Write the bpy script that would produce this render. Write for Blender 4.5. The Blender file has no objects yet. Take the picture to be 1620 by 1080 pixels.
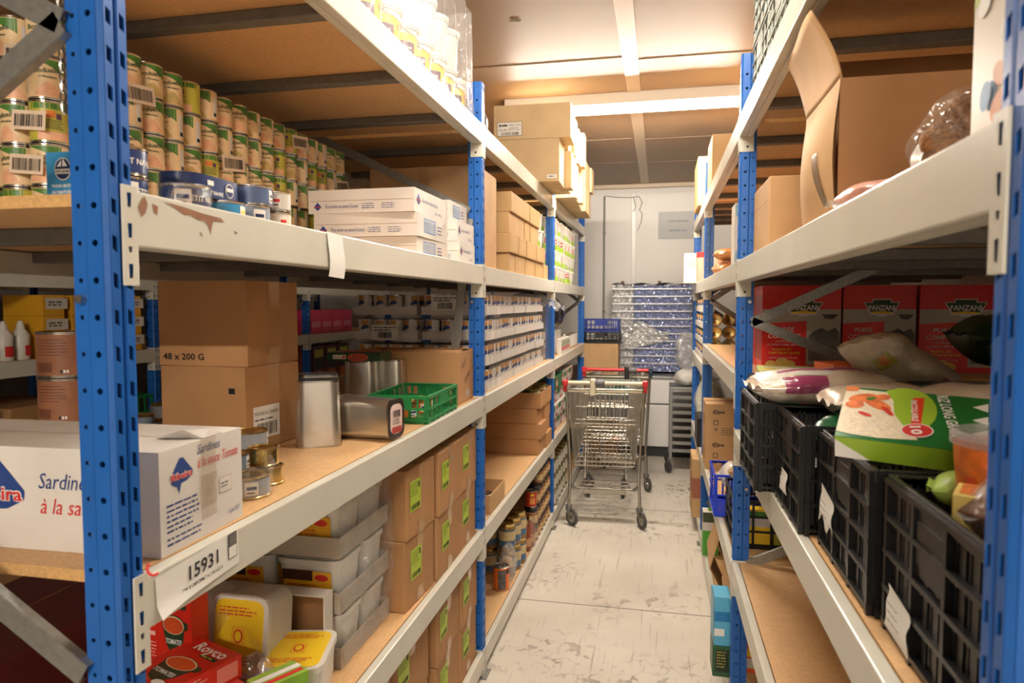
import bpy, bmesh, math, random
from mathutils import Vector, Matrix

# ------------------------------------------------------------------ camera
SC = bpy.context.scene
COL = SC.collection
cam_d = bpy.data.cameras.new('camera')
cam_d.sensor_width = 36.0
cam_d.lens = 24.0
cam_d.clip_start = 0.02
cam = bpy.data.objects.new('camera', cam_d)
COL.objects.link(cam)
cam.location = (0.0, 0.0, 1.6)
cam.rotation_euler = (math.radians(90.0 - 3.18), 0.0, math.radians(12.156))
cam_d.dof.use_dof = True
cam_d.dof.focus_distance = 2.3
cam_d.dof.aperture_fstop = 5.6
SC.camera = cam

# ------------------------------------------------------------------ world, exposure
w = bpy.data.worlds.new('world')
SC.world = w
w.use_nodes = True
w.node_tree.nodes['Background'].inputs[0].default_value = (1.0, 0.86, 0.70, 1)
w.node_tree.nodes['Background'].inputs[1].default_value = 0.05
SC.view_settings.view_transform = 'Standard'
SC.view_settings.look = 'None'
SC.view_settings.exposure = 0.50
SC.view_settings.gamma = 1.0
SC.view_settings.use_curve_mapping = False
TUBE_POWER = 400.0
TUBE_COLOUR = (1.0, 0.89, 0.76)

RND = random.Random(7)
PI = math.pi

# ------------------------------------------------------------------ materials
MATS = {}

def srgb(r, g, b):
    f = lambda c: (c / 255.0 / 12.92) if c / 255.0 <= 0.04045 else ((c / 255.0 + 0.055) / 1.055) ** 2.4
    return (f(r), f(g), f(b), 1.0)

def _new(name):
    m = bpy.data.materials.new(name)
    m.use_nodes = True
    nt = m.node_tree
    return m, nt, nt.nodes['Principled BSDF']

def flat(name, rgb, rough=0.5, metal=0.0, spec=0.5, emit=0.0, noise=0.0, scale=40.0, bump=0.0, coat=0.0, stretch=None):
    """principled material with optional mottling and bump, all procedural"""
    if name in MATS:
        return MATS[name]
    m, nt, b = _new(name)
    c = srgb(*rgb)
    b.inputs['Base Color'].default_value = c
    b.inputs['Roughness'].default_value = rough
    b.inputs['Metallic'].default_value = metal
    b.inputs['Specular IOR Level'].default_value = spec
    b.inputs['Coat Weight'].default_value = coat
    if emit:
        b.inputs['Emission Color'].default_value = c
        b.inputs['Emission Strength'].default_value = emit
    if noise or bump:
        tc = nt.nodes.new('ShaderNodeTexCoord')
        src = tc.outputs['Object']
        if stretch:
            mp = nt.nodes.new('ShaderNodeMapping')
            mp.inputs['Scale'].default_value = stretch
            nt.links.new(src, mp.inputs[0])
            src = mp.outputs[0]
        n = nt.nodes.new('ShaderNodeTexNoise')
        n.inputs['Scale'].default_value = scale
        n.inputs['Detail'].default_value = 5
        nt.links.new(src, n.inputs['Vector'])
        if noise:
            r = nt.nodes.new('ShaderNodeValToRGB')
            lo = tuple(max(0, x * (1 - noise)) for x in c[:3]) + (1,)
            hi = tuple(min(1, x * (1 + noise * 0.7)) for x in c[:3]) + (1,)
            r.color_ramp.elements[0].position = 0.3
            r.color_ramp.elements[1].position = 0.7
            r.color_ramp.elements[0].color = lo
            r.color_ramp.elements[1].color = hi
            nt.links.new(n.outputs[0], r.inputs[0])
            nt.links.new(r.outputs[0], b.inputs['Base Color'])
        if bump:
            bp = nt.nodes.new('ShaderNodeBump')
            bp.inputs['Strength'].default_value = bump
            bp.inputs['Distance'].default_value = 0.004
            nt.links.new(n.outputs[0], bp.inputs['Height'])
            nt.links.new(bp.outputs[0], b.inputs['Normal'])
    MATS[name] = m
    return m

def cardboard(name, rgb, seed=0.0):
    if name in MATS:
        return MATS[name]
    m, nt, b = _new(name)
    c = srgb(*rgb)
    b.inputs['Roughness'].default_value = 0.72
    b.inputs['Specular IOR Level'].default_value = 0.25
    tc = nt.nodes.new('ShaderNodeTexCoord')
    n1 = nt.nodes.new('ShaderNodeTexNoise'); n1.inputs['Scale'].default_value = 6; n1.inputs['Detail'].default_value = 6
    n2 = nt.nodes.new('ShaderNodeTexNoise'); n2.inputs['Scale'].default_value = 900; n2.inputs['Detail'].default_value = 2
    mp = nt.nodes.new('ShaderNodeMapping'); mp.inputs['Location'].default_value = (seed, seed * 2, 0)
    nt.links.new(tc.outputs['Object'], mp.inputs[0])
    nt.links.new(mp.outputs[0], n1.inputs['Vector']); nt.links.new(mp.outputs[0], n2.inputs['Vector'])
    mx = nt.nodes.new('ShaderNodeMix'); mx.data_type = 'FLOAT'; mx.inputs[0].default_value = 0.35
    nt.links.new(n1.outputs[0], mx.inputs[2]); nt.links.new(n2.outputs[0], mx.inputs[3])
    r = nt.nodes.new('ShaderNodeValToRGB')
    r.color_ramp.elements[0].position = 0.3; r.color_ramp.elements[1].position = 0.72
    r.color_ramp.elements[0].color = tuple(x * 0.84 for x in c[:3]) + (1,)
    r.color_ramp.elements[1].color = tuple(min(1, x * 1.12) for x in c[:3]) + (1,)
    nt.links.new(mx.outputs[0], r.inputs[0]); nt.links.new(r.outputs[0], b.inputs['Base Color'])
    wv = nt.nodes.new('ShaderNodeTexWave'); wv.inputs['Scale'].default_value = 45; wv.inputs['Distortion'].default_value = 1.5
    wv.wave_type = 'BANDS'; wv.bands_direction = 'DIAGONAL'
    nt.links.new(mp.outputs[0], wv.inputs['Vector'])
    bp = nt.nodes.new('ShaderNodeBump'); bp.inputs['Strength'].default_value = 0.10; bp.inputs['Distance'].default_value = 0.002
    nt.links.new(n1.outputs[0], bp.inputs['Height'])
    nt.links.new(bp.outputs[0], b.inputs['Normal'])
    MATS[name] = m
    return m

def chipboard(name, rgb, flake, rough=0.55):
    if name in MATS:
        return MATS[name]
    m, nt, b = _new(name)
    c = srgb(*rgb)
    b.inputs['Roughness'].default_value = rough
    tc = nt.nodes.new('ShaderNodeTexCoord')
    v = nt.nodes.new('ShaderNodeTexVoronoi'); v.inputs['Scale'].default_value = flake
    n = nt.nodes.new('ShaderNodeTexNoise'); n.inputs['Scale'].default_value = 4; n.inputs['Detail'].default_value = 8
    n3 = nt.nodes.new('ShaderNodeTexNoise'); n3.inputs['Scale'].default_value = 60; n3.inputs['Detail'].default_value = 4
    for q in (v, n, n3):
        nt.links.new(tc.outputs['Object'], q.inputs['Vector'])
    sp = nt.nodes.new('ShaderNodeSeparateColor'); nt.links.new(v.outputs['Color'], sp.inputs[0])
    m1 = nt.nodes.new('ShaderNodeMix'); m1.data_type = 'FLOAT'; m1.inputs[0].default_value = 0.45
    nt.links.new(sp.outputs[0], m1.inputs[2]); nt.links.new(n.outputs[0], m1.inputs[3])
    m2 = nt.nodes.new('ShaderNodeMix'); m2.data_type = 'FLOAT'; m2.inputs[0].default_value = 0.4
    nt.links.new(m1.outputs[0], m2.inputs[2]); nt.links.new(n3.outputs[0], m2.inputs[3])
    r = nt.nodes.new('ShaderNodeValToRGB')
    r.color_ramp.elements[0].position = 0.25; r.color_ramp.elements[1].position = 0.75
    r.color_ramp.elements[0].color = tuple(x * 0.80 for x in c[:3]) + (1,)
    r.color_ramp.elements[1].color = tuple(min(1, x * 1.12) for x in c[:3]) + (1,)
    nt.links.new(m2.outputs[0], r.inputs[0]); nt.links.new(r.outputs[0], b.inputs['Base Color'])
    MATS[name] = m
    return m

def film(name, tint=(1, 1, 1), gloss=0.16, bump=0.8, haze=0.0, scale=28.0, rough=0.12):
    """clear wrapping film: mostly see-through, with crinkled highlights"""
    if name in MATS:
        return MATS[name]
    m = bpy.data.materials.new(name); m.use_nodes = True
    nt = m.node_tree
    nt.nodes.clear()
    out = nt.nodes.new('ShaderNodeOutputMaterial')
    tr = nt.nodes.new('ShaderNodeBsdfTransparent'); tr.inputs[0].default_value = tint + (1,)
    gl = nt.nodes.new('ShaderNodeBsdfGlossy'); gl.inputs['Roughness'].default_value = rough
    tc = nt.nodes.new('ShaderNodeTexCoord')
    n = nt.nodes.new('ShaderNodeTexNoise'); n.inputs['Scale'].default_value = scale; n.inputs['Detail'].default_value = 3
    n.inputs['Distortion'].default_value = 1.2
    nt.links.new(tc.outputs['Object'], n.inputs['Vector'])
    bp = nt.nodes.new('ShaderNodeBump'); bp.inputs['Strength'].default_value = bump; bp.inputs['Distance'].default_value = 0.02
    nt.links.new(n.outputs[0], bp.inputs['Height']); nt.links.new(bp.outputs[0], gl.inputs['Normal'])
    mx = nt.nodes.new('ShaderNodeMixShader'); mx.inputs[0].default_value = gloss
    nt.links.new(tr.outputs[0], mx.inputs[1]); nt.links.new(gl.outputs[0], mx.inputs[2])
    last = mx
    if haze:
        df = nt.nodes.new('ShaderNodeBsdfDiffuse'); df.inputs[0].default_value = (0.85, 0.85, 0.85, 1)
        m2 = nt.nodes.new('ShaderNodeMixShader'); m2.inputs[0].default_value = haze
        nt.links.new(mx.outputs[0], m2.inputs[1]); nt.links.new(df.outputs[0], m2.inputs[2])
        last = m2
    nt.links.new(last.outputs[0], out.inputs[0])
    MATS[name] = m
    return m

BLUE = flat('blue_paint', (26, 92, 172), 0.34, noise=0.10, scale=9, bump=0.02)
BEAM = flat('beam_paint', (206, 203, 190), 0.30, noise=0.05, scale=7, bump=0.02)
GALV = flat('galvanised_steel', (150, 150, 146), 0.42, 0.75, noise=0.18, scale=70, bump=0.03)
GALVD = flat('dull_steel', (118, 116, 112), 0.5, 0.5, noise=0.15, scale=50)
ZINC = flat('zinc_bolt', (190, 190, 185), 0.25, 1.0)
BOARD = chipboard('shelf_board', (214, 172, 122), 320)
BOARDEDGE = chipboard('board_edge', (206, 162, 104), 210, 0.8)
CARD = cardboard('cardboard', (178, 134, 92))
CARD2 = cardboard('cardboard_pale', (196, 158, 114), 3.1)
CARD3 = cardboard('cardboard_tan', (192, 158, 112), 5.2)
CARDIN = cardboard('cardboard_inner', (160, 116, 76), 7.7)
WHITEC = cardboard('white_card', (218, 212, 205), 1.7)
WCARD = flat('white_board', (214, 208, 200), 0.6, noise=0.03)
GREYCARD = cardboard('grey_card', (176, 166, 152), 2.3)
TAPE = flat('packing_tape', (186, 148, 108), 0.16, spec=0.6)
CTAPE = film('clear_tape', (0.96, 0.92, 0.86), 0.14, 0.3, haze=0.06)
PAPER = flat('paper', (232, 230, 224), 0.6)
INK = flat('black_ink', (28, 26, 26), 0.6)
BLUEINK = flat('blue_ink', (30, 62, 128), 0.6)
REDINK = flat('red_ink', (206, 44, 40), 0.55)
LIMELAB = flat('lime_label', (176, 200, 62), 0.5, noise=0.06, scale=60)
DARK = flat('dark_plastic', (16, 16, 17), 0.38, spec=0.5)
CRATEBLK = flat('black_crate', (15, 15, 16), 0.36, spec=0.5, noise=0.15, scale=12)
FILM = film('stretch_film', (1, 1, 1), 0.13, 0.9, haze=0.04)
FILMH = film('hazy_film', (0.97, 0.97, 0.97), 0.2, 1.0, haze=0.16)
TIN = flat('tinplate', (200, 196, 188), 0.18, 1.0, noise=0.05, scale=20)
TING = flat('gold_tinplate', (196, 172, 112), 0.24, 1.0)
TINLID = flat('tin_lid', (188, 186, 180), 0.22, 1.0)
WPLAS = flat('white_plastic', (212, 208, 200), 0.35, spec=0.5)
CHROME = flat('chrome', (172, 166, 154), 0.30, 1.0)
RUBBER = flat('grey_rubber', (70, 68, 66), 0.6)

# ------------------------------------------------------------------ mesh builder
_TXT = {}
_SMALL = 0.0004

def text_polys(s, bold=0.0, shear=0.0):
    """flat outline of a line of writing: (verts, faces, width) at size 1"""
    k = (s, bold, shear)
    if k in _TXT:
        return _TXT[k]
    cu = bpy.data.curves.new('writing', 'FONT')
    cu.body = s
    cu.size = 1.0
    cu.resolution_u = 2
    cu.offset = bold
    cu.shear = shear
    o = bpy.data.objects.new('writing', cu)
    COL.objects.link(o)
    bpy.context.view_layer.update()
    me = o.evaluated_get(bpy.context.evaluated_depsgraph_get()).to_mesh()
    vs = [tuple(v.co) for v in me.vertices]
    fs = [tuple(p.vertices) for p in me.polygons]
    o.to_mesh_clear()
    bpy.data.objects.remove(o)
    bpy.data.curves.remove(cu)
    x0 = min([v[0] for v in vs] or [0]); x1 = max([v[0] for v in vs] or [0])
    vs = [(v[0] - x0, v[1], 0) for v in vs]
    _TXT[k] = (vs, fs, x1 - x0)
    return _TXT[k]

class MB:
    def __init__(self):
        self.v = []; self.f = []; self.m = []; self.s = []; self.mats = []
        self.T = Matrix.Identity(4)

    def mi(self, mat):
        if mat not in self.mats:
            self.mats.append(mat)
        return self.mats.index(mat)

    def at(self, loc=(0, 0, 0), rz=0.0, rx=0.0, ry=0.0):
        self.T = Matrix.Translation(loc) @ Matrix.Rotation(rz, 4, 'Z') @ Matrix.Rotation(ry, 4, 'Y') @ Matrix.Rotation(rx, 4, 'X')
        return self

    def add(self, vs, fs, mat, smooth=False):
        n = len(self.v); i = self.mi(mat)
        T = self.T
        self.v += [tuple(T @ Vector(p)) for p in vs]
        for q in fs:
            self.f.append(tuple(n + k for k in q)); self.m.append(i); self.s.append(smooth)
        return self

    def box(self, a, b, mat, skip=''):
        x0, y0, z0 = a; x1, y1, z1 = b
        if x0 > x1: x0, x1 = x1, x0
        if y0 > y1: y0, y1 = y1, y0
        if z0 > z1: z0, z1 = z1, z0
        vs = [(x0, y0, z0), (x1, y0, z0), (x1, y1, z0), (x0, y1, z0), (x0, y0, z1), (x1, y0, z1), (x1, y1, z1), (x0, y1, z1)]
        fs = {'b': (0, 3, 2, 1), 't': (4, 5, 6, 7), 'f': (0, 1, 5, 4), 'r': (1, 2, 6, 5), 'k': (2, 3, 7, 6), 'l': (3, 0, 4, 7)}
        return self.add(vs, [fs[k] for k in fs if k not in skip], mat)

    def frustum(self, c, w0, d0, w1, d1, z0, z1, mat, skip='', r=0.0, n=4, smooth=True):
        """tapered rounded-rectangle body"""
        def ring(w_, d_, z, rr):
            if rr <= 0:
                return [(c[0] + sx * w_ / 2, c[1] + sy * d_ / 2, z) for sx, sy in ((-1, -1), (1, -1), (1, 1), (-1, 1))]
            out = []
            for k, (sx, sy) in enumerate(((1, -1), (1, 1), (-1, 1), (-1, -1))):
                for j in range(n + 1):
                    t = -PI / 2 + k * PI / 2 + j * PI / 2 / n
                    out.append((c[0] + sx * (w_ / 2 - rr) + rr * math.cos(t), c[1] + sy * (d_ / 2 - rr) + rr * math.sin(t), z))
            return out
        a = ring(w0, d0, z0, r); b = ring(w1, d1, z1, r); k = len(a)
        self.add(a + b, [(i, (i + 1) % k, k + (i + 1) % k, k + i) for i in range(k)], mat, smooth and r > 0)
        if 'b' not in skip: self.add(a, [tuple(reversed(range(k)))], mat)
        if 't' not in skip: self.add(b, [tuple(range(k))], mat)
        return self

    def lathe(self, prof, mat, c=(0, 0, 0), n=24, smooth=True, mats=None):
        """prof: list of (r, z); mats: optional one per segment"""
        base = len(self.v)
        rings = []
        vs = []
        for r, z in prof:
            if r < 1e-6:
                rings.append([len(vs)]); vs.append((c[0], c[1], c[2] + z))
            else:
                rings.append(list(range(len(vs), len(vs) + n)))
                vs += [(c[0] + r * math.cos(2 * PI * k / n), c[1] + r * math.sin(2 * PI * k / n), c[2] + z) for k in range(n)]
        T = self.T
        self.v += [tuple(T @ Vector(p)) for p in vs]
        for s in range(len(rings) - 1):
            a, b = rings[s], rings[s + 1]
            i = self.mi(mats[s] if mats else mat)
            for k in range(n):
                k2 = (k + 1) % n
                if len(a) == 1 and len(b) == 1: continue
                if len(a) == 1: q = (a[0], b[k2], b[k])
                elif len(b) == 1: q = (a[k], a[k2], b[0])
                else: q = (a[k], a[k2], b[k2], b[k])
                if len(a) == 1: q = (a[0], b[k2], b[k])[::-1]
                self.f.append(tuple(base + x for x in q)); self.m.append(i); self.s.append(smooth)
        return self

    def tube(self, pts, r, mat, n=8, caps=True, closed=False, smooth=True):
        P = [Vector(p) for p in pts]
        m = len(P)
        vs = []
        up = None
        for i in range(m):
            if closed:
                t = (P[(i + 1) % m] - P[i - 1])
            else:
                t = P[min(i + 1, m - 1)] - P[max(i - 1, 0)]
            t.normalize()
            if up is None:
                up = Vector((0, 0, 1)) if abs(t.z) < 0.9 else Vector((1, 0, 0))
            a = t.cross(up)
            if a.length < 1e-6: a = t.orthogonal()
            a.normalize(); b = a.cross(t); b.normalize(); up = b
            rr = r[i] if isinstance(r, (list, tuple)) else r
            vs += [tuple(P[i] + a * rr * math.cos(2 * PI * k / n) + b * rr * math.sin(2 * PI * k / n)) for k in range(n)]
        fs = []
        for i in range(m if closed else m - 1):
            j = (i + 1) % m
            fs += [(i * n + k, j * n + k, j * n + (k + 1) % n, i * n + (k + 1) % n) for k in range(n)]
        if caps and not closed:
            fs.append(tuple(range(n))); fs.append(tuple(reversed(range((m - 1) * n, m * n))))
        return self.add(vs, fs, mat, smooth)

    def bar(self, a, b, w_, h, mat, up=(0, 0, 1)):
        """straight flat bar from a to b; w_ across, h along up"""
        A, B = Vector(a), Vector(b)
        t = (B - A).normalized(); U = Vector(up)
        s = t.cross(U)
        if s.length < 1e-6: s = t.orthogonal()
        s.normalize(); U = s.cross(t).normalized()
        vs = []
        for p in (A, B):
            for i, j in ((-1, -1), (1, -1), (1, 1), (-1, 1)):
                vs.append(tuple(p + s * (i * w_ / 2) + U * (j * h / 2)))
        return self.add(vs, [(0, 1, 2, 3), (7, 6, 5, 4), (0, 4, 5, 1), (1, 5, 6, 2), (2, 6, 7, 3), (3, 7, 4, 0)], mat)

    def quad(self, pts, mat):
        return self.add(pts, [tuple(range(len(pts)))], mat)

    def grid(self, fn, nu, nv, mat, smooth=True):
        vs = [fn(i / nu, j / nv) for j in range(nv + 1) for i in range(nu + 1)]
        fs = [(j * (nu + 1) + i, j * (nu + 1) + i + 1, (j + 1) * (nu + 1) + i + 1, (j + 1) * (nu + 1) + i) for j in range(nv) for i in range(nu)]
        return self.add(vs, fs, mat, smooth)

    # -- printing: flat shapes on the face  origin + u*U + v*V
    def shape(self, fr, pts, mat, lift=0.0006):
        O, U, V = (Vector(q) for q in fr)
        N = U.cross(V).normalized() * lift
        return self.add([tuple(O + U * a + V * b + N) for a, b in pts], [tuple(range(len(pts)))], mat)

    def rect(self, fr, u, v, w_, h, mat, lift=0.0006):
        return self.shape(fr, [(u, v), (u + w_, v), (u + w_, v + h), (u, v + h)], mat, lift)

    def ell(self, fr, u, v, a, b, mat, lift=0.0006, n=20, rot=0.0):
        ca, sa = math.cos(rot), math.sin(rot)
        return self.shape(fr, [(u + a * math.cos(2 * PI * k / n) * ca - b * math.sin(2 * PI * k / n) * sa,
                                v + a * math.cos(2 * PI * k / n) * sa + b * math.sin(2 * PI * k / n) * ca) for k in range(n)], mat, lift)

    def text(self, fr, s, u, v, size, mat, width=None, lift=0.001, bold=0.0, shear=0.0, rot=0.0, centre=False):
        vs, fs, wd = text_polys(s, bold, shear)
        O, U, V = (Vector(q) for q in fr)
        N = U.cross(V).normalized() * lift
        sx = (width / wd) if width and wd else size
        ca, sa = math.cos(rot), math.sin(rot)
        off = -wd * sx / 2 if centre else 0
        out = []
        for a, b, _ in vs:
            a = a * sx + off; b = b * size
            out.append(tuple(O + U * (u + a * ca - b * sa) + V * (v + a * sa + b * ca) + N))
        return self.add(out, fs, mat)

    def lines(self, fr, u, v, w_, n, pitch, h, mat, seed=1, lift=0.0007):
        """rows of very small print, as short word bars"""
        rr = random.Random(seed)
        for k in range(n):
            x = 0
            end = w_ * rr.uniform(0.72, 1.0)
            while x < end:
                l = min(rr.uniform(1.2, 5) * h, end - x)
                self.rect(fr, u + x, v - k * pitch, l, h * rr.uniform(0.6, 0.8), mat, lift)
                x += l + h * 0.7
        return self

    def barcode(self, fr, u, v, w_, h, mat, seed=1, lift=0.0012):
        rr = random.Random(seed)
        x = 0
        while x < w_:
            l = rr.choice((0.011, 0.011, 0.022, 0.033)) * w_
            self.rect(fr, u + x, v, l, h, mat, lift)
            x += l + rr.choice((0.012, 0.018, 0.03)) * w_
        return self

    def mesh(self, name, angle=40):
        me = bpy.data.meshes.new(name)
        me.from_pydata(self.v, [], self.f)
        for mt in self.mats: me.materials.append(mt)
        me.polygons.foreach_set('material_index', self.m)
        me.polygons.foreach_set('use_smooth', self.s)
        if any(self.s):
            me.set_sharp_from_angle(angle=math.radians(angle))
        me.update()
        return me

    def obj(self, name, parent=None, loc=(0, 0, 0), rz=0.0, bevel=0.0, seg=2, label=None, angle=40):
        o = bpy.data.objects.new(name, self.mesh(name, angle))
        COL.objects.link(o)
        o.location = loc
        o.rotation_euler = (0, 0, rz)
        if parent: o.parent = parent
        if bevel:
            md = o.modifiers.new('bevel', 'BEVEL'); md.width = bevel; md.segments = seg
            md.limit_method = 'ANGLE'; md.angle_limit = math.radians(50); md.use_clamp_overlap = True
        if label: o['label'] = label
        return o

def cyl_text(mb, s, r, ang, z, size, mat, lift=0.0005, bold=0.02, tilt=0.0, width=None, c=(0, 0)):
    """writing wrapped round a cylinder, centred on the angle ang"""
    vs, fs, wd = text_polys(s, bold)
    sx = width / wd if width else size
    R = r + lift
    out = []
    for a, b, _ in vs:
        u = (a - wd / 2) * sx
        zz = z + b * size + u * tilt
        t = ang + u / r
        out.append((c[0] + R * math.cos(t), c[1] + R * math.sin(t), zz))
    mb.add(out, fs, mat)

def cyl_patch(mb, r, a0, a1, lo, hi, mat, lift=0.0003, n=8, c=(0, 0)):
    """patch on a cylinder between angles a0..a1; lo/hi: z or function of t in 0..1"""
    R = r + lift
    fl = lo if callable(lo) else (lambda t: lo)
    fh = hi if callable(hi) else (lambda t: hi)
    vs = []
    for k in range(n + 1):
        t = k / n; a = a0 + (a1 - a0) * t
        vs.append((c[0] + R * math.cos(a), c[1] + R * math.sin(a), fl(t)))
        vs.append((c[0] + R * math.cos(a), c[1] + R * math.sin(a), fh(t)))
    mb.add(vs, [(2 * k, 2 * k + 2, 2 * k + 3, 2 * k + 1) for k in range(n)], mat, True)

# ------------------------------------------------------------------ things
def thing(name, label, cat, loc=(0, 0, 0), rz=0.0, group=None, rx=0.0, ry=0.0):
    o = bpy.data.objects.new(name, None)
    COL.objects.link(o)
    o.empty_display_size = 0.05
    o.location = loc
    o.rotation_euler = (rx, ry, rz)
    o['label'] = label; o['category'] = cat
    if group: o['group'] = group
    return o

def tag(o, label, cat, group=None, kind=None):
    o['label'] = label; o['category'] = cat
    if group: o['group'] = group
    if kind: o['kind'] = kind
    return o

def struct(o):
    o['kind'] = 'structure'
    return o

def dup(root, loc, rz=None, label=None, group=None, rx=None, ry=None):
    r = root.copy(); COL.objects.link(r)
    r.location = loc
    e = list(root.rotation_euler)
    if rx is not None: e[0] = rx
    if ry is not None: e[1] = ry
    if rz is not None: e[2] = rz
    r.rotation_euler = e
    if label: r['label'] = label
    if group: r['group'] = group
    for ch in list(root.children):
        c = ch.copy(); COL.objects.link(c); c.parent = r
        for g in list(ch.children):
            d = g.copy(); COL.objects.link(d); d.parent = c
    return r

class Kind:
    """builds a thing the first time, copies it after that"""
    def __init__(self, fn): self.fn = fn; self.src = None
    def put(self, loc, rz=0.0, label='', group=None, rx=0.0, ry=0.0):
        if self.src is None:
            self.src = self.fn(); o = self.src
            o.location = loc; o.rotation_euler = (rx, ry, rz); o['label'] = label
            if group: o['group'] = group
            return o
        return dup(self.src, loc, rz, label, group, rx, ry)

ORD = ['first', 'second', 'third', 'fourth', 'fifth', 'sixth', 'seventh', 'eighth', 'ninth', 'tenth', 'eleventh', 'twelfth',
       'thirteenth', 'fourteenth', 'fifteenth', 'sixteenth', 'seventeenth', 'eighteenth', 'nineteenth', 'twentieth']

def tier_word(k, n):
    if k == 0: return 'bottom'
    if k == n - 1: return 'top'
    return ORD[k] if n > 3 else 'middle'

def faces(w_, d, h):
    """frames (O,U,V) of a box standing at the origin: x in +-w/2, y in +-d/2, z 0..h"""
    return {'front': ((-w_ / 2, -d / 2, 0), (1, 0, 0), (0, 0, 1)),          # looks to -y
            'right': ((w_ / 2, -d / 2, 0), (0, 1, 0), (0, 0, 1)),           # looks to +x
            'back': ((w_ / 2, d / 2, 0), (-1, 0, 0), (0, 0, 1)),
            'left': ((-w_ / 2, d / 2, 0), (0, -1, 0), (0, 0, 1)),           # looks to -x
            'top': ((-w_ / 2, -d / 2, h), (1, 0, 0), (0, 1, 0))}
# ------------------------------------------------------------------ light fittings (lamps first, they set the light)
def fitting(label, x0, x1, y, z=2.95, power=1.0):
    t = thing('light_fitting', label, 'ceiling light', ((x0 + x1) / 2, y, z), group='fluorescent ceiling lights')
    L = x1 - x0
    b = MB()
    b.box((-L / 2, -0.13, -0.07), (L / 2, 0.13, 0.0), flat('fitting_white', (225, 222, 214), 0.4))
    b.obj('housing', t, bevel=0.004)
    for s in (-1, 1):
        e = MB(); e.box((s * L / 2, -0.022, -0.102), (s * (L / 2 - 0.03), 0.022, -0.07), WPLAS)
        e.obj('lamp_holder', t, bevel=0.003)
    m = MATS.get('lit_tube_%g' % power)
    if m is None:
        m, nt, p = _new('lit_tube')
        p.inputs['Base Color'].default_value = (1, 1, 1, 1)
        p.inputs['Emission Color'].default_value = TUBE_COLOUR + (1,)
        p.inputs['Emission Strength'].default_value = TUBE_POWER * power
        MATS['lit_tube_%g' % power] = m
    g = MB()
    g.tube([(-L / 2 + 0.03, 0, -0.081), (L / 2 - 0.03, 0, -0.081)], 0.0155, m, 10)
    g.obj('fluorescent_tube', t)
    return t

fitting('long lit fluorescent light across the ceiling above the trolleys', -1.02, 0.5, 4.62, power=1.12)
fitting('lit fluorescent light on the ceiling above the near shelves', -0.65, 0.85, 1.75, power=0.5)
fitting('lit fluorescent light on the ceiling behind the viewer', -0.95, 0.55, -2.6, power=1.35)

# ------------------------------------------------------------------ room shell
RX0, RX1, RY0, RY1, CZ = -4.3, 1.62, -5.0, 7.95, 2.95
PANEL = flat('ceiling_panel', (162, 138, 112), 0.5, noise=0.03, scale=2.0, bump=0.02)
WALLM = flat('cold_room_panel', (212, 208, 202), 0.42, noise=0.025, scale=1.5, bump=0.01)

def floor_mat():
    m, nt, b = _new('painted_concrete')
    tc = nt.nodes.new('ShaderNodeTexCoord')
    def noise(scale, det, st=(1, 1, 1), dist=0.0):
        mp = nt.nodes.new('ShaderNodeMapping'); mp.inputs['Scale'].default_value = st
        nt.links.new(tc.outputs['Object'], mp.inputs[0])
        n = nt.nodes.new('ShaderNodeTexNoise'); n.inputs['Scale'].default_value = scale; n.inputs['Detail'].default_value = det
        n.inputs['Distortion'].default_value = dist
        nt.links.new(mp.outputs[0], n.inputs['Vector'])
        return n
    def ramp(src, p0, p1, c0, c1):
        r = nt.nodes.new('ShaderNodeValToRGB')
        r.color_ramp.elements[0].position = p0; r.color_ramp.elements[1].position = p1
        r.color_ramp.elements[0].color = c0; r.color_ramp.elements[1].color = c1
        nt.links.new(src, r.inputs[0]); return r
    def mix(f, a, c):
        x = nt.nodes.new('ShaderNodeMix'); x.data_type = 'RGBA'
        nt.links.new(f, x.inputs[0]); nt.links.new(a, x.inputs[6]); x.inputs[7].default_value = c
        return x.outputs[2]
    base = ramp(noise(2.2, 8).outputs[0], 0.3, 0.75, srgb(200, 193, 180), srgb(222, 215, 203))
    # flaking: small worn spots
    n2 = ramp(noise(15, 9, dist=0.6).outputs[0], 0.575, 0.63, (0, 0, 0, 1), (1, 1, 1, 1))
    patch = ramp(noise(1.3, 3).outputs[0], 0.46, 0.62, (0, 0, 0, 1), (0.75, 0.75, 0.75, 1))
    mu = nt.nodes.new('ShaderNodeMath'); mu.operation = 'MULTIPLY'
    nt.links.new(n2.outputs[0], mu.inputs[0]); nt.links.new(patch.outputs[0], mu.inputs[1])
    col = mix(mu.outputs[0], base.outputs[0], srgb(128, 114, 98))
    # long faint scuffs along the aisle
    s1 = ramp(noise(7, 5, (9, 0.35, 1), 0.3).outputs[0], 0.60, 0.70, (0, 0, 0, 1), (0.55, 0.55, 0.55, 1))
    col = mix(s1.outputs[0], col, srgb(146, 138, 126))
    # hairline cracks
    v = nt.nodes.new('ShaderNodeTexVoronoi'); v.feature = 'DISTANCE_TO_EDGE'; v.inputs['Scale'].default_value = 2.6
    dn = noise(3, 6); 
    va = nt.nodes.new('ShaderNodeVectorMath'); va.operation = 'ADD'
    nt.links.new(tc.outputs['Object'], va.inputs[0]); nt.links.new(dn.outputs['Color'], va.inputs[1]); nt.links.new(va.outputs[0], v.inputs['Vector'])
    cr = ramp(v.outputs['Distance'], 0.0, 0.013, (0.85, 0.85, 0.85, 1), (0, 0, 0, 1))
    pm = nt.nodes.new('ShaderNodeMath'); pm.operation = 'MULTIPLY'
    nt.links.new(cr.outputs[0], pm.inputs[0]); nt.links.new(patch.outputs[0], pm.inputs[1])
    col = mix(pm.outputs[0], col, srgb(92, 84, 76))
    nt.links.new(col, b.inputs['Base Color'])
    b.inputs['Roughness'].default_value = 0.38
    return m

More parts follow.
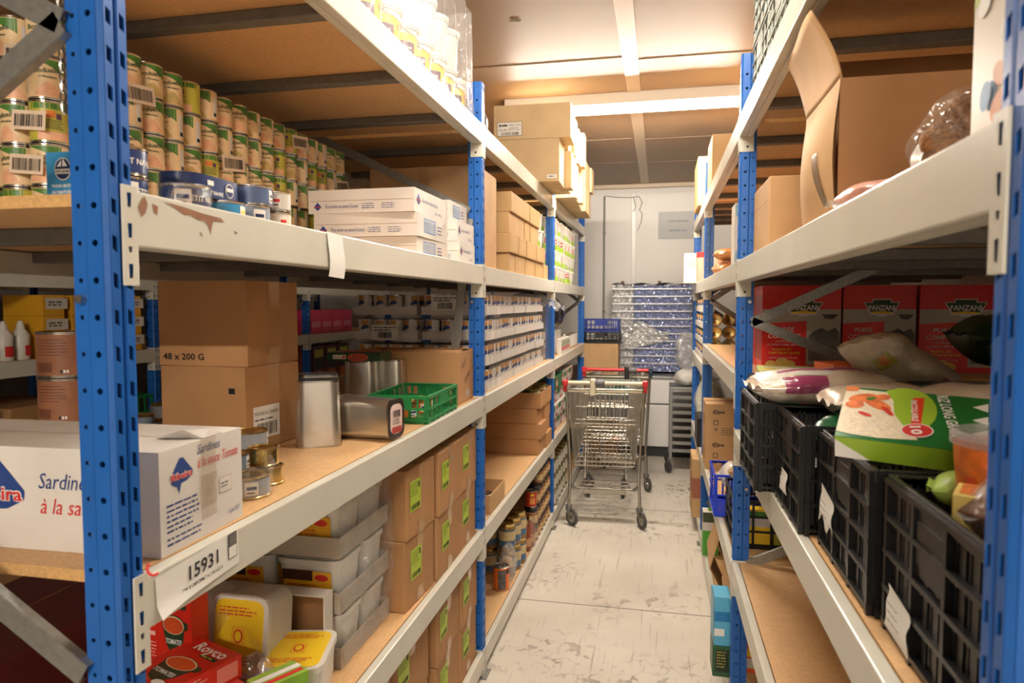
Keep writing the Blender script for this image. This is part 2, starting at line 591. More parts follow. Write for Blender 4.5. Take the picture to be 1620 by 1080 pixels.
f = MB(); f.box((RX0, RY0, -0.1), (RX1, RY1, 0.0), floor_mat()); struct(f.obj('floor'))
j = MB()
JM = flat('floor_joint', (96, 90, 82), 0.8)
for y in (0.6, 3.55, 5.33):
    j.box((-0.735, y - 0.003, 0.0), (0.36, y + 0.003, 0.0006), JM)
struct(j.obj('trim_1'))
c = MB(); c.box((RX0, RY0, CZ), (RX1, RY1, CZ + 0.1), PANEL); struct(c.obj('ceiling'))
STRIP = flat('ceiling_strip', (206, 188, 164), 0.4)
t = MB(); t.box((-0.215, RY0, CZ - 0.006), (-0.13, RY1, CZ), STRIP); struct(t.obj('trim_2', bevel=0.002))
SEAM = flat('panel_seam', (140, 120, 100), 0.7)
t = MB()
for y in (0.1, 2.0, 3.87, 5.75, 6.7):
    t.box((RX0, y - 0.004, CZ - 0.003), (-0.215, y + 0.004, CZ), SEAM)
    t.box((-0.13, y - 0.004 + 0.05, CZ - 0.003), (RX1, y + 0.004 + 0.05, CZ), SEAM)
struct(t.obj('trim_3'))
t = MB(); t.box((RX0, RY1 - 0.05, CZ - 0.05), (RX1, RY1, CZ), STRIP); struct(t.obj('trim_4', bevel=0.01))
# little torn hole in the ceiling facing
t = MB(); t.shape(((0, 0, CZ), (0, 1, 0), (1, 0, 0)), [(3.24, -0.70), (3.27, -0.72), (3.285, -0.67), (3.262, -0.655), (3.25, -0.68)], flat('torn_facing', (110, 90, 60), 0.9), 0.002)
struct(t.obj('trim_5'))
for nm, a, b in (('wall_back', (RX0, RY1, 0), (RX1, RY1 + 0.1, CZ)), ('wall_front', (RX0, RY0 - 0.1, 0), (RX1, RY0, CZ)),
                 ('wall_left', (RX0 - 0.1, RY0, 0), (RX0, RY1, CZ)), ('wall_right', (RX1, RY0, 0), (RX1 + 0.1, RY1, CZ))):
    q = MB(); q.box(a, b, WALLM if nm != 'wall_left' else flat('shaded_grey_wall', (120, 116, 112), 0.6)); struct(q.obj(nm))  # left wall coloured darker, standing in for the gloom of the next aisle
t = MB(); t.box((-0.318, RY1 - 0.012, 0.0), (-0.27, RY1, 2.86), flat('cover_strip', (206, 202, 196), 0.3)); struct(t.obj('trim_6', bevel=0.003))
t = MB(); t.box((RX0, RY1 - 0.012, 0), (RX1, RY1, 0.12), flat('plinth_grey', (120, 118, 115), 0.6)); struct(t.obj('baseboard_back'))
# pipe and loose wire on the back wall, notice board
pm = flat('grey_pipe', (150, 148, 140), 0.4, 0.3)
pt = thing('wall_pipe', 'thin grey vertical pipe running up the back wall', 'pipe', (-0.625, RY1 - 0.03, 0.0))
q = MB(); q.tube([(0, 0, 0.1), (0, 0, 2.79)], 0.011, pm, 8); q.obj('tube', pt)
q = MB(); q.tube([(0, 0, 2.79), (0, 0, 2.82)], 0.007, DARK, 8); q.obj('pipe_end', pt)
for z in (0.6, 1.5, 2.4):
    q = MB(); q.box((-0.016, -0.012, z), (0.016, 0.03, z + 0.02), GALVD); q.obj('pipe_clip', pt)
q = MB()
wy = RY1 - 0.016
q.tube([(-0.62, wy, 2.83), (-0.5, wy, 2.81), (-0.33, wy, 2.80), (-0.24, wy, 2.81), (-0.20, wy, 2.74), (-0.235, wy, 2.66), (-0.20, wy, 2.62), (-0.21, wy, 2.53), (-0.25, wy, 2.43)], 0.004, flat('grey_wire', (126, 120, 112), 0.6), 6)
q.tube([(-0.30, wy, 2.80), (-0.275, wy, 2.69), (-0.30, wy, 2.64)], 0.004, MATS['grey_wire'], 6)
tag(q.obj('loose_wire'), 'loose grey wire hanging at the top of the back wall', 'wire')
nt_ = thing('wall_notice', 'large grey notice sheet with two lines of writing on the back wall', 'notice', (0.165, RY1 - 0.012, 2.33))
q = MB(); q.box((-0.185, -0.006, 0), (0.26, 0.01, 0.30), flat('notice_grey', (176, 176, 174), 0.5)); q.obj('panel', nt_)
fr = ((-0.185, -0.006, 0), (1, 0, 0), (0, 0, 1))
q = MB(); q.text(fr, 'ZONE CONGELATION', 0.11, 0.185, 0.022, flat('notice_ink', (96, 98, 104), 0.6), 0.22, bold=0.02); q.obj('lettering', nt_)
q = MB(); q.text(fr, 'MATERIEL SEUL', 0.125, 0.08, 0.022, flat('notice_blue', (92, 112, 146), 0.6), 0.19, bold=0.02); q.obj('lettering', nt_)
# ------------------------------------------------------------------ racking
UW, UD = 0.043, 0.056          # upright: width along the aisle, depth into the rack

def ring_cell(mb, P, u0, u1, v0, v1, hole, mat):
    """a panel cell with a hole; P(u,v)->point; hole: list of (u,v) of same length as the rim or 4"""
    n = len(hole)
    if n == 4:
        rim = [(u0, v0), (u1, v0), (u1, v1), (u0, v1)]
    else:
        # the rim follows the cell edge in step with the hole, corners included
        cu = sum(h[0] for h in hole) / n; cv = sum(h[1] for h in hole) / n
        hu, hv = (u1 - u0) / 2, (v1 - v0) / 2
        su = max(abs(h[0] - cu) for h in hole); sv = max(abs(h[1] - cv) for h in hole)
        rim = []
        for a, b in hole:
            du, dv = (a - cu) / su, (b - cv) / sv
            s = 1.0 / max(abs(du), abs(dv))
            rim.append([(u0 + u1) / 2 + du * s * hu, (v0 + v1) / 2 + dv * s * hv])
        for c in ((-1, -1), (1, -1), (1, 1), (-1, 1)):
            i = max(range(n), key=lambda q: (hole[q][0] - cu) / su * c[0] + (hole[q][1] - cv) / sv * c[1])
            rim[i] = [(u0 + u1) / 2 + c[0] * hu, (v0 + v1) / 2 + c[1] * hv]
    vs = [P(*r) for r in rim] + [P(*h) for h in hole]
    mb.add(vs, [(i, (i + 1) % n, n + (i + 1) % n, n + i) for i in range(n)], mat)

def circ(cu, cv, r, n=8):
    return [(cu + r * math.cos(PI / n + 2 * PI * k / n), cv + r * math.sin(PI / n + 2 * PI * k / n)) for k in range(n)]

def upright_mesh(H, sgn):
    """perforated post. front face in the plane x=0 looking to sgn*x, body behind it; y from 0 to UW"""
    mb = MB()
    X = lambda d: -sgn * d
    n = int(H / 0.05)
    th = 0.0022
    def strip_plain(p0, p1):
        mb.add([(X(p0[1]), p0[0], 0), (X(p1[1]), p1[0], 0), (X(p1[1]), p1[0], H), (X(p0[1]), p0[0], H)], [(0, 1, 2, 3)], BLUE)
    def strip_holes(p0, p1, kind):
        du, dd = p1[0] - p0[0], p1[1] - p0[1]
        P = lambda u, v: (X(p0[1] + dd * u), p0[0] + du * u, v)
        W = math.hypot(du, dd)
        for k in range(n):
            v0, v1 = k * 0.05, (k + 1) * 0.05
            if k == n - 1: v1 = H
            c = v0 + 0.025
            if kind == 'slot':
                a = 0.0046 / W
                hole = [(0.5 - a, c - 0.008), (0.5 + a, c - 0.012), (0.5 + a, c + 0.008), (0.5 - a, c + 0.012)]
                ring_cell(mb, P, 0, 1, v0, v1, hole, BLUE)
            else:
                r = 0.0048 if kind == 'big' else 0.0036
                hole = [(0.5 + (a_ - 0.5), b_) for a_, b_ in circ(0.5, c, r)]
                hole = [(0.5 + (a_ - 0.5) / W, b_) for a_, b_ in hole]
                ring_cell(mb, P, 0, 1, v0, v1, hole, BLUE)
    W = UW
    # near side (y=0): lip, small holes, crease, big holes
    strip_plain((0.012, UD), (0.0, UD))
    strip_holes((0.0, UD), (0.0, UD - 0.022), 'small')
    strip_plain((0.0, UD - 0.022), (-0.003, UD - 0.026))
    strip_holes((-0.003, UD - 0.026), (-0.003, 0.006), 'big')
    strip_plain((-0.003, 0.006), (0.002, 0.0))
    strip_holes((0.002, 0.0), (0.018, 0.0), 'slot')
    strip_plain((0.018, 0.0), (0.020, 0.006)); strip_plain((0.020, 0.006), (0.024, 0.006)); strip_plain((0.024, 0.006), (0.026, 0.0))
    strip_holes((0.026, 0.0), (W - 0.002, 0.0), 'slot')
    strip_plain((W - 0.002, 0.0), (W + 0.003, 0.006))
    strip_holes((W + 0.003, 0.006), (W + 0.003, UD - 0.026), 'big')
    strip_plain((W + 0.003, UD - 0.026), (W, UD - 0.022))
    strip_holes((W, UD - 0.022), (W, UD), 'small')
    strip_plain((W, UD), (W - 0.012, UD))
    return mb

_UP = {}
def upright(parent, x, y, sgn, H=2.5, z0=0.006):
    k = (H, sgn)
    if k not in _UP:
        o = upright_mesh(H, sgn).obj('upright', parent, (x, y, z0))
        md = o.modifiers.new('sheet', 'SOLIDIFY'); md.thickness = 0.0022; md.offset = 0
        _UP[k] = o
    else:
        o = _UP[k].copy(); COL.objects.link(o); o.parent = parent; o.location = (x, y, z0)
    f = MB(); f.box((-sgn * (UD + 0.02), -0.02, 0), (sgn * 0.02, UW + 0.02, 0.006), GALV)
    fo = f.obj('foot_plate', o, (0, 0, -z0))
    for hz in (0.12, 0.9, 1.6, 2.42):
        b = MB()
        b.tube([(-sgn * 0.042, -0.010, hz), (-sgn * 0.042, 0.004, hz)], 0.0065, ZINC, 6, smooth=False)
        b.obj('bolt', o)
    return o

BH = 0.078
def beam(parent, x, y0, y1, z, sgn, near_plate=True, mat=None, plates=True):
    """box beam, front face x looking to sgn; top at z; y0..y1 between the posts; end connectors lap over the posts"""
    mat = mat or BEAM
    m = MB()
    m.box((x, y0, z - BH), (x - sgn * 0.024, y1, z), mat)
    m.box((x - sgn * 0.024, y0, z - BH), (x - sgn * 0.046, y1, z - 0.020), mat)
    o = m.obj('beam', parent, bevel=0.003)
    if plates:
        for yy, s in ((y0, -1), (y1, 1)):
            p = MB()
            # face lapping on the slotted front of the post: with hook slots
            P = lambda u, v: (x, yy + s * u * 0.024, z - 0.132 + v)
            Pk = lambda u, v: (x - sgn * 0.003, yy + s * u * 0.024, z - 0.132 + v)
            for Q in (P, Pk):
                for v0, v1, c, hh in ((0.0, 0.04, 0.02, 0.010), (0.04, 0.06, 0.05, 0.004), (0.06, 0.095, 0.076, 0.010), (0.095, 0.138, 0.118, 0.010)):
                    a = 0.17 if hh > 0.005 else 0.14
                    hole = [(0.5 - a * 0.7, c - hh), (0.5 + a * 0.7, c - hh), (0.5 + a, c + hh), (0.5 - a, c + hh)]
                    ring_cell(p, Q, 0, 1, v0, v1, hole, mat)
            for a, b in (((0, 0), (0, 0.138)), ((1, 0), (1, 0.138)), ((0, 0), (1, 0)), ((0, 0.138), (1, 0.138))):
                p.add([P(*a), P(*b), Pk(*b), Pk(*a)], [(0, 1, 2, 3)], mat)
            # flange against the side of the post
            p.box((x, yy, z - 0.132), (x - sgn * 0.050, yy - s * 0.003, z + 0.006), mat)
            p.at((x - sgn * 0.028, yy - s * 0.0035, z - 0.114), rx=PI / 2 * (1 if s > 0 else -1))
            p.lathe([(0.0, 0.0), (0.0045, 0.0)], DARK, n=10)
            p.at()
            p.obj('beam_connector', o)
    return o

def board(parent, x0, x1, y0, y1, z, th=0.018):
    m = MB()
    m.box((x0, y0, z - th), (x1, y1, z), BOARD, skip='frkl')
    m.box((x0, y0, z - th), (x1, y1, z), BOARDEDGE, skip='tb')
    return m.obj('shelf_board', parent)

def crossbar(parent, x0, x1, y, z):
    m = MB()
    m.box((x0, y - 0.02, z - 0.03), (x1, y + 0.02, z), GALVD)
    return m.obj('cross_bar', parent, bevel=0.003)

def brace(parent, a, b, w_=0.032):
    m = MB()
    A, B = Vector(a), Vector(b)
    t = (B - A).normalized(); side = t.cross(Vector((0, 1, 0))).normalized()
    m.bar(a, b, 0.002, w_, GALV, up=tuple(side))
    for s in (-1, 1):
        o_ = side * (w_ / 2 * s)
        m.bar(tuple(A + o_ + Vector((0, 0.007, 0))), tuple(B + o_ + Vector((0, 0.007, 0))), 0.014, 0.002, GALV, up=tuple(side))
    return m.obj('brace', parent)

def rack(name, label, xf, depth, sgn, posts, levels, H=2.5, braces=(), end_brace=True, zboard=0.0):
    """xf: front plane of the beams; sgn: the way the front looks; levels: per bay list of beam-top heights"""
    t = thing(name, label, 'rack', (0, 0, 0))
    px = xf - sgn * 0.004
    xb = xf - sgn * depth
    for y in posts:
        upright(t, px, y, sgn, H)
        upright(t, xb + sgn * 0.004, y, -sgn, H)
        zz = [0.28, 0.95, 1.62, 2.29] if y not in dict(braces) else None
        xa, xz = px - sgn * 0.042, xb + sgn * 0.042
        if zz:
            for k in range(3):
                a, b = ((xa, y - 0.012, zz[k]), (xz, y - 0.012, zz[k + 1]))
                if k % 2: a, b = (xz, y - 0.012, zz[k]), (xa, y - 0.012, zz[k + 1])
                brace(t, a, b)
        else:
            for (ax, az, bx, bz) in dict(braces)[y]:
                brace(t, (ax, y - 0.012, az), (bx, y - 0.012, bz))
    for i in range(len(posts) - 1):
        y0, y1 = posts[i] + UW + 0.003, posts[i + 1] - 0.003
        for z in levels[i]:
            beam(t, xf, y0, y1, z, sgn)
            beam(t, xb, y0, y1, z, -sgn)
            board(t, xf - sgn * 0.026, xb + sgn * 0.026, y0 + 0.002, y1 - 0.002, z + zboard)
            for k in range(4):
                crossbar(t, xf - sgn * 0.047, xb + sgn * 0.047, y0 + (y1 - y0) * (k + 0.5) / 4, z + zboard - 0.018)
    return t

LX, RX = -0.717, 0.28
LPOST = [0.785, 2.755, 4.725, 6.68]
ZL = [0.113, 0.64, 1.207, 1.757, 2.334]
ZB = 0.0
left_rack = rack('shelving_rack', 'long blue and grey steel rack along the left of the aisle', LX, 0.98, 1, LPOST,
     [ZL, ZL, ZL],
     braces={0.785: [(-0.775, 1.97, -1.64, 1.42), (-0.775, 1.085, -1.64, 1.62), (-0.775, 1.03, -1.64, 0.53), (-0.775, 0.25, -1.64, 0.53), (-0.775, 1.97, -1.64, 2.42)],
             2.755: [(-0.772, 1.98, -1.64, 2.41), (-0.772, 1.95, -0.86, 1.22), (-0.772, 0.28, -1.64, 0.95), (-1.64, 0.95, -0.86, 1.22)]})
RPOST = [0.625, 2.655, 4.61, 5.98]
right_rack = rack('shelving_rack', 'blue and grey steel rack along the right of the aisle', RX, 1.08, -1, RPOST,
     [[0.10, 0.625, 1.125, 1.757, 2.285], [0.10, 0.60, 1.335, 1.757, 2.285], [0.10, 0.60, 1.20, 1.757, 2.285]],
     braces={2.655: [(0.335, 1.53, 1.30, 1.99), (0.335, 1.535, 1.30, 1.13), (0.335, 0.62, 1.30, 1.08), (0.335, 0.60, 1.30, 0.2)]})
next_rack = rack('shelving_rack', 'dim rack in the next aisle seen through the left shelves', -3.0, 0.95, 1, [1.62, 3.60, 5.46, 7.32],
     [[0.12, 0.75, 1.325, 1.757, 2.3]] * 3)

# worn brown patches on the upper left beam and its post
BROWNP = flat('worn_brown', (140, 94, 62), 0.7, noise=0.15, scale=60)
for pts in ([(0.835, 1.735), (0.842, 1.748), (0.848, 1.752), (0.853, 1.742), (0.848, 1.728), (0.841, 1.722)], [(0.862, 1.744), (0.874, 1.741), (0.872, 1.728), (0.866, 1.732)],
            [(0.885, 1.750), (0.930, 1.748), (0.972, 1.744), (1.02, 1.742), (1.03, 1.736), (1.0, 1.735), (0.995, 1.722), (0.992, 1.712), (0.988, 1.724), (0.978, 1.733), (0.962, 1.732), (0.945, 1.738), (0.93, 1.736), (0.91, 1.744)],
            [(1.055, 1.725), (1.066, 1.722), (1.06, 1.719)], [(0.965, 1.712), (0.972, 1.706), (0.969, 1.714)]):
    m = MB(); m.shape(((LX, 0, 0), (0, 1, 0), (0, 0, 1)), pts, BROWNP, 0.0008); m.obj('worn_patch', left_rack)
# ------------------------------------------------------------------ kinds of goods
def carton(label, w_, d, h, loc, rz=0.0, mat=None, group=None, tape=('top', 'right'), labels=(), prints=None, bulge=0.0, name='cardboard_box', seam='y', cat='box', rx=0.0, ry=0.0):
    """closed carton with flap seam, tape and stickers. labels: (face,u,v,w,h,kind)"""
    mat = mat or CARD
    t = thing(name, label, cat, loc, rz, group, rx, ry)
    m = MB()
    m.box((-w_ / 2, -d / 2, 0), (w_ / 2, d / 2, h), mat)
    F = faces(w_, d, h)
    # meeting line of the top flaps and the glued flap edges
    if seam == 'y':
        m.rect(F['top'], w_ / 2 - 0.0012, 0.002, 0.0024, d - 0.004, CARDIN)
    else:
        m.rect(F['top'], 0.002, d / 2 - 0.0012, w_ - 0.004, 0.0024, CARDIN)
    if prints:
        prints(m, F)
    m.obj('body', t, bevel=0.004)
    if tape:
        tw = min(0.05, w_ * 0.3, d * 0.3)
        def strip(fc, *q):
            tm = MB(); tm.rect(F[fc], *q, TAPE, 0.0012); tm.obj('tape', t)
        if seam == 'y':
            strip('top', w_ / 2 - tw / 2, 0, tw, d)
            if 'front' in tape: strip('front', w_ / 2 - tw / 2, h - min(0.07, h * 0.3), tw, min(0.07, h * 0.3))
        else:
            strip('top', 0, d / 2 - tw / 2, w_, tw)
            for fc in ('right', 'left'):
                if fc in tape:
                    strip(fc, d / 2 - tw / 2, h - min(0.07, h * 0.3), tw, min(0.07, h * 0.3))
                    strip(fc, d / 2 - tw / 2, 0, tw, min(0.05, h * 0.2))
    for (fc, u, v, a, b, kind) in labels:
        q = MB()
        fr = F[fc]
        if kind == 'lime':
            q.rect(fr, u, v, a, b, LIMELAB, 0.0014)
            q.lines(fr, u + a * 0.08, v + b * 0.88, a * 0.7, 6, b * 0.075, b * 0.035, flat('lime_print', (96, 118, 40), 0.6), seed=int(h * 1e4) + 3, lift=0.0018)
            q.barcode(fr, u + a * 0.1, v + b * 0.06, a * 0.8, b * 0.16, INK, 3, 0.0018)
            q.rect(fr, u + a * 0.78, v + b * 0.7, a * 0.12, b * 0.18, INK, 0.0018)
            q.obj('lime_label', t)
        elif kind == 'bar':
            q.rect(fr, u, v, a, b, PAPER, 0.0014)
            q.lines(fr, u + a * 0.08, v + b * 0.85, a * 0.84, 3, b * 0.12, b * 0.06, INK, seed=5, lift=0.0018)
            q.barcode(fr, u + a * 0.12, v + b * 0.1, a * 0.76, b * 0.36, INK, 4, 0.0018)
            q.obj('paper_label', t)
        elif kind == 'small':
            q.rect(fr, u, v, a, b, PAPER, 0.0014)
            q.lines(fr, u + a * 0.15, v + b * 0.4, a * 0.7, 1, b, b * 0.3, INK, seed=5, lift=0.0018)
            q.obj('paper_label', t)
    return t

# -- half-kilo vegetable tin, cream and green wrapper
VR, VH = 0.0362, 0.088
CREAM = flat('tin_cream', (226, 196, 150), 0.42, noise=0.05, scale=30)
PEACH = flat('tin_peach', (226, 172, 134), 0.45, noise=0.12, scale=60)
LEAF = flat('tin_green', (72, 122, 44), 0.42, noise=0.12, scale=60)
LIME = flat('tin_lime', (186, 176, 66), 0.42, noise=0.1, scale=50)
DKGREEN = flat('dark_green_ink', (26, 66, 34), 0.5)
ORANGEP = flat('orange_print', (216, 122, 52), 0.5, noise=0.15, scale=80)
VIOLETP = flat('violet_print', (84, 48, 84), 0.5)
def tin_body(t, r, h, mat=TIN, rim=None, n=26):
    b = MB()
    e = 0.0018
    b.lathe([(0, 0.001), (r - 0.004, 0.001), (r - 0.002, 0), (r, 0.0012), (r, 0.003), (r - e, 0.0045), (r - e, h - 0.0045), (r, h - 0.003), (r, h - 0.0012), (r - 0.002, h)], mat, n=n)
    b.obj('tin_body', t)
    l = MB()
    l.lathe([(r - 0.002, h), (r - 0.0035, h - 0.003), (r * 0.82, h - 0.0032), (r * 0.8, h - 0.0024), (r * 0.45, h - 0.0026), (r * 0.42, h - 0.0032), (0, h - 0.0032)], rim or TINLID, n=n)
    l.obj('lid', t)

def veg_tin(kind):
    def f():
        t = thing('vegetable_tin', '', 'tin')
        tin_body(t, VR, VH, TIN, TINLID)
        m = MB()
        r = VR - 0.0014
        m.lathe([(r, 0.005), (r, VH - 0.005)], CREAM if kind != 1 else LIME, n=26)
        if kind in (0, 2):
            for a0 in (0.0, PI):
                cyl_patch(m, r, a0 - 1.1, a0 + 1.1, lambda q: VH - 0.007 - 0.030 * q ** 1.6, VH - 0.006, LEAF)
                cyl_text(m, 'Bonduelle', r, a0 - 0.15, 0.055, 0.0145, DKGREEN, tilt=0.10, lift=0.0007, bold=0.015)
                cyl_patch(m, r, a0 - 0.75, a0 + 0.75, lambda q: 0.008, lambda q: 0.011 + 0.026 * math.sin(PI * q), PEACH if kind == 0 else flat('tin_tan', (196, 168, 104), 0.45, noise=0.15, scale=60))
                cyl_text(m, 'La Macedoine', r, a0, 0.045, 0.006, DKGREEN, lift=0.0007)
                cyl_patch(m, r, a0 + 1.3, a0 + 1.8, 0.012, 0.07, WPLAS)
                cyl_patch(m, r, a0 + 1.38, a0 + 1.72, 0.016, 0.026, INK, 0.0006)
        else:
            for a0 in (0.0, PI):
                cyl_patch(m, r, a0 - 1.3, a0 + 1.3, VH - 0.018, VH - 0.006, LEAF)
                cyl_patch(m, r, a0 - 0.5, a0 + 0.05, 0.052, 0.066, ORANGEP, 0.0006)
                cyl_patch(m, r, a0 + 0.1, a0 + 0.4, 0.050, 0.062, VIOLETP, 0.0006)
                cyl_patch(m, r, a0 - 0.9, a0 + 0.9, 0.006, 0.024, PEACH)
                for q in range(5):
                    cyl_patch(m, r, a0 - 0.7, a0 + 0.5 - 0.1 * (q % 3), 0.030 + 0.004 * q, 0.0315 + 0.004 * q, DKGREEN, 0.0006)
        m.obj('paper_wrapper', t)
        return t
    return Kind(f)
VEG = [veg_tin(0), veg_tin(1), veg_tin(2)]

# -- flat tuna tin
NAVY = flat('navy_print', (34, 54, 104), 0.3, noise=0.08, scale=50)
SKY = flat('sky_print', (58, 142, 196), 0.32, noise=0.08, scale=40)
STEELB = flat('blue_grey_print', (136, 152, 172), 0.35, 0.3)
def flat_tin(r, h, wrap, text=None, name='tuna_tin', gold=False, patch=None):
    def f():
        t = thing(name, '', 'tin')
        tin_body(t, r, h, TING if gold else TIN, TING if gold else TINLID, 28)
        if wrap:
            m = MB(); q = r - 0.0014
            m.lathe([(q, 0.005), (q, h - 0.005)], wrap, n=28)
            for a0 in (-0.5, PI - 0.5):
                cyl_patch(m, q, a0 - 0.5, a0 + 0.15, h * 0.2, h * 0.8, PAPER, 0.0005)
                if text: cyl_text(m, text, q, a0 + 0.9, h * 0.4, h * 0.28, PAPER, bold=0.02)
                cyl_patch(m, q, a0 - 0.42, a0 + 0.05, h * 0.45, h * 0.6, patch or NAVY, 0.0008)
                cyl_patch(m, q, a0 - 0.42, a0 - 0.05, h * 0.28, h * 0.34, INK, 0.0008)
            m.obj('paper_wrapper', t)
        return t
    return Kind(f)

# -- white soup bucket with yellow and violet label
YEL = flat('yellow_print', (238, 200, 40), 0.4)
PLUM = flat('plum_print', (78, 34, 66), 0.4)
def bucket_kind():
    t = thing('food_bucket', '', 'bucket')
    b = MB()
    b.lathe([(0, 0.0), (0.052, 0.0), (0.0555, 0.004), (0.0625, 0.128), (0.067, 0.130), (0.067, 0.140)], WPLAS, n=28)
    b.obj('pail', t)
    l = MB(); l.lathe([(0.067, 0.136), (0.0695, 0.137), (0.0695, 0.149), (0.064, 0.151), (0.060, 0.147), (0, 0.147)], WPLAS, n=28)
    l.obj('lid', t)
    m = MB()
    r = lambda z: 0.0555 + (z - 0.004) / 0.124 * 0.007
    def patch(a0, a1, z0, z1, mat, lift):
        vs = []; n = 8
        for k in range(n + 1):
            a = a0 + (a1 - a0) * k / n
            for z in (z0, z1):
                q = r(z) + lift
                vs.append((q * math.cos(a), q * math.sin(a), z))
        m.add(vs, [(2 * k, 2 * k + 2, 2 * k + 3, 2 * k + 1) for k in range(n)], mat, True)
    patch(-1.0, 0.75, 0.012, 0.112, YEL, 0.0006)
    patch(-0.85, 0.2, 0.016, 0.088, PLUM, 0.0012)
    patch(0.42, 0.66, 0.078, 0.096, flat('orange_seal', (232, 130, 40), 0.4), 0.0012)
    patch(0.42, 0.66, 0.02, 0.036, flat('orange_seal', (232, 130, 40), 0.4), 0.0012)
    for k, s in enumerate(('POTAGE', 'TOMATE', 'AUX', 'VERMICELLES')):
        cyl_text(m, s, r(0.06) + 0.001, -0.33, 0.066 - 0.013 * k, 0.010, PAPER, lift=0.0012 + (0.0006 if k < 1 else 0), bold=0.02)
    m.obj('paper_label', t)
    h = MB()
    h.tube([(0.0675 * math.cos(a), 0.0675 * math.sin(a), 0.130 - 0.03 * abs(math.sin(a + 0.6))) for a in [k * PI / 8 - 0.6 for k in range(9)]], 0.0022, WPLAS, 6)
    h.obj('handle', t)
    return t
BUCKET = Kind(bucket_kind)

# -- rectangular tub in shrink-wrapped trays
def rect_tub(lidmat, label):
    def f():
        t = thing('rectangular_tub', '', 'tub')
        b = MB(); b.frustum((0, 0), 0.125, 0.165, 0.145, 0.185, 0, 0.125, flat('milky_plastic', (214, 212, 204), 0.3), r=0.03); b.obj('tub_body', t)
        l = MB()
        l.frustum((0, 0), 0.152, 0.192, 0.152, 0.192, 0.118, 0.132, WPLAS, r=0.032)
        l.frustum((0, 0), 0.128, 0.168, 0.128, 0.168, 0.132, 0.1335, lidmat, skip='b', r=0.024)
        if lidmat is not WPLAS:
            fr = ((-0.064, -0.084, 0.1335), (1, 0, 0), (0, 1, 0))
            q = REDINK
            l.shape(fr, [(0.046, 0.06), (0.082, 0.06), (0.082, 0.108), (0.046, 0.108)], flat('yellow_orange', (232, 176, 40), 0.4), 0.0006)
            l.ell(fr, 0.064, 0.084, 0.012, 0.016, q, 0.001); l.ell(fr, 0.064, 0.084, 0.0085, 0.012, YEL, 0.0014)
            l.lines(fr, 0.012, 0.148, 0.1, 3, 0.008, 0.004, q, 4, 0.001)
            l.lines(fr, 0.012, 0.035, 0.1, 3, 0.008, 0.004, q, 6, 0.001)
        l.obj('lid', t)
        if label:
            m = MB()
            for fr, wd in ((((-0.0565, -0.0885, 0.02), (1, 0, 0), (0, -0.08, 1)), 0.11), (((0.0675, -0.07, 0.02), (0, 1, 0), (0.08, 0, 1)), 0.14)):
                m.rect(fr, 0.0, 0.0, wd, 0.082, flat('amber_label', (226, 170, 40), 0.4), 0.002)
                m.rect(fr, 0.0, 0.056, wd * 0.62, 0.028, flat('brown_label', (66, 38, 26), 0.4), 0.003)
                m.ell(fr, wd * 0.8, 0.066, wd * 0.14, 0.009, REDINK, 0.003)
                m.lines(fr, wd * 0.08, 0.042, wd * 0.8, 4, 0.009, 0.004, flat('label_red', (186, 60, 30), 0.5), 3, 0.003)
            m.obj('paper_label', t)
        return t
    return Kind(f)
TUBW = rect_tub(WPLAS, True)
TUBY = rect_tub(YEL, False)

# -- plain square-shouldered food tin
def square_tin():
    t = thing('square_tin', '', 'tin')
    b = MB(); b.frustum((0, 0), 0.120, 0.095, 0.110, 0.087, 0.004, 0.178, flat('satin_tin', (206, 202, 194), 0.30, 0.95, noise=0.05, scale=18), r=0.024, n=4); b.obj('tin_body', t)
    for z, w_, d in ((0.0, 0.123, 0.098), (0.177, 0.113, 0.090)):
        r = MB(); r.frustum((0, 0), w_, d, w_, d, z, z + 0.005, TINLID, r=0.025, n=4); r.obj('rim', t)
    return t
SQTIN = Kind(square_tin)

# -- tray of bean tins / jars seen at the ends of bay two: white tray with six tins
BEANB = flat('bean_blue', (44, 66, 120), 0.4)
BEAN = flat('bean_orange', (206, 150, 84), 0.45, noise=0.25, scale=130)
def bean_tin():
    t = thing('bean_tin', '', 'tin')
    r, h = 0.0365, 0.090
    tin_body(t, r, h, TIN, TINLID, 20)
    m = MB(); q = r - 0.0014
    m.lathe([(q, 0.005), (q, h - 0.005)], WPLAS, n=20)
    for a0 in (0.0, 2.1, 4.2):
        cyl_patch(m, q, a0 - 0.5, a0 + 0.45, lambda x: 0.064 - 0.010 * math.sin(PI * x), h - 0.006, BEAN)
        cyl_patch(m, q, a0 - 0.55, a0 + 0.45, lambda x: 0.040 + 0.008 * x, lambda x: 0.052 + 0.008 * math.sin(PI * x) + 0.006 * x, BEANB, 0.0005)
        cyl_patch(m, q, a0 - 0.5, a0 + 0.1, 0.012, 0.022, flat('straw_print', (214, 186, 120), 0.5), 0.0005)
    m.obj('paper_wrapper', t)
    return t
BEANTIN = Kind(bean_tin)

def low_tray(name, label, w_, d, h, loc, rz, mat, group=None, cut=0.0, th=0.0025, cat='tray'):
    """open card tray: floor and four walls"""
    t = thing(name, label, cat, loc, rz, group)
    m = MB()
    m.box((-w_ / 2, -d / 2, 0), (w_ / 2, d / 2, th), mat); m.obj('tray_floor', t)
    m = MB()
    for s in (-1, 1):
        m.box((s * w_ / 2, -d / 2, th), (s * (w_ / 2 - th), d / 2, h), mat)
        m.box((-w_ / 2 + th, s * d / 2, th), (w_ / 2 - th, s * (d / 2 - th), h), mat)
    m.obj('tray_wall', t)
    return t
